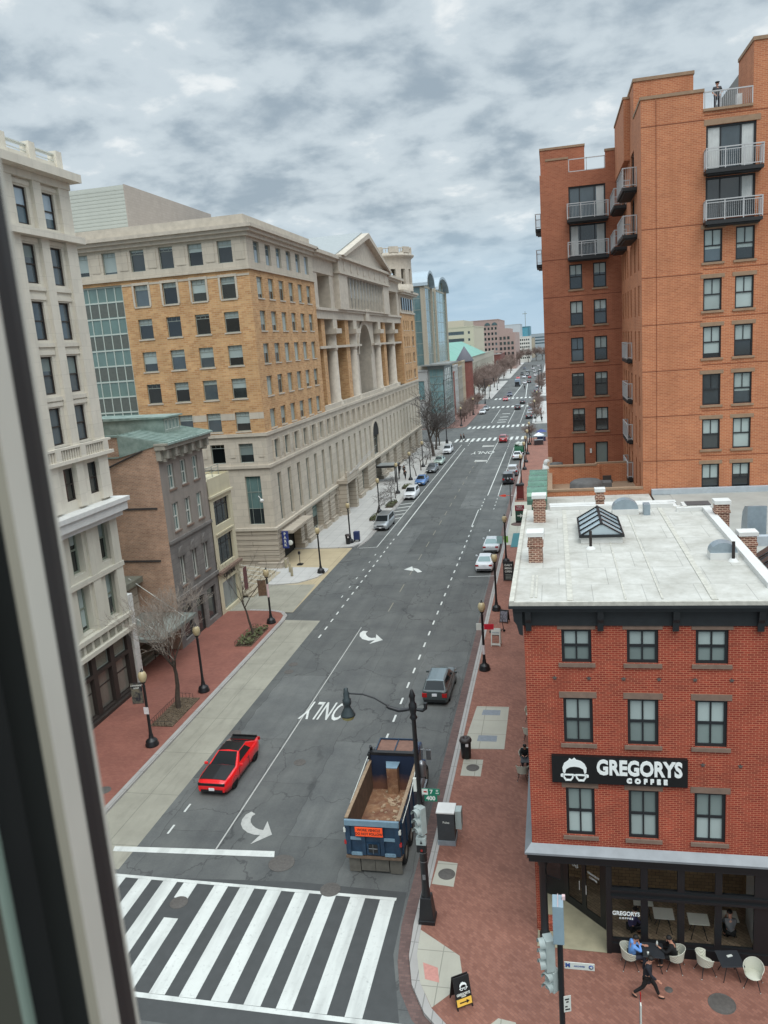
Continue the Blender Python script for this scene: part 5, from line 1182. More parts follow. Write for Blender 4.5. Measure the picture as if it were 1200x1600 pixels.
def make_car(name, label, cat, kind, paint_, loc, rz, group=None, roofm=None, hood=None, rim=None, roof_white=None, detail=True, glass=None, rack=None):
    K = KIND[kind]; L, Wd_ = K['L'], K['W']; hw = Wd_/2; r = K['r']; R = r+.06
    root = thing(name, label, cat, loc, rz, group)
    ys = sorted({-L/2, -L/2+.05, -L/2+.25, L/2-.25, L/2-.05, L/2}|{p_[0] for p_ in K['prof']}|{wc+R*math.cos(PI*i/8) for wc in K['wheel'] for i in range(9)}|{0, .5, -.5})
    ys = [y for y in ys if abs(y) <= L/2+1e-6]
    m = MB(); rings = []
    for y in ys:
        q = abs(y)/(L/2); w_ = hw*(1-(.13 if kind != 'coupe' else .17)*max(0, (q-.74)/.26)**1.8)*(1 if kind != 'coupe' else .965+.035*max(math.exp(-((y-wc_)/.6)**2) for wc_ in K['wheel'])); zt = lerp_prof(K['prof'], min(max(y, -L/2+.001), L/2-.001)); zb = .22 if q < .93 else .30
        for wc in K['wheel']:
            d = R*R-(y-wc)**2
            if d > 0: zb = max(zb, math.sqrt(d)+.01)
        za = max(.48, zb+.04); za = min(za, zt-.02)
        rings.append([(w_*.94, y, min(zb, zt-.03)), (w_, y, za), (w_*.985, y, max(za+.01, zt-.13)), (w_*.90, y, zt-.015), (w_*.55, y, zt+.015), (0, y, zt+.025)])
    v = []; n = 11
    for rg in rings: v += rg+[(-x, y, z) for x, y, z in reversed(rg[:-1])]
    f = []
    for i in range(len(rings)-1):
        for k in range(n-1): f.append((i*n+k, i*n+k+1, (i+1)*n+k+1, (i+1)*n+k))
        f.append((i*n+n-1, i*n, (i+1)*n, (i+1)*n+n-1))
    m.add(v, [tuple(reversed(q)) for q in f], 0, True)
    m.add(v[:n], [tuple(range(n))], 0); m.add(v[-n:], [tuple(reversed(range(n)))], 0)
    ya, yb = K['ws']; yc_, yd = K['rear']; bf, br_ = K['belt']; H = K['H']; wb = hw*.90; wr = hw*(K['wr']/.9*1.0)
    cb = MB()
    A = [(-wb, ya, bf), (wb, ya, bf), (wb, yd, br_), (-wb, yd, br_)]; B = [(-wr, yb, H-.03), (wr, yb, H-.03), (wr, yc_, H-.02), (-wr, yc_, H-.02)]
    mid = [(0, yb-.06, H), (0, yc_+.03, H)]
    rm = 1 if roofm else 0
    cb.add(A+B+mid, [(0, 4, 8, 5, 1), (2, 6, 9, 7, 3), (1, 5, 6, 2), (3, 7, 4, 0)], 0); cb.f += [(4, 7, 9, 8), (8, 9, 6, 5)]; cb.m += [rm, rm]; cb.s += [False, False]
    mats = [paint_]+([roofm] if roofm else [])
    m.build('body', paint_, root)
    cb.build('cabin', mats, root, bevel=.05 if rz is not None else 0)
    def panel(q, l, rr, bo, to, nm, mat, off=.014):
        q = [Vector(x) for x in q]   # bottom-left, bottom-right, top-right, top-left
        def P_(u, t_): return (q[0].lerp(q[1], u)).lerp(q[3].lerp(q[2], u), t_)
        c = [P_(l, bo), P_(1-rr, bo), P_(1-rr, 1-to), P_(l, 1-to)]
        nrm = (c[1]-c[0]).cross(c[3]-c[0]).normalized(); mm = MB(); mm.extr([x-nrm*.02 for x in c], nrm*(.02+off)); return mm.build(nm, mat, root)
    G_ = glass or CG
    panel([A[1], A[0], B[0], B[1]], .06, .06, .08, .04, 'windshield', G_); panel([A[3], A[2], B[2], B[3]], .07, .07, .14, .05, 'rear_window', G_)
    for sgn in (1, -1):
        bl, fl_ = (sgn*wb, yd, br_), (sgn*wb, ya, bf); tr_, tl_ = (sgn*wr, yb, H-.03), (sgn*wr, yc_, H-.02)
        segs = ((.12, .50), (.53, .86)) if kind != 'coupe' else ((.30, .88),)
        for s0, s1 in segs:
            if sgn > 0: panel([bl, fl_, tr_, tl_], s0, 1-s1, .10, .09, 'side_window', CG)
            else: panel([fl_, bl, tl_, tr_], 1-s1, s0, .10, .09, 'side_window', CG)
    # lights, plates, grille
    pf = K['prof']; zf = pf[1][1]
    for s in (-1, 1):
        mm = MB(); mm.cbox((s*hw*.66, L/2-.06, zf-.09), ((.36, .14, .13) if kind != 'coupe' else (.13, .14, .09)), 0); mm.build('headlight', LAMPW, root)
        mm = MB(); mm.cbox((s*hw*.74, -L/2+.045, pf[-2][1]+(.02 if kind != 'suv' else .12)), (.32, .13, .16 if kind in ('sedan', 'coupe') else .26), 0); mm.build('taillight', LAMPR, root)
        mm = MB(); mm.cbox((s*(hw+.09), ya-.18, bf+.06), (.2, .12, .14), 0); mm.build('mirror', paint_, root, bevel=.03)
    mm = MB(); mm.cbox((0, L/2-.005, zf-.13), (Wd_*.46, .05, .15), 0) if kind != 'coupe' else mm.cbox((0, L/2-.03, zf-.07), (Wd_*.80, .09, .14), 0); mm.cbox((0, L/2-.02, .36), (Wd_*.66, .06, .16), 0); mm.build('grille', TRIM, root)
    mm = MB(); mm.cbox((0, -L/2-.0, .82 if kind in ('sedan', 'coupe') else .80), (.32, .04, .17), 0); mm.build('licence_plate', PLATE, root)
    mm = MB(); mm.cbox((0, L/2+.01, .46), (.32, .04, .15), 0); mm.build('licence_plate', PLATE, root)
    mm = MB(); mm.cbox((0, -L/2+.01, .40), (Wd_*.8, .07, .14), 0); mm.cbox((0, 0, .24), (Wd_*.86, L*.86, .1), 0); mm.build('underbody', TRIM, root)
    for wc in K['wheel']:
        for s in (-1, 1):
            T = Matrix.Translation((s*(hw-.12), wc, r)) @ Matrix.Rotation(PI/2, 4, 'Y')
            mm = MB(T); mm.lathe((0, 0, 0), [(r*.62, -.11), (r*.95, -.11), (r, -.07), (r, .07), (r*.95, .11), (r*.62, .11)], 20); wo_ = mm.build('wheel', M_RUBBER, root)
            mm = MB(T); mm.lathe((0, 0, 0), [(0, -.085), (r*.2, -.09), (r*.64, -.10), (r*.64, .10), (r*.2, .09), (0, .085)], 14); mm.build('rim', rim or RIM, wo_)
    if detail == 'near':
        mm = MB()
        for s in (-1, 1):
            for y_ in (ya-.12, (ya+yd)/2-.15) if kind == 'wagon' else (ya-.10, yd+1.45):
                zt = lerp_prof(pf, y_); mm.box(s*(hw-.012), y_, .34, s*(hw+.003), y_+.014, zt-.12)
            mm.box(s*(hw-.012), (ya+yd)/2-.15, .33, s*(hw+.004), ya-.12, .345)
            mm.box(s*(hw-.01), (ya+yd)/2-.02, lerp_prof(pf, 0)-.2, s*(hw+.015), (ya+yd)/2+.16, lerp_prof(pf, 0)-.17)
        mm.build('door_seam', TRIM, root)
    if hood:
        mm = MB(); y0, y1 = K['prof'][2][0]-.02, ya-.03
        mm.add([(-hw*.80, y0, lerp_prof(pf, y0)+.028), (hw*.80, y0, lerp_prof(pf, y0)+.028), (0, y0, lerp_prof(pf, y0)+.05), (-hw*.82, y1, lerp_prof(pf, y1)+.035), (hw*.82, y1, lerp_prof(pf, y1)+.035), (0, y1, lerp_prof(pf, y1)+.06)], [(0, 2, 5, 3), (2, 1, 4, 5)], 0)
        mm.build('hood', hood, root)
        mm = MB(); y0, y1 = yd+.06, -L/2+.17
        mm.quad((-hw*.80, y1, lerp_prof(pf, y1)+.045), (hw*.80, y1, lerp_prof(pf, y1)+.045), (hw*.80, y0, lerp_prof(pf, y0)+.05), (-hw*.80, y0, lerp_prof(pf, y0)+.05)); mm.box(-hw*.8, y1-.03, lerp_prof(pf, y1)+.03, hw*.8, y1+.06, lerp_prof(pf, y1)+.11); mm.build('boot_lid', hood, root)
    if rack:
        mm = MB()
        for s in (-1, 1): mm.tube([(s*wr*.9, yb-.15, H), (s*wr*.9, yb-.25, H+.06), (s*wr*.9, yc_+.25, H+.06), (s*wr*.9, yc_+.1, H)], .022, 6)
        mm.build('roof_rail', rack, root)
    return root
P_RED = carpaint('red_car_paint', (.86, .07, .10)); P_BLK = NT('black_car_paint').done(lin((.085, .09, .095)), .3, 0, .3, .15); P_WHITE = carpaint('white_car_paint', (.84, .85, .86)); P_GRN = carpaint('grey_green_car_paint', (.25, .285, .285), .3)
P_SIL = carpaint('silver_car_paint', (.60, .62, .63), .5); P_BLUE = carpaint('blue_car_paint', (.25, .45, .68), .2); P_GREY = carpaint('grey_car_paint', (.40, .42, .44), .4); P_MINT = carpaint('pale_green_car_paint', (.66, .73, .69), .2); P_DK = carpaint('dark_car_paint', (.19, .20, .22), .3); P_FOREST = carpaint('forest_green_paint', (.12, .42, .28))
P_SKY = carpaint('pale_roof_paint', (.46, .52, .54), .4); P_NAVY = carpaint('navy_truck_paint', (.10, .20, .32), 0, .45)
PG = 'cars parked along the kerbs'; DG = 'cars driving along the street'
make_car('parked_car', 'red coupe with black hood, roof and boot driving towards the viewer beside the concrete lane', 'car', 'coupe', P_RED, (-18.68, 38.5, .0), PI-.02, None, roofm=P_BLK, hood=P_BLK, rim=RIMB, detail='near').name = 'red_coupe'
make_car('station_wagon', 'grey green station wagon with roof rails parked right, ahead of the dump truck', 'car', 'wagon', P_GRN, (-8.1, 49.75, 0), -.02, PG, roofm=P_SKY, rack=RIM, detail='near')
make_car('white_sedan', 'white sedan seen from behind, nearer of the two white sedans parked right', 'car', 'sedan', P_WHITE, (-7.4, 79.8, 0), 0, PG, glass=CG2)
make_car('white_sedan', 'off white sedan seen from behind, parked just ahead of the other white sedan', 'car', 'sedan', carpaint('off_white_paint', (.76, .78, .79)), (-7.25, 87.0, 0), 0, PG, glass=CG2)
make_car('minivan', 'silver minivan facing the viewer, first vehicle parked along the left kerb', 'minivan', 'van', P_SIL, (-22.15, 99.2, 0), PI-.02, PG)
make_car('suv', 'white car with black grille, parked facing the viewer behind the striped kerb area', 'car', 'suv', P_WHITE, (-21.85, 118.6, 0), PI-.02, PG)
make_car('sedan', 'bright blue sedan facing the viewer, parked behind the white car on the left', 'car', 'sedan', P_BLUE, (-22.1, 130.2, 0), PI-.02, PG)
make_car('sedan', 'dark grey sedan facing the viewer, parked between the blue and the pale green car', 'car', 'sedan', P_GREY, (-22.1, 142.6, 0), PI-.02, PG)
make_car('sedan', 'pale green sedan facing the viewer, parked behind the dark grey sedan on the left', 'car', 'sedan', P_MINT, (-22.0, 151.5, 0), PI-.02, PG)
make_car('suv', 'white car parked last on the left before the first far crosswalk', 'car', 'suv', P_WHITE, (-22.2, 166.0, 0), PI-.02, PG)
make_car('sedan', 'white sedan, nearer of two parked on the left beyond the first far intersection', 'car', 'sedan', P_WHITE, (-21.9, 250.5, 0), PI-.02, PG)
make_car('sedan', 'silver sedan, farther of two parked on the left beyond the first far intersection', 'car', 'sedan', P_SIL, (-21.8, 262.5, 0), PI-.02, PG)
j = make_car('jeep', 'black boxy off-road car with spare wheel on its tailgate, parked right', 'car', 'jeep', P_DK, (-7.55, 128.4, 0), 0, PG)
mm = MB(Matrix.Translation((0, -2.22, 1.0)) @ Matrix.Rotation(PI/2, 4, 'X')); mm.lathe((0, 0, 0), [(0, -.1), (.2, -.1), (.36, -.1), (.38, .05), (.3, .1), (0, .1)], 18); sw = mm.build('spare_wheel', M_RUBBER, j)
mm = MB(Matrix.Translation((0, -2.34, 1.0)) @ Matrix.Rotation(PI/2, 4, 'X')); mm.lathe((0, 0, 0), [(0, -.03), (.2, -.03), (.2, .03), (0, .03)], 14); mm.build('rim', RIM, sw)
make_car('suv', 'grey car with white roof parked right, just ahead of the black off-road car', 'car', 'suv', P_GREY, (-7.2, 136.2, 0), 0, PG, roofm=P_WHITE)
make_car('sedan', 'white sedan parked right behind the green truck', 'car', 'sedan', P_WHITE, (-7.15, 154.0, 0), 0, PG)
gt = thing('green_truck', 'green pickup truck loaded with pale sacks, parked right ahead of a white sedan', 'truck', (-7.0, 161.8, 0))
k = MB(); k.box(-.98, -2.7, .5, .98, 2.7, 1.15); k.box(-.98, -2.7, 1.15, -.88, .5, 1.75); k.box(.88, -2.7, 1.15, .98, .5, 1.75); k.box(-.98, -2.72, 1.15, .98, -2.62, 1.6); k.build('body', P_FOREST, gt, bevel=.03)
k = MB(); k.box(-.92, .5, 1.15, .92, 1.7, 1.95); k.build('cab', P_FOREST, gt, bevel=.12); k = MB(); k.box(-.8, .47, 1.4, .8, .5, 1.85); k.build('rear_window', CG, gt)
for i in range(9):
    k = MB(); k.ell((random.uniform(-.6, .6), random.uniform(-2.2, .1), 1.75+random.uniform(0, .4)), (.42, .36, .3), 10); k.build('sack', plain('pale_sack', (.72, .74, .72), .8), gt) if 'pale_sack' not in MATS else k.build('sack', MATS['pale_sack'], gt)
for y in (-1.6, 1.7):
    for s in (-1, 1): k = MB(Matrix.Translation((s*.86, y, .37)) @ Matrix.Rotation(PI/2, 4, 'Y')); k.lathe((0, 0, 0), [(0, -.12), (.34, -.12), (.37, -.08), (.37, .08), (.34, .12), (0, .12)], 16); k.build('wheel', M_RUBBER, gt)
make_car('suv', 'red car crossing the first far crosswalk, seen from behind', 'car', 'suv', carpaint('dark_red_paint', (.62, .12, .14)), (-11.35, 180.3, 0), 0, DG)
make_car('suv', 'dark grey car with pale roof parked right, first beyond the first far intersection', 'car', 'suv', P_DK, (-7.0, 229.5, 0), 0, PG, roofm=P_SKY)
make_car('sedan', 'navy car parked right, third beyond the first far intersection', 'car', 'sedan', carpaint('navy_paint', (.16, .21, .32)), (-6.9, 252.5, 0), 0, PG)
make_car('suv', 'silver grey car parked right, second beyond the first far intersection', 'car', 'suv', P_SIL, (-6.9, 239.0, 0), 0, PG)
make_car('suv', 'dark car with white roof edge parked right, farthest in the row before the second intersection', 'car', 'suv', P_DK, (-6.8, 263.0, 0), 0, PG, roofm=P_WHITE)
make_car('suv', 'black car with pale roof driving away in the middle lane before the second intersection', 'car', 'suv', P_DK, (-11.4, 259.0, 0), 0, DG, roofm=P_SIL)
make_car('sedan', 'dark sedan driving away just ahead of the black car with pale roof', 'car', 'sedan', P_DK, (-10.6, 281.0, 0), 0, DG)
make_car('sedan', 'pink red sedan coming towards the viewer at the second intersection', 'car', 'sedan', carpaint('pinkish_red_paint', (.76, .20, .24)), (-17.3, 297.0, 0), PI, DG)
make_car('suv', 'dark blue car coming towards the viewer behind the pink red sedan', 'car', 'suv', carpaint('dusk_blue_paint', (.25, .27, .38)), (-16.9, 319.0, 0), PI, DG)
bs = thing('delivery_truck', 'small grey blue box truck at the left kerb far down the street', 'truck', (-16.3, 378, 0), PI)
k = MB(); k.box(-1.15, -4, .7, 1.15, 1.6, 3.2); k.build('box', plain('grey_blue_truck', (.50, .56, .62), .5, var=.05), bs, bevel=.05); k = MB(); k.box(-1.0, 1.62, .5, 1.0, 3.4, 2.3); k.build('cab', P_DK, bs, bevel=.2); k = MB(); k.box(-.85, 3.2, 1.4, .85, 3.42, 2.0); k.build('windshield', CG, bs)
for y in (-2.5, 2.4):
    for s in (-1, 1): k = MB(Matrix.Translation((s*.95, y, .45)) @ Matrix.Rotation(PI/2, 4, 'Y')); k.lathe((0, 0, 0), [(0, -.12), (.42, -.12), (.45, 0), (.42, .12), (0, .12)], 14); k.build('wheel', M_RUBBER, bs)
far_cars = [(-13.4, 392, 'white', P_WHITE), (-11.5, 398, 'dark', P_DK), (-18.5, 440, 'red', P_RED), (-15.5, 446, 'white', P_WHITE), (-12.4, 441, 'maroon', MATS['dark_red_paint']), (-9.5, 455, 'white', P_WHITE), (-14.4, 470, 'silver', P_SIL), (-17.9, 482, 'black', P_BLK), (-7.6, 400, 'black', P_BLK), (-11, 500, 'white', P_WHITE), (-16, 520, 'grey', P_GREY), (-8.0, 520, 'silver', P_SIL), (-13, 550, 'white', P_WHITE), (-19, 560, 'dark blue', MATS['navy_paint']), (-10, 585, 'white', P_WHITE), (-6.8, 360, 'white', P_WHITE), (-6.8, 345, 'grey', P_GREY), (-6.8, 332, 'navy', MATS['navy_paint'])]
for i, (x, y, cn, pm) in enumerate(far_cars):
    make_car('far_car', 'tiny distant %s car in the traffic at the far end of the street' % cn, 'car', ('sedan', 'suv')[i % 2], pm, (x, y, 0), PI if x < -14.5 else 0, 'distant traffic')
# ------------------------------------------------------------------ dump truck
def rusty():
    t = NT('rusty_bed'); p = t.pos(True); a = t.noise(p, 1.1, 6, .65, .4); b_ = t.noise(p, 4, 6, .7); c = t.noise(t.scalev(p, 1, .4, 1), 2.0, 4, .6)
    col = t.mix(t.ramp(a, .35, .68), lin((.42, .27, .20)), lin((.60, .46, .34))); col = t.mix(t.ramp(b_, .5, .75, 0, .7), col, lin((.68, .58, .47))); col = t.mix(t.ramp(c, .52, .75, 0, .6), col, lin((.33, .22, .19)))
    return t.done(col, .9)
RUST = rusty()
def truckpaint():
    t = NT('worn_navy_paint'); p = t.pos(True); a = t.noise(p, 2.5, 6, .7); b_ = t.noise(t.scalev(p, 1, 1, .3), 5, 5, .7)
    col = t.mix(t.ramp(a, .3, .75), lin((.07, .155, .235)), lin((.13, .24, .335))); col = t.mix(t.ramp(b_, .62, .85, 0, .5), col, lin((.36, .42, .46))); return t.done(col, .45)
NAVY = truckpaint()
def headwall():
    t = NT('navy_to_rust_wall'); p = t.pos(True); s = t.new('ShaderNodeSeparateXYZ'); t.link(p, s.inputs[0]); n_ = t.noise(p, 1.8, 5)
    col = t.mix(t.ramp(t.mathn('ADD', s.outputs[2], t.mathn('MULTIPLY', n_, .8)), 1.9, 2.5), lin((.42, .29, .23)), lin((.08, .14, .235))); return t.done(col, .8)
HW = headwall()
tr = thing('dump_truck', 'blue dump truck with rusty empty bed and orange WORK VEHICLE sign, seen from behind', 'truck', (-8.44, 34.0, 0), 0)
LT = plain('light_blue_edge', (.42, .52, .58), .5, var=.15)
k = MB(); k.box(-1.18, -3.3, 1.1, 1.18, 1.7, 1.2); k.build('bed_floor', RUST, tr)
for s in (-1, 1):
    k = MB(); x0, x1 = (1.14, 1.24) if s > 0 else (-1.24, -1.14)
    k.box(x0, -3.32, 1.05, x1, 1.75, 2.72); sw = k.build('bed_side', plain('dark_rusty_side', (.36, .285, .225), .9, var=.3, scale=2.5) if s < 0 else MATS['dark_rusty_side'], tr)
    k = MB(); xo = 1.245 if s > 0 else -1.275
    k.box(xo, -3.32, 1.0, xo+.03, 1.75, 2.70)
    for y in (-3.2, -2.2, -1.2, -.2, .8, 1.6): k.box(xo+(.0 if s > 0 else -.05), y, 1.0, xo+.03+(.05 if s > 0 else 0), y+.12, 2.7)
    k.build('side_skin', NAVY, sw)
    k = MB(); k.box(min(x0, x1)-.03, -3.32, 2.722, max(x0, x1)+.03, 1.75, 2.78); k.build('side_rail', plain('worn_rail', (.55, .47, .38), .7, var=.3, scale=6) if 'worn_rail' not in MATS else MATS['worn_rail'], sw)
    k = MB(); k.tube([(s*1.33, -3.1, 2.5), (s*1.36, -1.4, 2.62), (s*1.30, 1.2, 2.95), (s*1.22, 1.75, 3.15)], .022, 6); k.build('tarp_arm', F_WHITE, tr)
k = MB(); rng = random.Random(8)
for i in range(45):
    q_ = (rng.gauss(.25, .35), rng.gauss(.1, .7), 1.2); s_ = rng.uniform(.03, .12); k.cbox((q_[0], q_[1], 1.2+s_*.2), (s_*1.8, s_*1.3, s_*.6), 0, rng.uniform(0, 3), rng.uniform(-.4, .4), rng.uniform(-.4, .4))
k.build('dirt', plain('dry_dirt', (.66, .57, .47), .95, var=.3, scale=8), tr)
k = MB(); k.box(-1.14, 1.62, 1.2, 1.14, 1.72, 3.1); k.build('headboard', HW, tr)
k = MB(); k.box(-1.25, 1.60, 3.1, 1.25, 1.85, 3.25); k.box(-1.28, 1.5, 2.9, -1.14, 1.8, 3.2); k.build('tarp_roller', M_BLACK, tr)
k = MB(); k.box(-.27, 1.18, 1.2, .27, 1.6, 2.62); k.build('hoist_cover', RUST, tr); k = MB(); k.extr([(-.27, 1.18, 2.622), (.27, 1.18, 2.622), (.36, 1.6, 2.75), (-.36, 1.6, 2.75)], (0, 0, .03)); k.build('hoist_cap', LT, tr)
k = MB(); k.box(-.95, 1.86, 2.98, .95, 3.3, 3.04)
cs = k.build('cab_shield', plain('rusty_plate', (.47, .35, .30), .8, var=.25, scale=3), tr)
k = MB(); k.box(-1.0, 1.86, 3.0, -.94, 3.36, 3.12); k.box(.94, 1.86, 3.0, 1.0, 3.36, 3.12); k.box(-.94, 3.3, 3.0, .94, 3.36, 3.12); k.box(-.03, 1.86, 3.042, .03, 3.3, 3.09); k.build('shield_edge', NAVY, cs)
# tailgate
k = MB(); k.box(-1.22, -3.40, .98, 1.22, -3.33, 2.72); tg = k.build('tailgate', NAVY, tr)
k = MB(); k.box(-1.24, -3.52, 2.50, 1.24, -3.402, 2.76); k.build('top_rail', LT, tg)
k = MB(); 
for x0, x1 in ((-1.24, -1.02), (1.02, 1.24), (-.52, -.34), (.34, .52)): k.box(x0, -3.49, 1.05, x1, -3.402, 2.5)
k.box(-.3, -3.47, 1.05, .3, -3.402, 1.62); k.build('rib', NAVY, tg)
k = MB(); k.box(-1.02, -3.48, 1.78, -.52, -3.402, 1.90); k.box(.52, -3.48, 1.78, 1.02, -3.402, 1.90); k.box(-1.02, -3.5, 1.02, -.52, -3.402, 1.14); k.box(.52, -3.5, 1.02, 1.02, -3.402, 1.14); k.build('cross_rail', LT, tg)
k = MB(); k.box(-.2, -3.50, 1.2, .2, -3.472, 1.6); k.build('chute_door', M_BLACK, tg); k = MB(); k.tube([(0, -3.52, 1.15), (0, -3.52, 1.62)], .015, 5); k.tube([(-.2, -3.52, 1.4), (.2, -3.52, 1.4)], .015, 5); k.build('chute_handle', RIM, tg)
k = MB(); k.box(-1.28, -3.5, .86, 1.28, -3.0, .978); k.build('rear_beam', plain('muddy_steel', (.40, .33, .27), .8, var=.3, scale=4), tr)
so_ = MB(); so_.box(-.76, -3.56, 2.02, .50, -3.522, 2.47); sp_ = so_.build('warning_sign', plain('orange_sign', (1.0, .34, .13), .5, var=0), tr, bevel=.015)
for i, s_ in enumerate(('WORK VEHICLE', 'DO NOT FOLLOW')): text('lettering', s_, .175, Matrix.Translation((-.13, -3.563, 2.34-.19*i)) @ UPRIGHT, M_BLACK, sp_, .002, .004, sx=.84)
for i, (x0, x1) in enumerate(((-1.22, -.70), (-.66, -.02), (.0, .62), (.66, 1.22))):
    k = MB(); k.box(x0, -3.32, .06 if i in (0, 3) else .14, x1, -3.29, .86); k.build('mud_flap', plain('muddy_rubber', (.36, .345, .315), .9, var=.25, scale=3) if 'muddy_rubber' not in MATS else MATS['muddy_rubber'], tr)
for s in (-1, 1):
    k = MB(); k.box(s*1.26-.05, -3.5, 2.15, s*1.26+.05, -3.4, 2.35); k.build('marker_light', F_WHITE, tr)
    k = MB(); k.box(s*1.26-.05, -3.5, 1.55, s*1.26+.05, -3.4, 1.72); k.build('taillight', LAMPR, tr)
for y in (-2.35, -1.0, 4.3):
    for s in (-1, 1):
        T = Matrix.Translation((s*(1.0 if y < 3 else 1.05), y, .52)) @ Matrix.Rotation(PI/2, 4, 'Y'); wd = .26 if y < 3 else .15
        k = MB(T); k.lathe((0, 0, 0), [(.3, -wd), (.48, -wd), (.52, -wd+.05), (.52, wd-.05), (.48, wd), (.3, wd)], 24); wo_ = k.build('wheel', M_RUBBER, tr)
        k = MB(T); k.lathe((0, 0, 0), [(0, -wd+.12), (.14, -wd+.04), (.32, -wd+.01), (.32, wd-.01), (.14, wd-.04), (0, wd-.12)], 18); k.build('rim', plain('grey_rim', (.62, .60, .56), .5, .3, .15) if 'grey_rim' not in MATS else MATS['grey_rim'], wo_)
k = MB(); k.box(-.45, -3.2, .62, .45, 5.3, .95); k.build('chassis', TRIM, tr)
k = MB(); k.box(-1.1, 1.95, .9, 1.1, 3.55, 2.7); k.build('cab', P_NAVY, tr, bevel=.1)
k = MB(); k.extr([(-.85, 3.5, .8), (.85, 3.5, .8), (.85, 3.5, 2.0), (-.85, 3.5, 2.0)][::-1], (0, 1.9, -.1)); k.box(-1.1, 3.7, .5, 1.1, 4.9, 1.15); k.build('engine_hood', P_NAVY, tr, bevel=.1)
k = MB(); k.box(-.95, 3.56, 1.95, .95, 3.58, 2.6); k.build('windshield', CG, tr)
for s in (-1, 1):
    k = MB(); k.box(s*1.115-.01, 2.3, 1.95, s*1.115+.01, 3.35, 2.55); k.build('side_window', CG, tr)
    k = MB(); k.tube([(s*1.15, 1.88, .9), (s*1.15, 1.88, 3.3), (s*1.15, 1.75, 3.5)], .075, 10); k.build('exhaust_stack', RIM if s > 0 else M_BLACK, tr)
    k = MB(); k.tube([(s*1.1, 3.4, 2.5), (s*1.5, 3.5, 2.5), (s*1.5, 3.5, 1.9)], .025, 6); k.box(s*1.5-.12, 3.42, 1.9, s*1.5+.12, 3.52, 2.45); k.build('mirror', RIM, tr)
    k = MB(Matrix.Translation((s*1.05, 2.7, .7)) @ Matrix.Rotation(PI/2, 4, 'X')); k.lathe((0, 0, 0), [(0, -.6), (.28, -.6), (.3, -.55), (.3, .55), (.28, .6), (0, .6)], 18); k.build('fuel_tank', RIM, tr)
    k = MB(); k.lathe((s*1.36, 2.05, 1.75), [(0, 0), (.2, .02), (.22, .1), (.22, .7), (.2, .78), (.1, .86), (0, .9)], 14); k.build('air_cleaner', RIM, tr)
    k = MB(); k.box(s*1.05, 1.75, .75, s*1.38, 3.3, .85); k.box(s*1.1, 1.9, .4, s*1.36, 2.6, .72); k.build('step', RIM, tr)
# ================================================================== street furniture
GLOBE = NT('frosted_globe').done(lin((.70, .64, .50)), .3, 0, .5)
LG = 'black globe street lamps along both pavements'
def lamp(x, y, h, label, z=.13):
    r_ = thing('street_lamp', label, 'street lamp', (x, y, z), 0, LG)
    k = MB(); k.lathe((0, 0, 0), [(.40, 0), (.42, .12), (.36, .20), (.37, .30), (.31, .40), (.19, .47), (.15, .55), (.13, .75)], 14); k.build('base', M_BLACK, r_)
    k = MB(); k.lathe((0, 0, 0), [(.115, .7), (.09, 1.2), (.085, h-.95), (.11, h-.9), (.07, h-.85), (.075, h-.75), (.16, h-.66), (.17, h-.60)], 12); k.build('post', M_BLACK, r_)
    k = MB(); k.lathe((0, 0, 0), [(.15, h-.62), (.24, h-.45), (.27, h-.25), (.22, h-.05), (.12, h+.05), (.02, h+.07)], 14); k.build('globe', GLOBE, r_)
    k = MB(); k.lathe((0, 0, 0), [(.13, h+.04), (.07, h+.10), (.03, h+.22), (0, h+.26)], 10); k.build('finial', M_BLACK, r_)
    return r_
l1 = lamp(-24.92, 41.0, 4.85, 'black globe street lamp with dark banner and white sticker in front of the pale office')
BAN = NT('dark_poster'); p_ = BAN.pos(True); n_ = BAN.noise(p_, 3.2, 5, .6); BAN = BAN.done(BAN.mix(BAN.ramp(n_, .42, .62), lin((.12, .13, .16)), lin((.42, .40, .34))), .7)
def banner(root, z0, z1, x0, x1, mat, ang=0, txt=None, ts=.14):
    k = MB(Matrix.Rotation(ang, 4, 'Z')); k.box(x0, -.012, z0, x1, .012, z1); o = k.build('banner', mat, root)
    k = MB(Matrix.Rotation(ang, 4, 'Z')); s = 1 if x0 > 0 else -1; xe = x1 if s > 0 else x0
    for z in (z0-.03, z1+.03): k.tube([(0, 0, z), (xe, 0, z)], .015, 6)
    k.build('banner_arm', M_BLACK, root)
    if txt:
        for i, s_ in enumerate(txt): text('banner_lettering', s_, ts, Matrix.Rotation(ang, 4, 'Z') @ Matrix.Translation(((x0+x1)/2, -.02, z1-.14-i*.17)) @ UPRIGHT, F_WHITE, o, .002, .006)
banner(l1, 2.85, 4.15, -.82, -.12, BAN, rad(12), ('A STRANGE', 'LOOP'), .125)
def sleeve(root, z0, z1, mat, r_=.10):
    k = MB(); k.lathe((0, 0, 0), [(r_, z0), (r_, z1)], 12); k.build('wrapped_notice', mat, root)
NOTE = plain('pale_notice', (.82, .80, .80), .6, var=.15, scale=9); PINKN = plain('pink_notice', (.80, .70, .70), .6, var=.1, scale=9)
k = MB(); k.box(-.16, -.13, 2.15, .16, -.11, 2.6); k.build('notice', NOTE, l1)
l2 = lamp(-24.96, 48.75, 4.85, 'black globe street lamp behind the bare twigs of the nearest tree')
l3 = lamp(-24.86, 62.7, 4.85, 'black globe street lamp at the rounded end of the red pavement')
banner(l3, 2.55, 3.95, -.85, -.12, plain('brown_banner', (.40, .31, .24), .7, var=.4, scale=5), rad(10)); sleeve(l3, 2.4, 3.6, PINKN)
lamp(-24.72, 78.0, 4.9, 'black globe street lamp on the tip of the white paved wedge between driveways', .13)
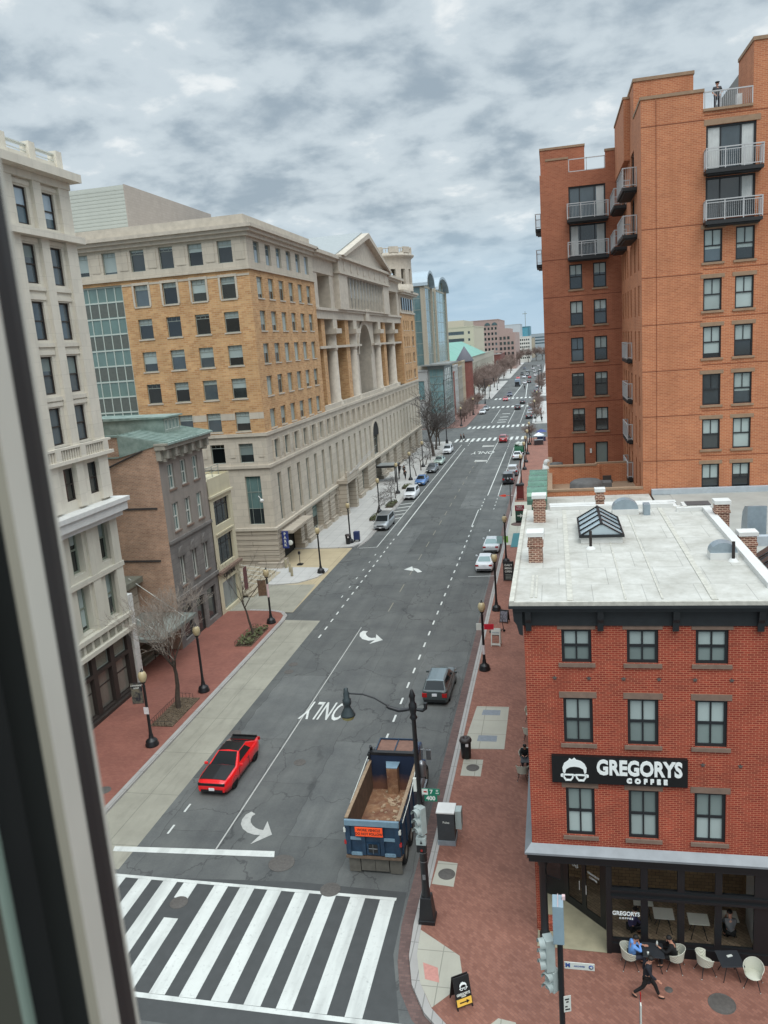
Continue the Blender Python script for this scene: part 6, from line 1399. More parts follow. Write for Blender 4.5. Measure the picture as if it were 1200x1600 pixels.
l5 = lamp(-24.62, 90.6, 4.9, 'black globe street lamp beside the blue bin past the yellowish driveway')
for y, s_ in ((107.5, 'first beyond the silver minivan'), (121.5, 'beside the white car on the left pavement'), (133.5, 'beside the blue sedan on the left pavement'), (147.5, 'among the small trees by the pale green sedan')): lamp(-24.6, y, 4.9, 'black globe street lamp, '+s_)
r1 = lamp(-5.37, 53.2, 5.0, 'black globe street lamp with red and white sign beside the white sandwich board')
k = MB(); k.box(.10, -.02, 3.05, .78, .02, 3.45); k.build('red_sign', plain('red_sign', (.74, .10, .18), .5, var=0), r1); k = MB(); k.box(-.45, -.02, 3.0, -.08, .02, 3.5); k.build('white_sign', F_WHITE, r1); sleeve(r1, 1.2, 1.9, NOTE)
lamp(-5.36, 65.9, 5.0, 'black globe street lamp before the white sedans, black menu board behind it')
r3 = lamp(-5.34, 80.7, 5.0, 'black globe street lamp with green banner, near the teal ground panel')
k = MB(); k.box(-.14, -.03, 2.2, .30, .03, 2.9); k.build('green_banner', plain('lime_banner', (.48, .68, .32), .6, var=.1), r3); k = MB(); k.box(-.9, -.02, 2.1, -.3, .02, 2.9); k.build('teal_banner', plain('pale_teal_banner', (.55, .68, .68), .6, var=.1), r3)
for y, s_ in ((124.6, 'beside the black off-road car'), (139.7, 'beside the grey car with white roof'), (148, 'by the white sedan at the green truck'), (158, 'by the green truck'), (172, 'nearest the first far crosswalk on the right')): lamp(-5.35, y, 4.9, 'black globe street lamp on the right, '+s_)
for x, y, s_ in ((-24.8, 216, 'left corner of the first far intersection'), (-24.4, 247, 'left pavement by the white sedan'), (-24.2, 297+13, 'left pavement by the bare park trees'), (-24.2, 357, 'far left pavement by the park trees'), (-5.3, 226, 'right pavement by the dark grey car with pale roof'), (-5.3, 262, 'right pavement by the row of parked cars')): lamp(x, y, 5.2, 'distant globe street lamp, '+s_)
# traffic signal post with mast arm lamp
ts = thing('signal_post', 'black traffic signal post with curved lamp arm, street name signs and walk signal', 'traffic signal', (-5.66, 27.9, .13))
k = MB(); k.box(-.34, -.34, 0, .34, .34, .18); k.add([(-.31, -.31, .18), (.31, -.31, .18), (.31, .31, .18), (-.31, .31, .18), (-.22, -.22, 1.15), (.22, -.22, 1.15), (.22, .22, 1.15), (-.22, .22, 1.15)], [(0, 1, 5, 4), (1, 2, 6, 5), (2, 3, 7, 6), (3, 0, 4, 7), (4, 5, 6, 7)]); k.build('base', M_BLACK, ts, bevel=.02)
k = MB(); k.lathe((0, 0, 0), [(.2, 1.1), (.155, 1.5), (.15, 3.5), (.165, 3.55), (.115, 3.7), (.085, 8.9), (.16, 9.0), (.11, 9.1), (.11, 9.2), (.16, 9.35), (.16, 9.55), (.1, 9.65), (.1, 9.8), (.13, 9.9), (.08, 10.05), (.05, 10.15), (0, 10.2)], 14); k.build('post', M_BLACK, ts)
k = MB(); k.tube([(-.12, 0, 9.35), (-.55, 0, 9.28), (-.95, 0, 9.40), (-1.02, 0, 9.46)], [.07, .08, .08, .07], 8); k.tube([(-.95, 0, 9.44), (-1.5, 0, 9.78), (-1.95, 0, 9.93), (-2.55, 0, 9.95)], .035, 8); k.tube([(.12, 0, 9.35), (.38, 0, 9.3), (.5, 0, 9.4), (.5, 0, 9.62)], .07, 8); k.build('lamp_arm', M_BLACK, ts)
k = MB(); k.lathe((-2.62, 0, 0), [(0, 10.2), (.09, 10.15), (.09, 10.02), (.12, 9.98), (.12, 9.75), (.17, 9.7), (.17, 9.5), (.12, 9.45), (.14, 9.35), (.28, 9.08), (.30, 9.02), (.27, 9.02)], 16); lh = k.build('lamp_head', plain('dark_green_steel', (.20, .24, .25), .45, .2, .05), ts)
k = MB(); k.lathe((-2.62, 0, 0), [(.26, 9.02), (.24, 8.9), (.15, 8.84), (0, 8.83)], 14); k.build('lens', plain('amber_lens', (.62, .58, .36), .3, var=0), lh)
GRN = plain('street_sign_green', (.05, .42, .32), .45, var=0); SIG = plain('signal_housing', (.60, .64, .63), .55, var=.12, scale=4)
k = MB(); k.box(.12, -.03, 5.72, .84, .0, 5.98); o = k.build('street_sign', GRN, ts); text('lettering', '7', .24, Matrix.Translation((.50, -.035, 5.85)) @ UPRIGHT, F_WHITE, o, .003, .008); text('lettering', 'ST', .09, Matrix.Translation((.74, -.035, 5.91)) @ UPRIGHT, F_WHITE, o, .003, .004); text('lettering', 'NW', .07, Matrix.Translation((.74, -.035, 5.80)) @ UPRIGHT, F_WHITE, o, .003, .003)
k = MB(); k.box(.13, -.036, 5.73, .37, -.031, 5.97); k.build('white_panel', F_WHITE, o); k = MB(); k.box(.2, -.039, 5.82, .33, -.0365, 5.88); k.build('red_emblem', LAMPR, o)
k = MB(); k.box(.22, -.03, 5.44, .72, .0, 5.70); o = k.build('block_sign', GRN, ts); text('lettering', '400', .24, Matrix.Translation((.47, -.035, 5.57)) @ UPRIGHT, F_WHITE, o, .003, .01)
k = MB(); k.box(-.16, -.22, 5.95, -.04, -.1, 6.5); k.build('side_sign', F_WHITE, ts)
def signal_head(root, c, ang, n=3, face=PI/2):
    T = Matrix.Translation(c) @ Matrix.Rotation(ang, 4, 'Z')
    k = MB(T); k.box(-.19, -.15, -.185*n*1.05, .19, .15, .185*n*1.05); o = k.build('signal_head', SIG, root, bevel=.02)
    for i in range(n):
        z = (n-1-2*i)*.19
        k = MB(T); vs = []
        for j in range(2):
            yy = -.14-.20*j
            for q in range(9): t_ = rad(-20+220*q/8); vs.append((.18*math.cos(t_), yy, z+.18*math.sin(t_)))
        k.add(vs, [(q, q+1, 9+q+1, 9+q) for q in range(8)], 0, True); k.build('visor', SIG, o)
    return o
signal_head(ts, (.03, -.22, 4.72), rad(-35)); 
k = MB(); k.tube([(0, 0, 5.25), (.02, -.2, 5.3)], .03, 6); k.tube([(0, 0, 4.1), (.02, -.2, 4.15)], .03, 6); k.build('bracket', SIG, ts)
k = MB(); k.box(-.19, -.36, 3.66, .21, -.10, 3.98); ws = k.build('walk_signal', SIG, ts, bevel=.02); k = MB(); k.box(-.17, -.37, 3.36, .19, -.12, 3.655); k.build('signal_face', TRIM, ws)
k = MB(); k.box(-.02, -.376, 3.40, .06, -.371, 3.5); k.build('red_hand', NT('lit_red_hand').done(lin((.55, .12, .10)), .5), ws); k = MB(); k.extr([(-.03, -.372, 3.74), (.07, -.372, 3.74), (.02, -.372, 3.9)], (0, .01, 0)); k.build('symbol', TRIM, ws)
k = MB(); 
for z in (3.15, 2.75): k.lathe((0, 0, 0), [(.17, z), (.17, z+.03)], 12)
k.build('strap', RIM, ts); k = MB(); k.box(-.06, -.2, 2.0, .06, -.15, 2.2); k.build('push_button', RIM, ts)
# foreground signal post
fs = thing('signal_pole', 'black signal pole with grey control box, grey signal heads and a metro direction sign', 'traffic signal', (-.30, 22.3, .13))
k = MB(); k.lathe((0, 0, 0), [(.25, 0), (.24, .3), (.12, .4), (.095, .6), (.09, 4.45)], 14); k.build('pole', M_BLACK, fs)
BOXM = plain('grey_control_box', (.53, .61, .65), .5, .1, .08, 3)
k = MB(); k.box(-.20, -.28, 4.35, .14, .30, 5.72); k.build('control_box', BOXM, fs, bevel=.015)
k = MB(); k.box(.10, .05, 5.72, .2, .16, 5.85); k.tube([(-.03, -.3, 5.74), (-.03, .3, 5.74)], .012, 5); k.build('box_hinge', PINKN, fs)
k = MB(); k.tube([(0, 0, 4.2), (-.32, .1, 4.25)], .03, 6); k.tube([(0, 0, 2.75), (-.32, .1, 2.8)], .03, 6); k.build('bracket', SIG, fs)
signal_head(fs, (-.36, .05, 3.75), rad(-70), 3); signal_head(fs, (-.28, .10, 2.75), rad(-40), 2)
k = MB(); k.box(.12, -.02, 3.28, 1.05, .01, 3.52); o = k.build('direction_sign', F_WHITE, fs)
BLU = plain('sign_blue', (.20, .29, .55), .5, var=0)
text('lettering', 'M', .19, Matrix.Translation((.22, -.025, 3.41)) @ UPRIGHT, BLU, o, .002, .012); text('lettering', 'ARCHIVES', .075, Matrix.Translation((.58, -.025, 3.40)) @ UPRIGHT, BLU, o, .002, .002)
k = MB(Matrix.Translation((.94, -.022, 3.40)) @ Matrix.Rotation(PI/2, 4, 'X')); k.lathe((0, 0, 0), [(0, .004), (.075, .004), (.075, -.004)], 16); k.build('arrow_disc', BLU, o); k = MB(); k.extr([(.90, -.03, 3.39), (.96, -.03, 3.36), (.99, -.03, 3.40), (.96, -.03, 3.44), (.90, -.03, 3.41)], (0, .004, 0)); k.build('arrow', F_WHITE, o)
k = MB(frameM((0, 0, 0), rad(20))); k.box(.02, -.13, 1.7, .26, -.115, 2.3); o = k.build('notice', F_WHITE, fs)
k = MB(frameM((0, 0, 0), rad(20)))
for a, c, z in ((.06, .2, 2.15), (.1, .18, 2.05), (.06, .14, 1.88), (.06, .22, 1.77)): k.box(a, -.135, z, c, -.131, z+.05)
k.build('notice_print', TRIM, o)
sp2 = thing('kerb_sign', 'thin kerbside sign seen edge on, white with a red tip, at the bottom edge', 'sign', (2.12, 22.2, .13))
k = MB(); k.tube([(0, 0, 0), (0, 0, 2.6)], .03, 8); k.build('post', RIM, sp2); k = MB(); k.box(-.02, -.25, 1.4, .02, .05, 2.45); k.build('panel', F_WHITE, sp2); k = MB(); k.box(-.015, -.1, 2.45, .015, 0, 2.75); k.build('tip', LAMPR, sp2)
# utility cabinet, litter bin, boards
uc = thing('utility_cabinet', 'dark grey utility cabinet with pale lid and grey meter box on its side', 'cabinet', (-5.5, 33.25, .13))
k = MB(); k.box(-.42, -.42, .0, .42, .42, .26); k.build('plinth', STEEL, uc); k = MB(); k.box(-.40, -.40, .26, .40, .40, 1.62); cb = k.build('casing', plain('dark_wrap', (.22, .235, .245), .6, var=.15, scale=5), uc); k = MB(); k.box(-.43, -.43, 1.66, .43, .43, 1.72); k.box(-.41, -.41, 1.62, .41, .41, 1.66, 1); k.build('lid', [WHITEC, TRIM], uc)
k = MB(); k.box(.43, -.2, .75, .72, .3, 1.68); k.build('meter_box', plain('pale_grey_box', (.60, .65, .64), .5, var=.06), uc, bevel=.01); text('lettering', 'Pulse', .15, Matrix.Translation((.02, -.405, 1.2)) @ UPRIGHT, F_WHITE, cb, .002, .003)
lb = thing('litter_bin', 'black round litter bin on the brick pavement near the steel plates', 'litter bin', (-5.42, 40.95, .13))
k = MB(); k.lathe((0, 0, 0), [(.24, 0), (.27, .05), (.31, 1.0), (.30, 1.02)], 18); k.build('bin', M_BLACK, lb); k = MB(); k.lathe((0, 0, 0), [(.35, 1.02), (.36, 1.08), (.30, 1.2), (.16, 1.24), (.14, 1.2), (.0, 1.15)], 18); k.build('lid', plain('bin_lid', (.20, .17, .165), .5), lb); k = MB(); k.box(.02, -.32, .82, .18, -.27, 1.0); k.build('sticker', NOTE, lb)
def aboard(loc, rz, w_, h_, mats, label, spread=.32):
    r_ = thing('sandwich_board', label, 'sandwich board', loc, rz)
    for s in (-1, 1):
        k = MB(); k.extr([(-w_/2, s*spread, 0.0), (-w_/2+.05, s*spread, 0), (-w_/2+.05, s*spread*.9, .1), (w_/2-.05, s*spread*.9, .1), (w_/2-.05, s*spread, 0), (w_/2, s*spread, 0), (w_/2, s*.03, h_), (-w_/2, s*.03, h_)][::s], (0, .03*s, 0)); k.build('panel', mats[0], r_)
    return r_
def on_board(r_, w_, h_, spread, u0, u1, v0, v1, nm, mat, off=.006):
    a = math.atan2(spread-.03, h_); k = MB()
    def P_(u, v): return (u*w_, -(spread+(.03-spread)*v)-.03-off, v*h_)
    k.extr([P_(u0, v0), P_(u1, v0), P_(u1, v1), P_(u0, v1)], (0, .004, 0)); return k.build(nm, mat, r_)
BB = plain('black_board', (.09, .09, .095), .5, var=.05)
ab = aboard((-3.85, 23.95, .13), rad(32), .62, 1.1, [BB], 'black folding sandwich board with hair and glasses emblem and yellow arrow panel')
on_board(ab, .62, 1.1, .32, -.46, .46, .12, .34, 'yellow_panel', plain('yellow_panel', (.90, .72, .30), .6, var=.04)); 
def btext(r_, s_, size, v, h_, spread, mat, u=0, w_=.62, bold=.006, sx=1): 
    a = math.atan2(spread-.03, h_); return text('lettering', s_, size, Matrix.Translation((u*w_, -(spread+(.03-spread)*v)-.043, v*h_)) @ Matrix.Rotation(-a, 4, 'X') @ UPRIGHT, mat, r_, .002, bold, sx=sx)
k = MB(Matrix.Translation((.02, -.165, .80)) @ Matrix.Rotation(-math.atan2(.29, 1.1), 4, 'X')); logo(k, (0, 0), .26, -.03, .006); k.build('emblem', LET, ab); btext(ab, 'GREGORYS', .12, .47, 1.1, .32, F_WHITE, sx=.85); btext(ab, 'COFFEE', .05, .40, 1.1, .32, F_WHITE)
k = MB(Matrix.Translation((0, -.30, .25)) @ Matrix.Rotation(-math.atan2(.29, 1.1), 4, 'X')); k.extr([(-.18, -.0, -.02), (.08, 0, -.02), (.08, 0, -.07), (.2, 0, 0), (.08, 0, .07), (.08, 0, .02), (-.18, 0, .02)], (0, .004, 0)); k.build('arrow', BB, ab)
ab = aboard((-4.85, 57.9, .13), rad(-6), .72, 1.35, [F_WHITE], 'white plastic sandwich board with food photo beside the lamp with red sign', .3)
on_board(ab, .72, 1.35, .3, -.38, .38, .2, .62, 'food_photo', plain('food_photo', (.58, .42, .36), .5, var=.6, scale=9, obj=True)); on_board(ab, .72, 1.35, .3, -.38, .38, .62, .66, 'dark_strip', BB); btext(ab, 'WELCOME', .11, .78, 1.35, .3, STEEL, w_=.72)
ab = aboard((-4.5, 63.0, .13), rad(-14), .7, 1.05, [BB], 'small black sandwich board with white chalk writing, tilted, beyond the scooter', .3)
on_board(ab, .7, 1.05, .3, -.42, .42, .12, .92, 'chalk_writing', plain('chalk_writing', (.42, .42, .45), .8, var=.95, scale=7, obj=True)); 
ab = aboard((-4.75, 74.6, .13), 0, 1.0, 1.9, [BB], 'tall black menu board with white lettering beside the roof corner', .35)
for i, s_ in enumerate(('DAILY', 'MENU', 'OPEN')): btext(ab, s_, .26, .82-.16*i, 1.9, .35, F_WHITE, w_=1.0)
for i in range(4): on_board(ab, 1.0, 1.9, .35, -.3, .3-.05*(i % 2), .12+.07*i, .14+.07*i, 'menu_line', F_GREY)
tp = MB(); tp.box(-.45, -3.2, 0, .45, 3.2, .03); o = tp.build('teal_panel', plain('teal_board', (.10, .40, .42), .5, var=.1)); o.location = (-4.75, 90.2, .14); tag(o, 'teal panel lying flat on the pavement below the brick ring', 'panel')
gs = thing('garage_sign', 'red and green arrow sign standing on the pavement island by the white roof edge', 'sign', (-4.6, 99, .13))
k = MB(); k.box(-.55, -.06, .3, .55, .06, 1.55); o = k.build('arrow_panel', plain('dark_green_panel', (.12, .25, .20), .5, var=0), gs); k = MB(); k.extr([(-.3, -.07, .85), (.05, -.07, .85), (.05, -.07, .65), (.38, -.07, .92), (.05, -.07, 1.2), (.05, -.07, 1.0), (-.3, -.07, 1.0)], (0, .006, 0)); k.build('arrow', F_WHITE, o)
k = MB(); k.box(-.58, -.07, 1.56, .58, .07, 2.25); o = k.build('header_panel', plain('maroon_panel', (.50, .10, .17), .5, var=0), gs); text('lettering', 'PUBLIC', .22, Matrix.Translation((0, -.08, 2.05)) @ UPRIGHT, F_WHITE, o, .002, .006); text('lettering', 'PARKING', .2, Matrix.Translation((0, -.08, 1.78)) @ UPRIGHT, PINKN, o, .002, .006); k = MB(); k.box(-.5, -.3, 0, .5, .3, .3); k.build('foot', TRIM, gs)
o = MB(); o.lathe((0, 0, 0), [(0, .05), (.75, .05), (.78, .02), (1.0, .02), (1.0, 0)], 24); o = o.build('brick_ring', M_GUT); o.location = (-4.7, 98.2, .142); tag(o, 'round brick and stone ring set in the pavement under the arrow sign', 'tree ring')
mb_ = thing('information_kiosk', 'dark red framed street kiosk with black roof on the right pavement', 'kiosk', (-5.1, 113.5, .13))
k = MB(); k.box(-.5, -.25, .2, .5, .25, 2.1); k.build('case', plain('maroon_case', (.36, .12, .11), .5), mb_); k = MB(); k.box(-.6, -.35, 2.1, .6, .35, 2.3); k.box(-.5, -.2, 0, -.4, .2, .2); k.box(.4, -.2, 0, .5, .2, .2); k.build('roof', TRIM, mb_)
gb = thing('gate_arm_sign', 'orange red pointed marker on a thin dark post at the garage exit', 'sign', (-5.9, 103, .13))
k = MB(); k.tube([(0, 0, 0), (0, 0, 4.2)], .05, 8); k.build('post', TRIM, gb); k = MB(); k.extr([(-1.5, -.05, 2.75), (-.9, -.05, 2.6), (-.9, -.05, 2.9)], (0, .08, 0)); k.extr([(-.9, -.05, 2.6), (-.6, -.05, 2.6), (-.6, -.05, 2.9), (-.9, -.05, 2.9)], (0, .08, 0)); k.tube([(-.6, 0, 2.75), (0, 0, 2.75)], .025, 6); k.build('marker', plain('orange_marker', (.90, .30, .22), .5, var=0), gb)
# scooter
st = thing('scooter', 'black kick scooter parked upright behind the white sandwich board', 'scooter', (-4.95, 60.6, .13), rad(-75))
k = MB(); k.box(-.08, -.55, .14, .08, .35, .19); k.build('deck', M_BLACK, st); k = MB(); k.tube([(0, .55, .12), (0, .47, .5), (0, .40, 1.15)], .028, 8); k.build('stem', M_BLACK, st); k = MB(); k.tube([(-.27, .38, 1.12), (0, .40, 1.15), (.27, .38, 1.12)], .02, 6); k.build('handlebar', M_BLACK, st)
for y in (.55, -.55): k = MB(Matrix.Translation((0, y, .11)) @ Matrix.Rotation(PI/2, 4, 'Y')); k.lathe((0, 0, 0), [(0, -.03), (.1, -.03), (.11, 0), (.1, .03), (0, .03)], 12); k.build('wheel', M_RUBBER, st)
k = MB(); k.tube([(0, .35, .17), (0, .52, .3)], .03, 6); k.build('neck', M_BLACK, st)
# bins and boxes on the left
mbx = thing('blue_box', 'blue metal collection box beside the lamp on the white pavement', 'collection box', (-23.95, 91.2, .13))
k = MB(); k.box(-.35, -.3, .25, .35, .3, 1.25); k.build('body', plain('navy_box', (.14, .20, .36), .5, var=.08), mbx, bevel=.04)
for a in (-.3, .3):
    k = MB(); k.box(a-.04, -.25, 0, a+.04, .25, .25); k.build('leg', TRIM, mbx)
lb2 = dup(lb, (-24.75, 90.0, .13), 0, 'black round litter bin on the white pavement next to the blue box')
for i, (x, y) in enumerate(((-29.3, 80.0), (-28.3, 78.4), (-27.6, 76.9))):
    k = MB(); k.lathe((0, 0, 0), [(.14, 0), (.14, .95), (.12, 1.0), (0, 1.02)], 12); o = k.build('bollard', plain('tan_bollard', (.58, .55, .46), .8, var=.15) if 'tan_bollard' not in MATS else MATS['tan_bollard']); o.location = (x, y, .13); tag(o, ('stone bollard nearest the wall plinth on the white paved wedge', 'stone bollard, middle of three on the white paved wedge', 'stone bollard farthest from the wall on the white paved wedge')[i], 'bollard', 'bollards on the paved wedge')
gp = thing('gate_post', 'thin black card reader post on a square foot at the garage mouth', 'post', (-28.2, 81.6, .03))
k = MB(); k.box(-.3, -.3, 0, .3, .3, .1); k.build('foot', TRIM, gp); k = MB(); k.tube([(0, 0, .1), (0, 0, 1.6)], .04, 8); k.box(-.12, -.1, 1.2, .12, .1, 1.5); k.build('post', TRIM, gp)
stp = MB()
for i in range(5): stp.box(-33.5, 70.2+i*.0, .02, -29.4-i*.55, 78.5, .16+.16*i)
o = stp.build('steps', stone('pale_steps', (.66, .62, .54), (4, .16), .06, .02, .7)); tag(o, 'pale stone steps with thin rails rising between the cream shop and the banded wall', 'steps')
hr_ = MB()
for i in range(5): hr_.tube([(-33.0, 71.5+i*1.2, 1.6), (-29.2, 71.5+i*1.2, .95)], .03, 5); hr_.tube([(-29.2, 71.5+i*1.2, .95), (-29.2, 71.5+i*1.2, .1)], .03, 5)
o = hr_.build('handrails', F_WHITE); tag(o, 'row of thin pale handrails over the stone steps', 'handrail')
hb_ = thing('hanging_banner', 'dark red vertical banner on the corner of the cream shop building', 'banner', (-29.7, 69.5, 2.2))
k = MB(); k.box(-.03, -.4, -1.1, .03, .4, 1.1); k.build('cloth', plain('maroon_banner', (.40, .24, .24), .8, var=.15), hb_); k = MB(); k.tube([(-.6, 0, 1.12), (.05, 0, 1.12)], .025, 6); k.build('bracket', TRIM, hb_)
# awnings and far right things
tt = thing('tall_light_pole', 'tall thin dark light pole at the left corner of the first far crosswalk', 'light pole', (-24.3, 181, .13))
k = MB(); k.lathe((0, 0, 0), [(.35, 0), (.3, .8), (.13, 1.0), (.08, 14.5)], 10); k.build('pole', M_BLACK, tt); k = MB(); k.tube([(0, 0, 14.2), (1.4, 0, 14.8), (2.4, 0, 14.7)], .05, 6); k.build('arm', M_BLACK, tt)
for x, y, h in ((-5.2, 300, 10), (-4.6, 330, 11), (-24, 287, 9)):
    t2 = thing('far_signal_pole', 'distant dark signal pole, '+{300: 'right corner of the second far intersection', 330: 'right pavement past the second far intersection', 287: 'left corner of the second far intersection'}[y], 'signal pole', (x, y, .13)); k = MB(); k.lathe((0, 0, 0), [(.3, 0), (.13, 1), (.1, h)], 8); k.build('pole', M_BLACK, t2); k = MB(); k.tube([(0, 0, h-.5), (-3.5 if x > -10 else 3.5, 0, h-.2)], .07, 6); k.box(-3.5 if x > -10 else 3.2, -.15, h-1.3, -3.2 if x > -10 else 3.5, .15, h-.3); k.build('mast_arm', M_BLACK, t2)
# ================================================================== trees
BARK = plain('dark_bark', (.27, .235, .205), .9, var=.3, scale=6); TWIG = plain('pale_twig', (.56, .52, .48), .9, var=.25, scale=3); TWIGD = plain('brown_twig', (.50, .43, .40), .9, var=.2, scale=2); TWIGG = plain('grey_twig', (.33, .31, .30), .9, var=.2, scale=2)
def grow(rng, tk, cr, p, d, L, r, lvl, maxl, thick, droop, nb, spread):
    pts = [p]; rs = [r]; n = 4 if lvl < 2 else 3; q = p.copy(); dd = d.copy()
    for i in range(n):
        dd = (dd+Vector((rng.uniform(-1, 1), rng.uniform(-1, 1), rng.uniform(-.6, .8)))*(.16+.03*lvl)-Vector((0, 0, droop*lvl*.05))).normalized()
        q = q+dd*(L/n); pts.append(q.copy()); rs.append(r*(1-.55*(i+1)/n))
    mb = tk if r > thick else cr
    mb.tube(pts, rs, 7 if r > .07 else (5 if r > .03 else 3), 0, r > .03, False)
    if lvl >= maxl: return
    k = nb[min(lvl, len(nb)-1)]
    for i in range(k):
        f = rng.uniform(.35, 1.0) if lvl > 0 else rng.uniform(.55, 1.0)
        if i == 0: f = 1.0
        j = min(int(f*n), n-1); base = pts[j].lerp(pts[j+1], f*n-j)
        ax = Vector((rng.uniform(-1, 1), rng.uniform(-1, 1), rng.uniform(-.15, .5))).normalized()
        nd = (dd*(1-spread)+ax*spread+Vector((0, 0, UPB))).normalized() if i else (dd+ax*.25).normalized()
        grow(rng, tk, cr, base, nd, L*rng.uniform(.55, .82), max(rs[j]*rng.uniform(.45, .65), MINR), lvl+1, maxl, thick, droop, nb, spread)
MINR = .011; UPB = .0
def tree_mesh(seed, h, r, maxl, nb, spread=.62, droop=1.0, thick=.035, lean=(0, 0), twig=None, first=.42, minr=None):
    rng = random.Random(seed); tk, cr = MB(), MB()
    p0 = Vector((0, 0, -.1)); d = Vector((lean[0], lean[1], 1)).normalized()
    grow(rng, tk, cr, p0, d, h*first, r, 0, maxl, thick, droop, nb, spread)
    return tk.mesh('trunk', BARK), cr.mesh('crown', twig or TWIG)
def tree(name, meshes, loc, label, rz=0, s=1.0, group=None):
    t = thing(name, label, 'tree', loc, rz, group); t.scale = (s, s, s)
    for nm, me in zip(('trunk', 'crown'), meshes):
        o = bpy.data.objects.new(nm, me); COL.objects.link(o); o.parent = t
    return t
TG = 'bare street trees'
UPB = .28
tree('bare_tree', tree_mesh(13, 13.5, .20, 6, (5, 4, 4, 3, 3, 2), .56, .2, .05, (.10, -.02), first=.27), (-25.6, 46.0, .13), 'nearest bare tree with a dense tangle of pale twigs in a mulch bed', 0.4)
tree('bare_tree', tree_mesh(5, 7.6, .12, 4, (5, 3, 2, 2), .55, .2, .012, (-.06, .06), BARK, .42), (-25.3, 59.5, .13), 'slim pruned bare tree with few branches near the rounded pavement end', 2.2)
MINR = .016; UPB = .1
small = [tree_mesh(20+i, 5.2, .10, 5, (4, 4, 3, 3, 2), .6, .6, .03, (0, 0), TWIGG, .42) for i in range(3)]
for i, (x, y, s_, l) in enumerate(((-24.3, 103.8, .85, 'small bare tree in the railed bed behind the silver minivan'), (-24.0, 113.5, .8, 'thin bare sapling beside the green planting box'), (-24.2, 117.5, .75, 'thin leaning bare sapling next to the white car'), (-24.3, 137.5, 1.0, 'small bare tree beside the grey sedan'), (-24.4, 143.5, 1.05, 'small bare tree between the grey and pale green sedans'), (-24.5, 150, 1.05, 'small bare tree beside the pale green sedan'), (-24.5, 156, 1.0, 'small bare tree between the pale green sedan and the last white car'))):
    tree('bare_tree', small[i % 3], (x, y, .13), l, i*1.3, s_, TG)
MINR = .022
bigm = [tree_mesh(40+i, 12.5, .26, 5, (6, 5, 4, 4, 2), .55, .3, .05, (0, 0), TWIGG, .34) for i in range(2)]
tree('bare_tree', bigm[0], (-24.6, 161.5, .13), 'large dark bare tree standing tallest among the left street trees', .5, 1.3, TG)
tree('bare_tree', bigm[1], (-25.5, 171.5, .13), 'large dark bare tree just behind the tallest left street tree', 1.5, 1.0, TG)
tree('bare_tree', bigm[1], (-25.6, 177.5, .13), 'bare tree at the left corner before the first far crosswalk', 2.9, .7, TG)
MINR = .024
bush = [tree_mesh(60+i, 8.0, .16, 5, (6, 5, 5, 4, 2), .6, .2, .05, (0, 0), TWIGD, .32) for i in range(3)]
for i, (x, y, s_) in enumerate(((-25.2, 220, .95), (-25.2, 228, 1.0), (-25.4, 236, .95), (-25.2, 244, 1.1), (-25.2, 252, 1.05), (-25.6, 260, 1.1), (-25.2, 268, 1.1), (-25.6, 276, 1.0))):
    tree('bare_tree', bush[i % 3], (x, y, .13), 'purple brown bare street tree in front of the old shopfronts', i*1.1, s_*.8, 'bare trees in front of the old shopfronts')
for i, (x, y, s_) in enumerate(((-27, 314, 1.25), (-31, 322, 1.4), (-27.5, 330, 1.3), (-31, 342, 1.45), (-27, 352, 1.35), (-31, 364, 1.5), (-27, 378, 1.4), (-31, 392, 1.5), (-27, 408, 1.4), (-29, 424, 1.5), (-27, 455, 1.5), (-28, 480, 1.5), (-26, 510, 1.5), (-27, 545, 1.6), (-26, 590, 1.7), (-25, 640, 1.8), (-20, 690, 1.6), (-14, 720, 1.7), (-9, 735, 1.7), (-5, 700, 1.7))):
    tree('bare_tree', bush[i % 3], (x, y, .13), 'bare park tree in the brown row far down the street', i*.9, s_*1.2, 'bare park trees far down the street')
for i, (x, y, s_) in enumerate(((-5.0, 176, .8), (-4.9, 186+30, .8), (-4.9, 232, .9), (-4.9, 244, .9), (-4.8, 256, .9), (-4.8, 270, 1.0), (-5, 320, 1.1), (-5, 345, 1.2), (-4.8, 380, 1.2))):
    tree('bare_tree', bush[(i+1) % 3], (x, y, .13), 'small bare tree on the right pavement far down the street', i*1.7, s_*.85, 'bare trees on the right pavement')
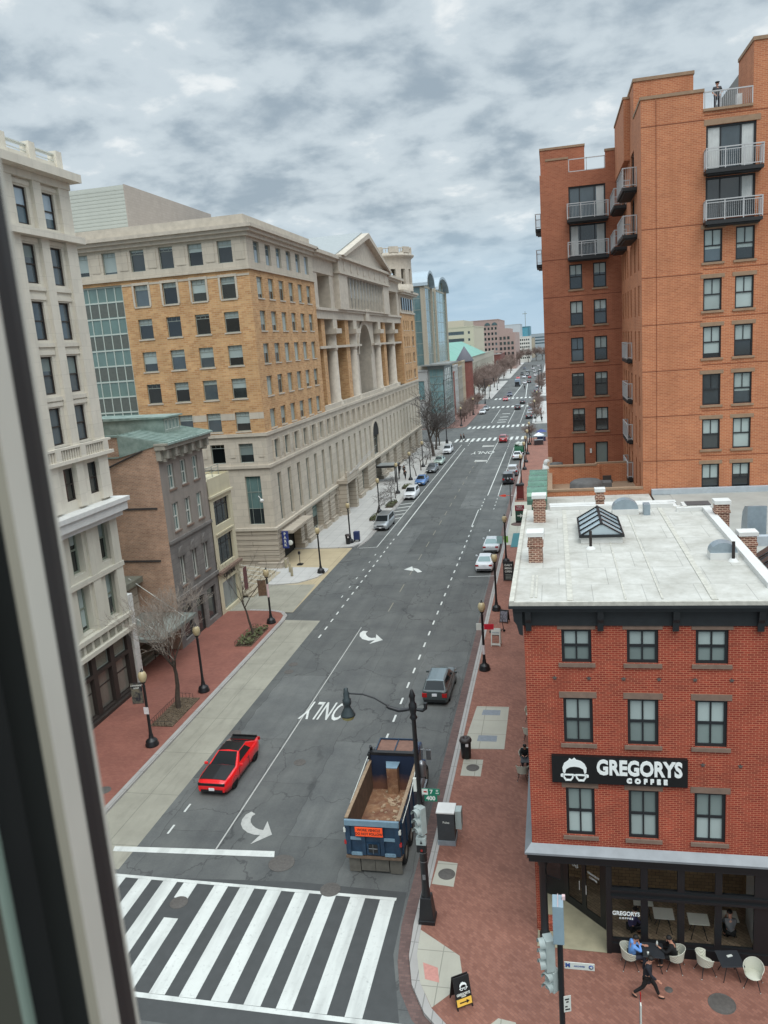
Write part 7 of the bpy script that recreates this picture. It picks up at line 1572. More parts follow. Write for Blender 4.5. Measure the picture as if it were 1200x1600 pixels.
# planting beds
MULCH = NT('leaf_mulch'); p_ = MULCH.pos(); a_ = MULCH.noise(p_, 9, 5, .75); MULCH = MULCH.done(MULCH.mix(MULCH.ramp(a_, .35, .68), lin((.24, .20, .165)), lin((.46, .40, .32))), .95, bump=a_, bstr=.8, bdist=.05)
def bed(x0, y0, x1, y1, label, seed=1, green=False, cat='planting bed'):
    t = thing('planting_bed', label, cat, ((x0+x1)/2, (y0+y1)/2, .13)); rng = random.Random(seed); w_, d_ = (x1-x0)/2, (y1-y0)/2
    m = MB(); m.box(-w_, -d_, 0, w_, d_, .06)
    for i in range(160):
        x, y = rng.uniform(-w_*.92, w_*.92), rng.uniform(-d_*.95, d_*.95); m.cbox((x, y, .08), (.16, .09, .04), 0, rng.uniform(0, 3), rng.uniform(-.6, .6))
    m.build('mulch', MULCH, t)
    m = MB()
    for s in (-1, 1):
        if s < 0: m.tube([(-w_, -d_, .38), (-w_, d_, .38)], .015, 5)
        m.tube([(-w_, s*d_, .38), (w_ if s < 0 else w_*.2, s*d_, .38)], .015, 5)
        for i in range(5): m.tube([(-w_+2*w_*i/6, s*d_, 0), (-w_+2*w_*i/6, s*d_, .38)], .012, 5)
    for i in range(16): y = -d_+2*d_*i/15; m.tube([(-w_, y, 0), (-w_, y, .38)], .012, 5)
    m.build('hoop_rail', M_BLACK, t)
    if green:
        m = MB()
        for i in range(120): x, y = rng.uniform(-w_, w_), rng.uniform(-d_, d_); m.cbox((x, y, rng.uniform(.1, .4)), (.2, .16, .03), 0, rng.uniform(0, 3), rng.uniform(-1, 1))
        m.build('plants', plain('low_shrub_green', (.34, .36, .24), .9, var=.3, scale=8) if 'low_shrub_green' not in MATS else MATS['low_shrub_green'], t)
    return t
bed(-26.3, 43.4, -24.75, 47.6, 'mulch bed with low black hoop rail round the nearest bare tree', 1)
bed(-26.05, 57.2, -24.65, 61.4, 'mulch bed with low black rail and dry plants round the slim pruned tree', 2, True)
bed(-24.9, 102.2, -23.4, 105.5, 'railed bed of dark plants behind the silver minivan', 3, True); bed(-24.4, 110.6, -23.3, 114.6, 'green planting box at the kerb in front of the white car', 4, True); bed(-24.6, 125, -23.4, 128, 'railed planting bed beside the blue sedan', 5, True)
# ================================================================== people and cafe seats
SKIN = plain('skin', (.72, .52, .43), .6, var=0); HAIR = plain('dark_hair', (.08, .07, .065), .7, var=0)
def skinmesh(name, verts, edges, radii, mat, parent, sub=1, root=0):
    me = bpy.data.meshes.new(name); me.from_pydata([tuple(v) for v in verts], edges, []); me.materials.append(mat)
    o = bpy.data.objects.new(name, me); COL.objects.link(o)
    if parent is not None: o.parent = parent
    sk_ = o.modifiers.new('skin', 'SKIN'); sk_.use_smooth_shade = True
    if sub: s = o.modifiers.new('sub', 'SUBSURF'); s.levels = sub; s.render_levels = sub
    lay = me.skin_vertices[0].data
    for i, r in enumerate(radii):
        lay[i].radius = (r, r) if isinstance(r, (int, float)) else r
    lay[root].use_root = True
    return o
def person(name, label, loc, rz, J, top, legs, shoes, hair=HAIR, coat=None, group=None, hood=None, cap=None, fingers=True):
    """J: joints in metres, facing +y, x to the figure's right"""
    t = thing('person', label, 'person', loc, rz, group); V = {k: Vector(v) for k, v in J.items()}
    nk, hd, ch, pv = V['neck'], V['head'], V['chest'], V['pelvis']
    vs, es, rs = [], [], []
    def add(p, r, par=None):
        vs.append(Vector(p)); rs.append(r)
        if par is not None: es.append((par, len(vs)-1))
        return len(vs)-1
    ip = add(pv, .13); isp = add((pv+ch)/2, .125, ip); ic = add(ch, (.15), isp); inn = add(nk, .055, ic)
    ih = add(nk.lerp(hd, .55), .075, inn); ih2 = add(hd, .098, ih); ih3 = add(hd+(hd-nk).normalized()*.07, .07, ih2)
    fw = V.get('look', Vector((0, 1, 0))).normalized()
    for s in 'RL':
        sh = add(V['sh'+s], .065, ic); mid = add((V['sh'+s]+V['el'+s])/2, .052, sh); el = add(V['el'+s], .043, mid); wr = add(V['wr'+s], .028, el)
        hdir = (V['wr'+s]-V['el'+s]).normalized(); hb = V.get('hd'+s, hdir); hb = hb.normalized(); pm = add(V['wr'+s]+hb*.06, (.042, .022), wr)
        if fingers:
            side = hb.cross(fw); side = side.normalized() if side.length > .1 else Vector((1, 0, 0))
            for i, L in enumerate((.070, .082, .076, .058)):
                b0 = add(V['wr'+s]+hb*.105+side*(.026*(i-1.5)/1.5), .010, pm); b1 = add(vs[b0]+hb*L*.55+fw*.012, .009, b0); add(vs[b1]+hb*L*.4+fw*.022, .007, b1)
            th = add(V['wr'+s]+hb*.05+side*-.045+fw*.01, .012, pm); add(vs[th]+hb*.045+fw*.02, .009, th)
        hp = add(V['hp'+s], .095, ip); th_ = add((V['hp'+s]+V['kn'+s])/2, .082, hp); kn = add(V['kn'+s], .058, th_); cf = add(V['kn'+s].lerp(V['an'+s], .35), .056, kn); an = add(V['an'+s], .038, cf)
        td = V['to'+s]-V['an'+s]; add(V['an'+s]+td*.5, .04, an); add(V['to'+s], .034, len(vs)-1)
    body = skinmesh('body', vs, es, rs, SKIN, t, 1)
    # face
    m = MB(); up = (hd-nk).normalized(); rt = fw.cross(up).normalized()
    nm = hd+fw*.100; m.ell(nm-up*.02, (.016, .022, .022), 8); 
    for s in (-1, 1): m.ell(hd+rt*s*.098-up*.01, (.018, .018, .032), 8)
    m.build('nose_and_ears', SKIN, body)
    m = MB()
    for s in (-1, 1): m.ell(hd+fw*.088+rt*s*.034+up*.018, .012, 8)
    m.ell(hd+fw*.090-up*.058, (.022, .008, .007), 8); m.build('eyes_and_mouth', HAIR, body)
    m = MB(); m.ell(hd+up*.045-fw*.022, (.102, .106, .088), 14)
    if cap: m.ell(hd+up*.075+fw*.0, (.14, .14, .05), 14)
    m.build('hair', cap or hair, t)
    # clothes
    vs, es, rs = [], [], []
    ip = add(pv+Vector((0, 0, -.03)), (.165)); isp = add((pv+ch)/2, .155, ip); ic = add(ch, .172, isp); add(nk-(nk-ch)*.18, .08, ic)
    for s in 'RL':
        sh = add(V['sh'+s], .082, ic); mid = add((V['sh'+s]+V['el'+s])/2, .067, sh); el = add(V['el'+s], .058, mid)
        add(V['el'+s].lerp(V['wr'+s], .92), .043, el) if coat != 'tee' else None
    if coat == 'long':
        add(pv+Vector((0, 0, -.30)), .17, ip)
    skinmesh('jacket' if coat != 'tee' else 'shirt', vs, es, rs, top, t, 1)
    if hood: m = MB(); m.ell(nk-fw*.09, (.12, .07, .09), 10); m.build('hood', top, t)
    vs, es, rs = [], [], []
    ip = add(pv, .15)
    for s in 'RL': hp = add(V['hp'+s], .108, ip); th_ = add((V['hp'+s]+V['kn'+s])/2, .095, hp); kn = add(V['kn'+s], .072, th_); cf = add(V['kn'+s].lerp(V['an'+s], .4), .067, kn); add(V['an'+s]+(V['kn'+s]-V['an'+s]).normalized()*.04, .052, cf)
    skinmesh('trousers', vs, es, rs, legs, t, 1)
    for s in 'RL':
        td = V['to'+s]-V['an'+s]; skinmesh('shoe', [V['an'+s]-td*.22-Vector((0, 0, .035)), V['an'+s]+td*.5-Vector((0, 0, .03)), V['to'+s]+td*.1-Vector((0, 0, .01))], [(0, 1), (1, 2)], [.052, .052, .04], shoes, t, 1)
    return t
CL_NAVY = plain('navy_cloth', (.105, .115, .15), .85, var=.1); CL_BLK = plain('black_cloth', (.075, .075, .08), .85, var=.1); CL_BLUE = plain('light_blue_cloth', (.40, .58, .82), .85, var=.08); CL_GREY = plain('grey_cloth', (.40, .40, .41), .85, var=.1); CL_JEAN = plain('dark_jeans', (.17, .18, .23), .85, var=.1); CL_TAN = plain('tan_cloth', (.55, .43, .33), .85); SHOE = plain('dark_shoe', (.09, .085, .08), .6, var=0)
WALK = dict(pelvis=(0, 0, .92), chest=(0, .05, 1.28), neck=(0, .08, 1.47), head=(0, .13, 1.61), shR=(.18, .03, 1.40), shL=(-.18, .08, 1.40), elR=(.24, .16, 1.13), elL=(-.23, -.12, 1.15), wrR=(.20, .34, .98), wrL=(-.24, -.14, .90), hpR=(.10, 0, .88), hpL=(-.10, 0, .88), knR=(.10, -.14, .49), knL=(-.10, .26, .50), anR=(.11, -.48, .17), anL=(-.10, .40, .09), toR=(.11, -.34, .05), toL=(-.10, .57, .07), look=(0, 1, -.2))
SIT = dict(pelvis=(0, 0, .50), chest=(0, .06, .86), neck=(0, .10, 1.05), head=(0, .17, 1.20), shR=(.18, .06, .98), shL=(-.18, .06, .98), elR=(.24, .24, .76), elL=(-.24, .24, .76), wrR=(.12, .45, .80), wrL=(-.12, .45, .80), hpR=(.10, .02, .48), hpL=(-.10, .02, .48), knR=(.13, .44, .50), knL=(-.13, .44, .50), anR=(.14, .42, .09), anL=(-.13, .40, .09), toR=(.15, .58, .05), toL=(-.14, .56, .05), look=(0, 1, -.35))
SITH = dict(SIT, elR=(.22, .30, .80), wrR=(.08, .26, 1.03), hdR=(-.2, -.3, 1))
STAND = dict(pelvis=(0, 0, .94), chest=(0, .01, 1.30), neck=(0, .0, 1.49), head=(0, .02, 1.63), shR=(.19, 0, 1.42), shL=(-.19, 0, 1.42), elR=(.27, .02, 1.15), elL=(-.27, .02, 1.15), wrR=(.16, .16, 1.0), wrL=(-.16, .16, 1.0), hpR=(.10, 0, .90), hpL=(-.10, 0, .90), knR=(.11, .02, .49), knL=(-.11, .02, .49), anR=(.11, -.02, .09), anL=(-.11, -.02, .09), toR=(.13, .15, .05), toL=(-.13, .15, .05), look=(0, 1, 0))
person('walker', 'person in a dark navy coat and trousers walking past the cafe tables', (2.62, 24.95, .13), rad(-100), WALK, CL_NAVY, CL_BLK, SHOE, coat='long')
person('p', 'seated person in a light blue hooded jacket at the left cafe table', (2.22, 26.35, .13), rad(-80), SITH, CL_BLUE, CL_JEAN, SHOE, hood=True)
person('p', 'seated person in black clothes leaning over the left cafe table', (3.72, 26.45, .13), rad(75), SITH, CL_BLK, CL_BLK, SHOE)
person('p', 'person in dark T-shirt and jeans standing on the roof terrace behind a rail', (10.05, 54.75, 35.42), PI, STAND, CL_GREY if 0 else plain('charcoal_cloth', (.24, .24, .25), .85), CL_JEAN, SHOE, coat='tee', cap=HAIR)
person('p', 'person in black sitting outside on the left side of the corner building', (-2.1, 40.4, .13), rad(180), SIT, CL_BLK, CL_JEAN, SHOE)
person('p', 'person in grey jacket sitting inside the cafe behind the right hand window', (5.95, 28.1, .17), rad(0), SIT, CL_GREY, CL_BLK, SHOE)
person('p', 'person in dark clothes sitting inside the cafe behind the lettered window', (2.35, 27.9, .17), rad(-60), SIT, plain('plum_cloth', (.22, .20, .33), .85), CL_BLK, SHOE)
for x, y, rz, l, c in ((-21.35, 184.3, 1.2, 'left of two dark figures on the first far crosswalk', CL_BLK), (-20.75, 185.0, 1.4, 'right of two dark figures on the first far crosswalk', CL_NAVY), (-26.8, 139.5, 0, 'person in black walking on the left pavement among the small trees', CL_BLK), (-27.9, 141, 3, 'person in dark coat on the left pavement near the doorway', CL_NAVY), (-25.7, 134.5, 0, 'person standing on the left pavement beside the blue sedan', CL_BLK)):
    person('p', l, (x, y, .0 if x > -22 else .13), rz, WALK, c, CL_BLK, SHOE, fingers=False)
for x, y, l, c in ((-3.9, 240, 'person in red standing on the right pavement far down the street', plain('red_cloth', (.6, .15, .12), .8)), (-3.6, 226, 'person in dark clothes on the right pavement by the parked cars', CL_BLK), (-3.3, 196+20, 'person in black on the right pavement past the first far intersection', CL_BLK), (-12.2, 352, 'tiny dark figure in the road far down the street', CL_BLK)):
    person('p', l, (x, y, .13), 0, STAND, c, CL_BLK, SHOE, fingers=False)
WICK = NT('woven_seat'); p_ = WICK.pos(True); wv_ = WICK.new('ShaderNodeTexWave'); wv_.inputs['Scale'].default_value = 16; WICK.link(p_, wv_.inputs['Vector']); WICK = WICK.done(WICK.mix(wv_.outputs[0], lin((.66, .66, .60)), lin((.80, .80, .74))), .8)
def make_chair(loc, rz, label):
    t = thing('cafe_chair', label, 'chair', loc, rz, 'woven tub chairs outside the cafe'); t.scale = (1.12, 1.12, 1.08)
    m = MB(); N = 14; pr = []
    # tub shell, open towards +y, higher at the back
    for j in range(4):
        row = []
        for i in range(N+1):
            a = rad(150+240*i/N); b_ = abs(i-N/2)/(N/2); h = .85-.20*b_**1.5; z = .42+(h-.42)*j/3; r_ = .24+.055*j/3
            row.append((r_*math.cos(a)*1.02, r_*math.sin(a)*1.02, z))
        pr.append(row)
    for off, rev in ((0, False), (.02, True)):
        v = [((x*(1-off*3)), (y*(1-off*3)), z) for row in pr for x, y, z in row]; f = []
        for j in range(3):
            for i in range(N): q = (j*(N+1)+i, j*(N+1)+i+1, (j+1)*(N+1)+i+1, (j+1)*(N+1)+i); f.append(q[::-1] if rev else q)
        m.add(v, f, 0, True)
    m.tube(pr[3], .014, 6); m.tube([r[0] for r in pr], .013, 5); m.tube([r[-1] for r in pr], .013, 5)
    m.build('shell', WICK, t)
    m = MB(); m.lathe((0, 0, 0), [(0, .44), (.23, .44), (.25, .42), (.23, .40), (0, .40)], 18); m.build('seat', WICK, t)
    for sx_, sy_ in ((-1, -1), (1, -1), (1, 1), (-1, 1)):
        m = MB(); m.tube([(sx_*.12, sy_*.12, .40), (sx_*.25, sy_*.25, .0)], [.016, .011], 6); lg = m.build('leg', M_BLACK, t)
        m = MB(); m.ell((sx_*.245, sy_*.245, .02), .017, 6); m.build('glide', F_WHITE, lg)
    return t
make_chair((2.15, 26.35, .13), rad(-85), 'woven tub chair under the person in blue'); make_chair((3.78, 26.45, .13), rad(75), 'woven tub chair under the person in black at the left cafe table')
make_chair((4.78, 26.35, .13), rad(-70), 'empty woven tub chair left of the right cafe table, turned towards it'); make_chair((6.32, 25.95, .13), rad(160), 'empty woven tub chair at the right cafe table with its back to the window')
make_chair((-2.2, 38.9, .13), rad(0), 'empty woven tub chair on the left side of the building, nearest the viewer'); make_chair((-2.1, 40.35, .13), rad(180), 'woven tub chair under the person in black on the left side of the building'); make_chair((-2.0, 43.2, .13), rad(0), 'woven tub chair farthest along the left side of the building'); make_chair((-1.95, 45.6, .13), rad(170), 'second farthest seat, a woven tub chair by the side wall')
def make_table(loc, rz, label, top, w_=.75, grp='cafe tables'):
    t = thing('cafe_table', label, 'table', loc, rz, grp)
    m = MB(); m.box(-w_/2, -w_/2, .71, w_/2, w_/2, .74); m.build('table_top', top, t, bevel=.008)
    for sx_, sy_ in ((-1, -1), (1, -1), (1, 1), (-1, 1)): m = MB(); m.tube([(sx_*.10, sy_*.10, .70), (sx_*.30, sy_*.30, 0)], .016, 6); m.build('leg', M_BLACK, t)
    return t
TTOP = plain('dark_table_top', (.17, .18, .195), .45, var=.05); WTOP = plain('white_table_top', (.80, .79, .75), .4, var=.03)
make_table((2.98, 26.4, .13), 0, 'dark square cafe table between the two seated people', TTOP); make_table((5.6, 26.3, .13), rad(8), 'dark square cafe table between the two empty chairs', TTOP, .8)
make_table((-2.0, 39.65, .13), 0, 'small table between the chairs on the left side of the building', TTOP, .6)
for x, y, l in ((3.6, 28.6, 'white square table inside the cafe behind the second window'), (4.85, 28.4, 'white square table inside the cafe behind the third window'), (5.95, 28.75, 'white square table inside the cafe in front of the person in grey'), (2.9, 29.4, 'white square table inside the cafe deepest in the room')): make_table((x, y, .17), 0, l, WTOP, .75, 'white tables inside the cafe')
def thing1(mb, name, mat, loc, label, cat, rz=0):
    o = mb.build(name, mat); o.location = loc; o.rotation_euler = (0, 0, rz); return tag(o, label, cat)
k = MB(); k.lathe((0, 0, 0), [(0, 0), (.032, 0), (.04, .11), (.035, .115), (0, .115)], 12); thing1(k, 'paper_cup', F_WHITE, (2.78, 26.15, .872), 'white paper cup on the left cafe table in front of the person in blue', 'cup')
k = MB(); k.lathe((0, 0, 0), [(0, 0), (.035, 0), (.037, .17), (.02, .2), (.02, .23), (0, .23)], 12); thing1(k, 'bottle', F_WHITE, (3.15, 26.6, .872), 'pale drink bottle on the left cafe table', 'bottle')
k = MB(); k.box(-.1, -.045, 0, .1, .045, .02); thing1(k, 'napkin', F_WHITE, (5.62, 26.42, .872), 'white folded napkin on the right cafe table', 'napkin', rad(25))
k = MB(); k.lathe((0, 0, 0), [(0, 0), (.16, 0), (.22, .42), (.18, .42), (0, .38)], 14); 
pl = thing('potted_plant', 'dark green potted plant against the side wall of the corner building', 'plant', (-1.65, 53.5, .13)); k.build('pot', WHITEC, pl)
k = MB(); rng = random.Random(3)
for i in range(70): k.cbox((rng.gauss(0, .16), rng.gauss(0, .16), .55+rng.uniform(0, .4)), (.16, .08, .01), 0, rng.uniform(0, 6), rng.uniform(-1, 1))
k.build('leaves', plain('dark_leaf', (.14, .24, .16), .7), pl)
for i, (x, y, c) in enumerate(((-3.4, 172, 'black'), (-2.9, 178, 'navy blue'))):
    t = thing('street_stall', '%s covered street stall on the right pavement before the first far crosswalk' % c, 'stall', (x, y, .13)); k = MB(); k.box(-.9, -.9, 0, .9, .9, 1.0); k.build('counter', P_DK if i == 0 else MATS['navy_paint'], t); k = MB(); k.add([(-1.1, -1.1, 2.0), (1.1, -1.1, 2.0), (1.1, 1.1, 2.0), (-1.1, 1.1, 2.0), (0, 0, 2.6)], [(0, 1, 4), (1, 2, 4), (2, 3, 4), (3, 0, 4), (3, 2, 1, 0)]); k.build('canopy', P_WHITE if i == 0 else MATS['blue_sign'], t)
    for sx_ in (-1, 1):
        for sy_ in (-1, 1): k = MB(); k.tube([(sx_, sy_, 0), (sx_, sy_, 2.0)], .03, 5); k.build('post', RIM, t)
# ================================================================== buildings down the street
def block(name, label, x0, x1, y0, y1, z1, wall, glass, front=None, side=None, frame=None, roof=None, depth=.25, mull=(), trans=(), roofm=None, z0=0.0):
    t = thing(name, label, 'building', ((x0+x1)/2, (y0+y1)/2, 0)); Mf = frameM((x0, y0, 0), 0); Ms = frameM((x1, y0, 0), A90)
    k = MB(Mf); k.facade(x1-x0, z0, z1, front or [], depth); k.T = Ms; k.facade(y1-y0, z0, z1, side or [], depth); k.T = None
    k.box(x0, y0+depth+.3, z0, x1-depth-.3, y1, z1-.2); k.quad((x1, y1, z0), (x0, y1, z0), (x0, y1, z1), (x1, y1, z1)); wbuild(k, 'wall', wall, t)
    k = MB(); k.box(x0, y0+.02, z1-.2, x1-.02, y1, z1-.05); k.box(x0-.1, y0-.15, z1-.02, x1+.15, y0+.3, z1+.5, 1); k.box(x1-.3, y0+.3, z1-.02, x1+.15, y1, z1+.5, 1); wbuild(k, 'roof', [ROOFG, roofm or wall], t)
    if front: windows(t, Mf, front, depth, t=.12, fm=frame or F_GREY, pm=glass, mull=mull, trans=trans, ft=.12)
    if side: windows(t, Ms, side, depth, t=.12, fm=frame or F_GREY, pm=glass, mull=mull, trans=trans, ft=.12, name='side_window')
    return t
TEAL = glassy('teal_glass', (.35, .45, .46), .1); TEAL2 = glassy('pale_teal_glass', (.45, .56, .57), .12); TANP = plain('tan_precast', (.66, .625, .56), .85, var=.08)
t = thing('glass_office', 'glass office building with two grey barrel vaults over tan piers', 'building', (-42, 240, 0))
Mf = frameM((-52, 214.8, 0), 0); Ms = frameM((-33, 214.8, 0), A90)
k = MB(Mf); k.facade(19, 0, 38, [(.5, 18.3, 17, 37.6)], .3); k.T = Ms; k.facade(47, 0, 38, [(1.2, 13.6, 17, 37.6), (14.6, 21.0, 17, 37.2), (22.2, 45, 17, 37.6)], .08); k.T = None
for y in (214.9, 228.6, 235.8, 259.6): k.box(-33, y, 0, -32.5, y+.8, 38.5)
wbuild(k, 'wall', TANP, t); k = MB(); k.box(-51.9, 215.6, 0, -34, 261.5, 37.5); wbuild(k, 'core', INNER, t)
windows(t, Mf, [(.5, 18.3, 17, 37.6)], .3, t=.15, fm=F_GREY, pm=TEAL, mull=tuple((i+1)/10 for i in range(9)), trans=tuple((i+1)/7 for i in range(6)), name='curtain_wall'); windows(t, Ms, [(1.2, 13.6, 17, 37.6), (14.6, 21.0, 17, 37.2), (22.2, 45, 17, 37.6)], .08, t=.15, ft=.06, fm=F_GREY, pm=TEAL2, mull=(.25, .5, .75), trans=tuple((i+1)/7 for i in range(6)), name='curtain_wall')
k = MB()
for z in (20.0, 23.2, 27.0, 31.0, 34.6): k.box(-45, 214.95, z, -38, 215.02, z+.5)
wbuild(k, 'dark_strip', INNER, t)
for y0, y1 in ((214.3, 229.0), (236.0, 260.5)):
    yc_, r_ = (y0+y1)/2, (y1-y0)/2; hgt = 4.2
    o_ = [(-31.6, yc_-r_*math.cos(PI*i/16), 37.8+hgt*math.sin(PI*i/16)) for i in range(17)]; i_ = [(-31.6, yc_-(r_-.7)*math.cos(PI*i/16), 37.8+(hgt-.7)*math.sin(PI*i/16)) for i in range(17)]
    k = MB()
    for i in range(16): k.extr([o_[i], o_[i+1], i_[i+1], i_[i]], (-20, 0, 0))
    wbuild(k, 'barrel_vault', plain('grey_zinc', (.62, .67, .70), .4, .3, .08) if 'grey_zinc' not in MATS else MATS['grey_zinc'], t)
    k = MB(); k.extr([(-33.2, p_[1], p_[2]) for p_ in i_], (-.3, 0, 0)); wbuild(k, 'arch_window', [TEAL2], t)
    k = MB()
    for f_ in (-.5, 0, .5): k.box(-33.15, yc_+f_*r_-.15, 37.8, -32.9, yc_+f_*r_+.15, 37.8+hgt*.8)
    wbuild(k, 'arch_mullion', TANP, t)
t = block('corner_pavilion', 'low glass corner building with flat projecting roof in front of the glass office', -32.9, -28.4, 214.6, 232.5, 16.6, plain('steel_grey_wall', (.52, .55, .55), .6, var=.05), TEAL2, [(.3, 4.2, 4, 16)], [(1, 17, 4, 16)], mull=(.25, .5, .75), trans=tuple((i+1)/6 for i in range(5)))
k = MB(); k.box(-34.5, 213.2, 16.9, -26.8, 234, 17.3); wbuild(k, 'flat_roof', ROOFG, t)
block('low_annex', 'pale concrete annex with narrow window beside the glass corner building', -40, -33.0, 214.3, 230, 15.5, plain('pale_concrete', (.66, .66, .65), .85, var=.06), TEAL, [(4.2, 6.0, 8, 13)], None)
spec = [(234, 244, 14.6, (.62, .63, .63), 'grey stone shopfront house, first in the old row after the glass corner'), (244.2, 250.5, 13.2, (.52, .31, .26), 'red brick house squeezed between grey ones in the old row'), (250.7, 262, 15.0, (.66, .66, .65), 'pale grey house with tall pilasters in the old row'), (262.2, 273, 14.2, (.58, .56, .52), 'grey tan house in the old row'), (273.2, 284, 15.6, (.66, .60, .51), 'tan house with attic windows at the end of the old row')]
for i, (y0, y1, z, c, l) in enumerate(spec):
    n_ = int((y1-y0)/2.6)
    block('row_building', l, -44, -30.3+.2*(i % 2), y0, y1, z, brick('row_brick_%d' % i, c, mul(c, .9), mul(c, 1.1), .5, .2, .02, .12) if i == 1 else plain('row_wall_%d' % i, c, .85, var=.12, scale=.7), G_DARK, None, [(.7+j*2.6, 2.0+j*2.6, a, a+2.2) for j in range(n_) for a in (1.0, 5.0, 8.6, 11.4) if a+2.6 < z], frame=F_WHITE, trans=(.5,))
k = MB(); k.box(-46, 243, 15.2, -36, 284, 18); o = thing('rear_building', 'plain tan building rising behind the old row', 'building', (-41, 264, 0)); wbuild(k, 'penthouse', TANP, o); k = MB(); k.box(-46, 243, 0, -44.1, 284, 15.2); wbuild(k, 'wall', TANP, o)
t = thing('turret_house', 'red brick corner house with grey conical turret roof', 'building', (-37, 315, 0))
k = MB(); k.box(-46, 309.5, 0, -33, 325, 14.5); k.lathe((-33.2, 312, 0), [(3.0, 0), (3.0, 15)], 20); wbuild(k, 'wall', brick('turret_brick', (.50, .29, .26), (.46, .26, .23), (.5, .34, .3), .4, .15, .02), t)
k = MB(); k.lathe((-33.2, 312, 0), [(3.4, 14.8), (3.5, 15.1), (0.05, 20.6)], 20); wbuild(k, 'turret_roof', plain('grey_slate', (.42, .42, .45), .7, var=.1), t)
k = MB(); k.box(-33, 318, 0, -32.4, 326, 14); wbuild(k, 'stone_bay', plain('pale_bay', (.70, .67, .60), .8, var=.1), t)
t = block('stone_museum', 'long pale stone building with green hipped roofs', -75, -36.5, 326, 520, 14.6, plain('pale_museum_stone', (.68, .655, .60), .85, var=.08), G_DARK, [(30+j*3, 31.6+j*3, a, a+3.2) for j in range(2) for a in (3, 8.5)], [(6+j*7, 9+j*7, a, a+3.6) for j in range(26) for a in (2.5, 8.5)])
GR = plain('verdigris_roof', (.45, .62, .57), .7, var=.1, scale=.1)
for y0, y1, x0, x1, zp in ((318, 338, -56, -33.5, 21.4), (345, 450, -62, -36, 22.0)):
    e_ = (x1-x0)*.45; yi = min(e_, (y1-y0)*.42); k = MB(); k.add([(x0, y0, 15.1), (x1, y0, 15.1), (x1, y1, 15.1), (x0, y1, 15.1), (x0+e_, y0+yi, zp), (x1-e_, y0+yi, zp), (x1-e_, y1-yi, zp), (x0+e_, y1-yi, zp)], [(0, 1, 5, 4), (1, 2, 6, 5), (2, 3, 7, 6), (3, 0, 4, 7), (4, 5, 6, 7)]); wbuild(k, 'hipped_roof', GR, t)
block('brick_hall', 'low red brick hall with white columns beyond the park trees', -46, -33, 530, 600, 11.5, brick('hall_brick', (.48, .30, .275), (.45, .27, .25), (.5, .35, .32), .6, .25, .02), G_DARK, [(1+j*3, 2.4+j*3, 3, 8) for j in range(4)], None)
t = block('strip_window_office', 'beige office block with long dark strip windows', -70, -42.2, 450, 520, 29.6, plain('beige_precast', (.74, .71, .63), .85, var=.05), G_DARK, [(1, 22.5, z, z+1.9) for z in (14.2, 18.0, 21.8, 25.6)]+[(24.6, 25.8, z, z+1.5) for z in (14.4, 18.2, 22, 25.8)], None)
k = MB(); k.box(-75, 460, 29.6, -48.5, 518, 33.6); wbuild(k, 'penthouse', MATS['beige_precast'], t)
PINK = plain('pink_precast', (.64, .55, .52), .85, var=.06)
t = block('pink_office', 'stepped brownish pink office block with a grid of square windows', -62.5, -36.8, 580, 660, 34.8, PINK, G_DARK, [(10.5+j*2.5, 12.0+j*2.5, z, z+2.0) for j in range(6) for z in (10, 13.6, 17.2, 20.8, 24.4, 28.0)], None)
k = MB(); k.box(-36.8, 579.9, 0, -30.5, 660, 28.5); k.box(-30.5, 579.9, 0, -25.4, 660, 25.4); wbuild(k, 'stepped_wing', PINK, t)
k = MB()
for j in range(4):
    for z in (10, 13.6, 17.2, 20.8): 
        if not (j == 3 and z > 20): k.box(-36.3+j*2.7, 579.7, z, -34.7+j*2.7, 579.95, z+2.0)
wbuild(k, 'wing_window', [G_DARK], t)
k = MB()
for xc in (-44.5, -39.5): k.extr([(xc+2.0*math.cos(PI*i/10), 579.8, 31.2+2.0*math.sin(PI*i/10)) for i in range(11)], (0, .25, 0))
wbuild(k, 'arched_window', [TEAL], t)
block('white_grid_office', 'white office block with a regular grid of dark windows', -27.6, -18.6, 700, 760, 21.2, plain('white_precast', (.80, .79, .76), .8, var=.04), G_DARK, [(.8+j*1.7, 2.0+j*1.7, z, z+1.6) for j in range(5) for z in (3, 6, 9, 12, 15, 18)], None)
block('blue_glass_office', 'blue green glass office block rising behind the white one', -44, -23.4, 900, 960, 31.2, plain('blue_green_cladding', (.32, .52, .58), .4, var=.1), glassy('blue_green_glass', (.30, .52, .58), .1), [(2, 18.5, 14, 30.5)], None, trans=tuple((i+1)/7 for i in range(6)))
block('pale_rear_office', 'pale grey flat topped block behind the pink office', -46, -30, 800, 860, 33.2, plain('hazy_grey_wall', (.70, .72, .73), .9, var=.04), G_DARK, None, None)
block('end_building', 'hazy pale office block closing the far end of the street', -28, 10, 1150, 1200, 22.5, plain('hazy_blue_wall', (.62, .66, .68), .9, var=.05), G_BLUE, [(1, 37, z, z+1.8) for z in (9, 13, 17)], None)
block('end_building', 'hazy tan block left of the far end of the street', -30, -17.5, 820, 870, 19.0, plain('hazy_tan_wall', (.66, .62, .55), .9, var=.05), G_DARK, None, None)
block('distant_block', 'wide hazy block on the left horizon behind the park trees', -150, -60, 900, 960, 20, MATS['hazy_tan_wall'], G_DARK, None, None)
k = MB(); k.tube([(-28, 905, 31), (-28, 905, 48)], .3, 5); k.box(-31, 904.6, 45, -26, 905.4, 45.6); o = k.build('crane', F_GREY); tag(o, 'thin distant construction crane above the blue green office', 'crane')
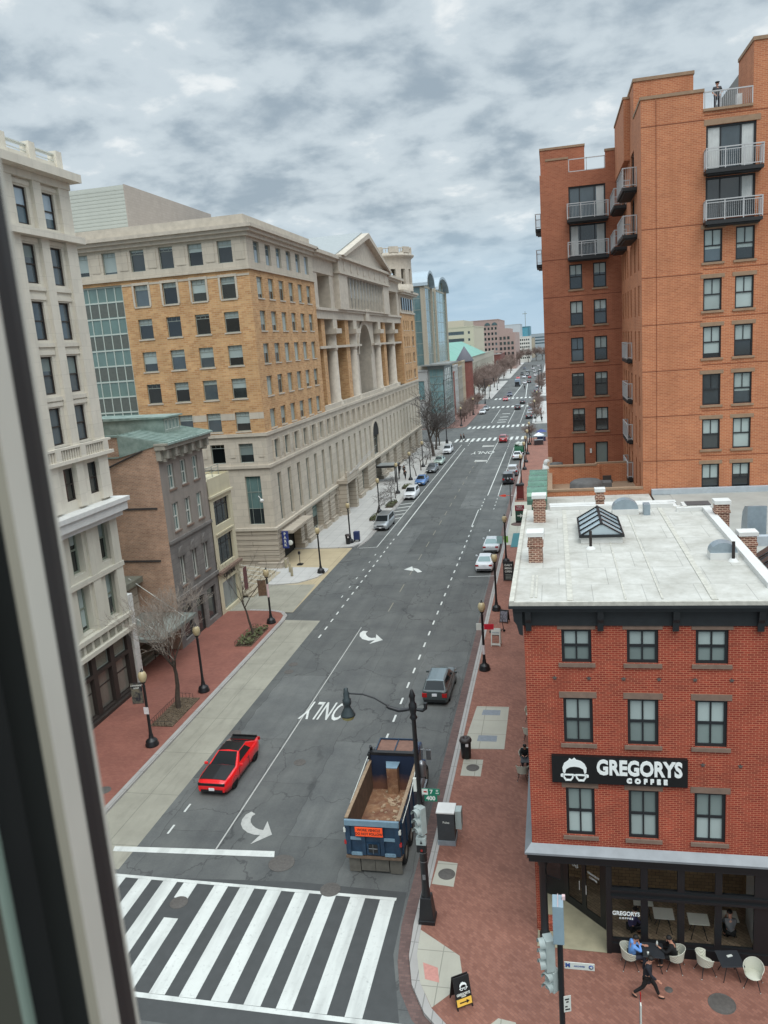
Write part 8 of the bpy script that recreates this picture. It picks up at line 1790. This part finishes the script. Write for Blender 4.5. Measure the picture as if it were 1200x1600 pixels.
# ================================================================== window frame at the viewer's side
def bearing(px, py=1600):
    d = CR*((px-600)/FPX) - CU*((py-800)/FPX) + CF
    return Vector((d.x, d.y, 0)).normalized()
wf = thing('window_frame', 'blurred grey and black window frame of the viewpoint room along the left edge', 'window frame', (-.25, .42, 21.0))
B_ = [bearing(p_) for p_ in (219, 214, 204, 188, 158, 141, 100, 57, 37, -40, -420)]
Dd = [.52, .515, .50, .485, .455, .455, .47, .47, .44, .44, .42]
PT = [b*d for b, d in zip(B_, Dd)]
def fslab(i, j, nm, mat, th=.03, z0=0.0, z1=4.6):
    k = MB(); pts = [PT[q] for q in range(i, j+1)]; back = [p_*(1+th/p_.length) for p_ in reversed(pts)]
    ring = [(p_.x+.25, p_.y-.42) for p_ in pts+back]
    ar = sum(ring[a][0]*ring[(a+1) % len(ring)][1]-ring[(a+1) % len(ring)][0]*ring[a][1] for a in range(len(ring)))
    if ar < 0: ring = ring[::-1]
    k.prism(ring, z0, z1); return k.build(nm, mat, wf)
FALU = plain('brushed_frame', (.80, .785, .74), .45, .1, .06, 9); FDK = plain('dark_gasket', (.13, .135, .14), .55, var=0, spec=.3); FEDGE = plain('frame_edge', (.74, .725, .68), .5, var=0); FOL = plain('olive_frame', (.55, .53, .475), .6, var=.08); FBK = plain('black_sash', (.028, .03, .032), .7, var=.3, scale=30); FLN = plain('pale_liner', (.66, .73, .67), .5, var=0); FWL = plain('dim_reveal', (.225, .225, .19), .8, var=.1)
fslab(0, 1, 'edge_trim', FEDGE); fslab(1, 3, 'gasket', FDK, .028); fslab(3, 4, 'frame', FALU); fslab(4, 5, 'frame_side', FOL); fslab(5, 7, 'sash', FBK, .025); fslab(7, 8, 'liner', FLN); fslab(8, 10, 'reveal', FWL, .05)
dg = bpy.context.evaluated_depsgraph_get()
for o in TEXTS:
    me = bpy.data.meshes.new_from_object(o.evaluated_get(dg)); n_ = o.name
    q = bpy.data.objects.new(n_.split('.')[0], me); COL.objects.link(q); q.parent = o.parent; q.matrix_parent_inverse = o.matrix_parent_inverse.copy(); q.matrix_basis = o.matrix_basis.copy()
    for k_ in ('kind',):
        if k_ in o: q[k_] = o[k_]
    o.name = 'old'; q.name = n_
for o in TEXTS: bpy.data.objects.remove(o)
if 'people' not in globals():
    for o in bpy.data.objects:
        if o.name == 'p' or o.name.startswith('p.'): o.name = 'person'
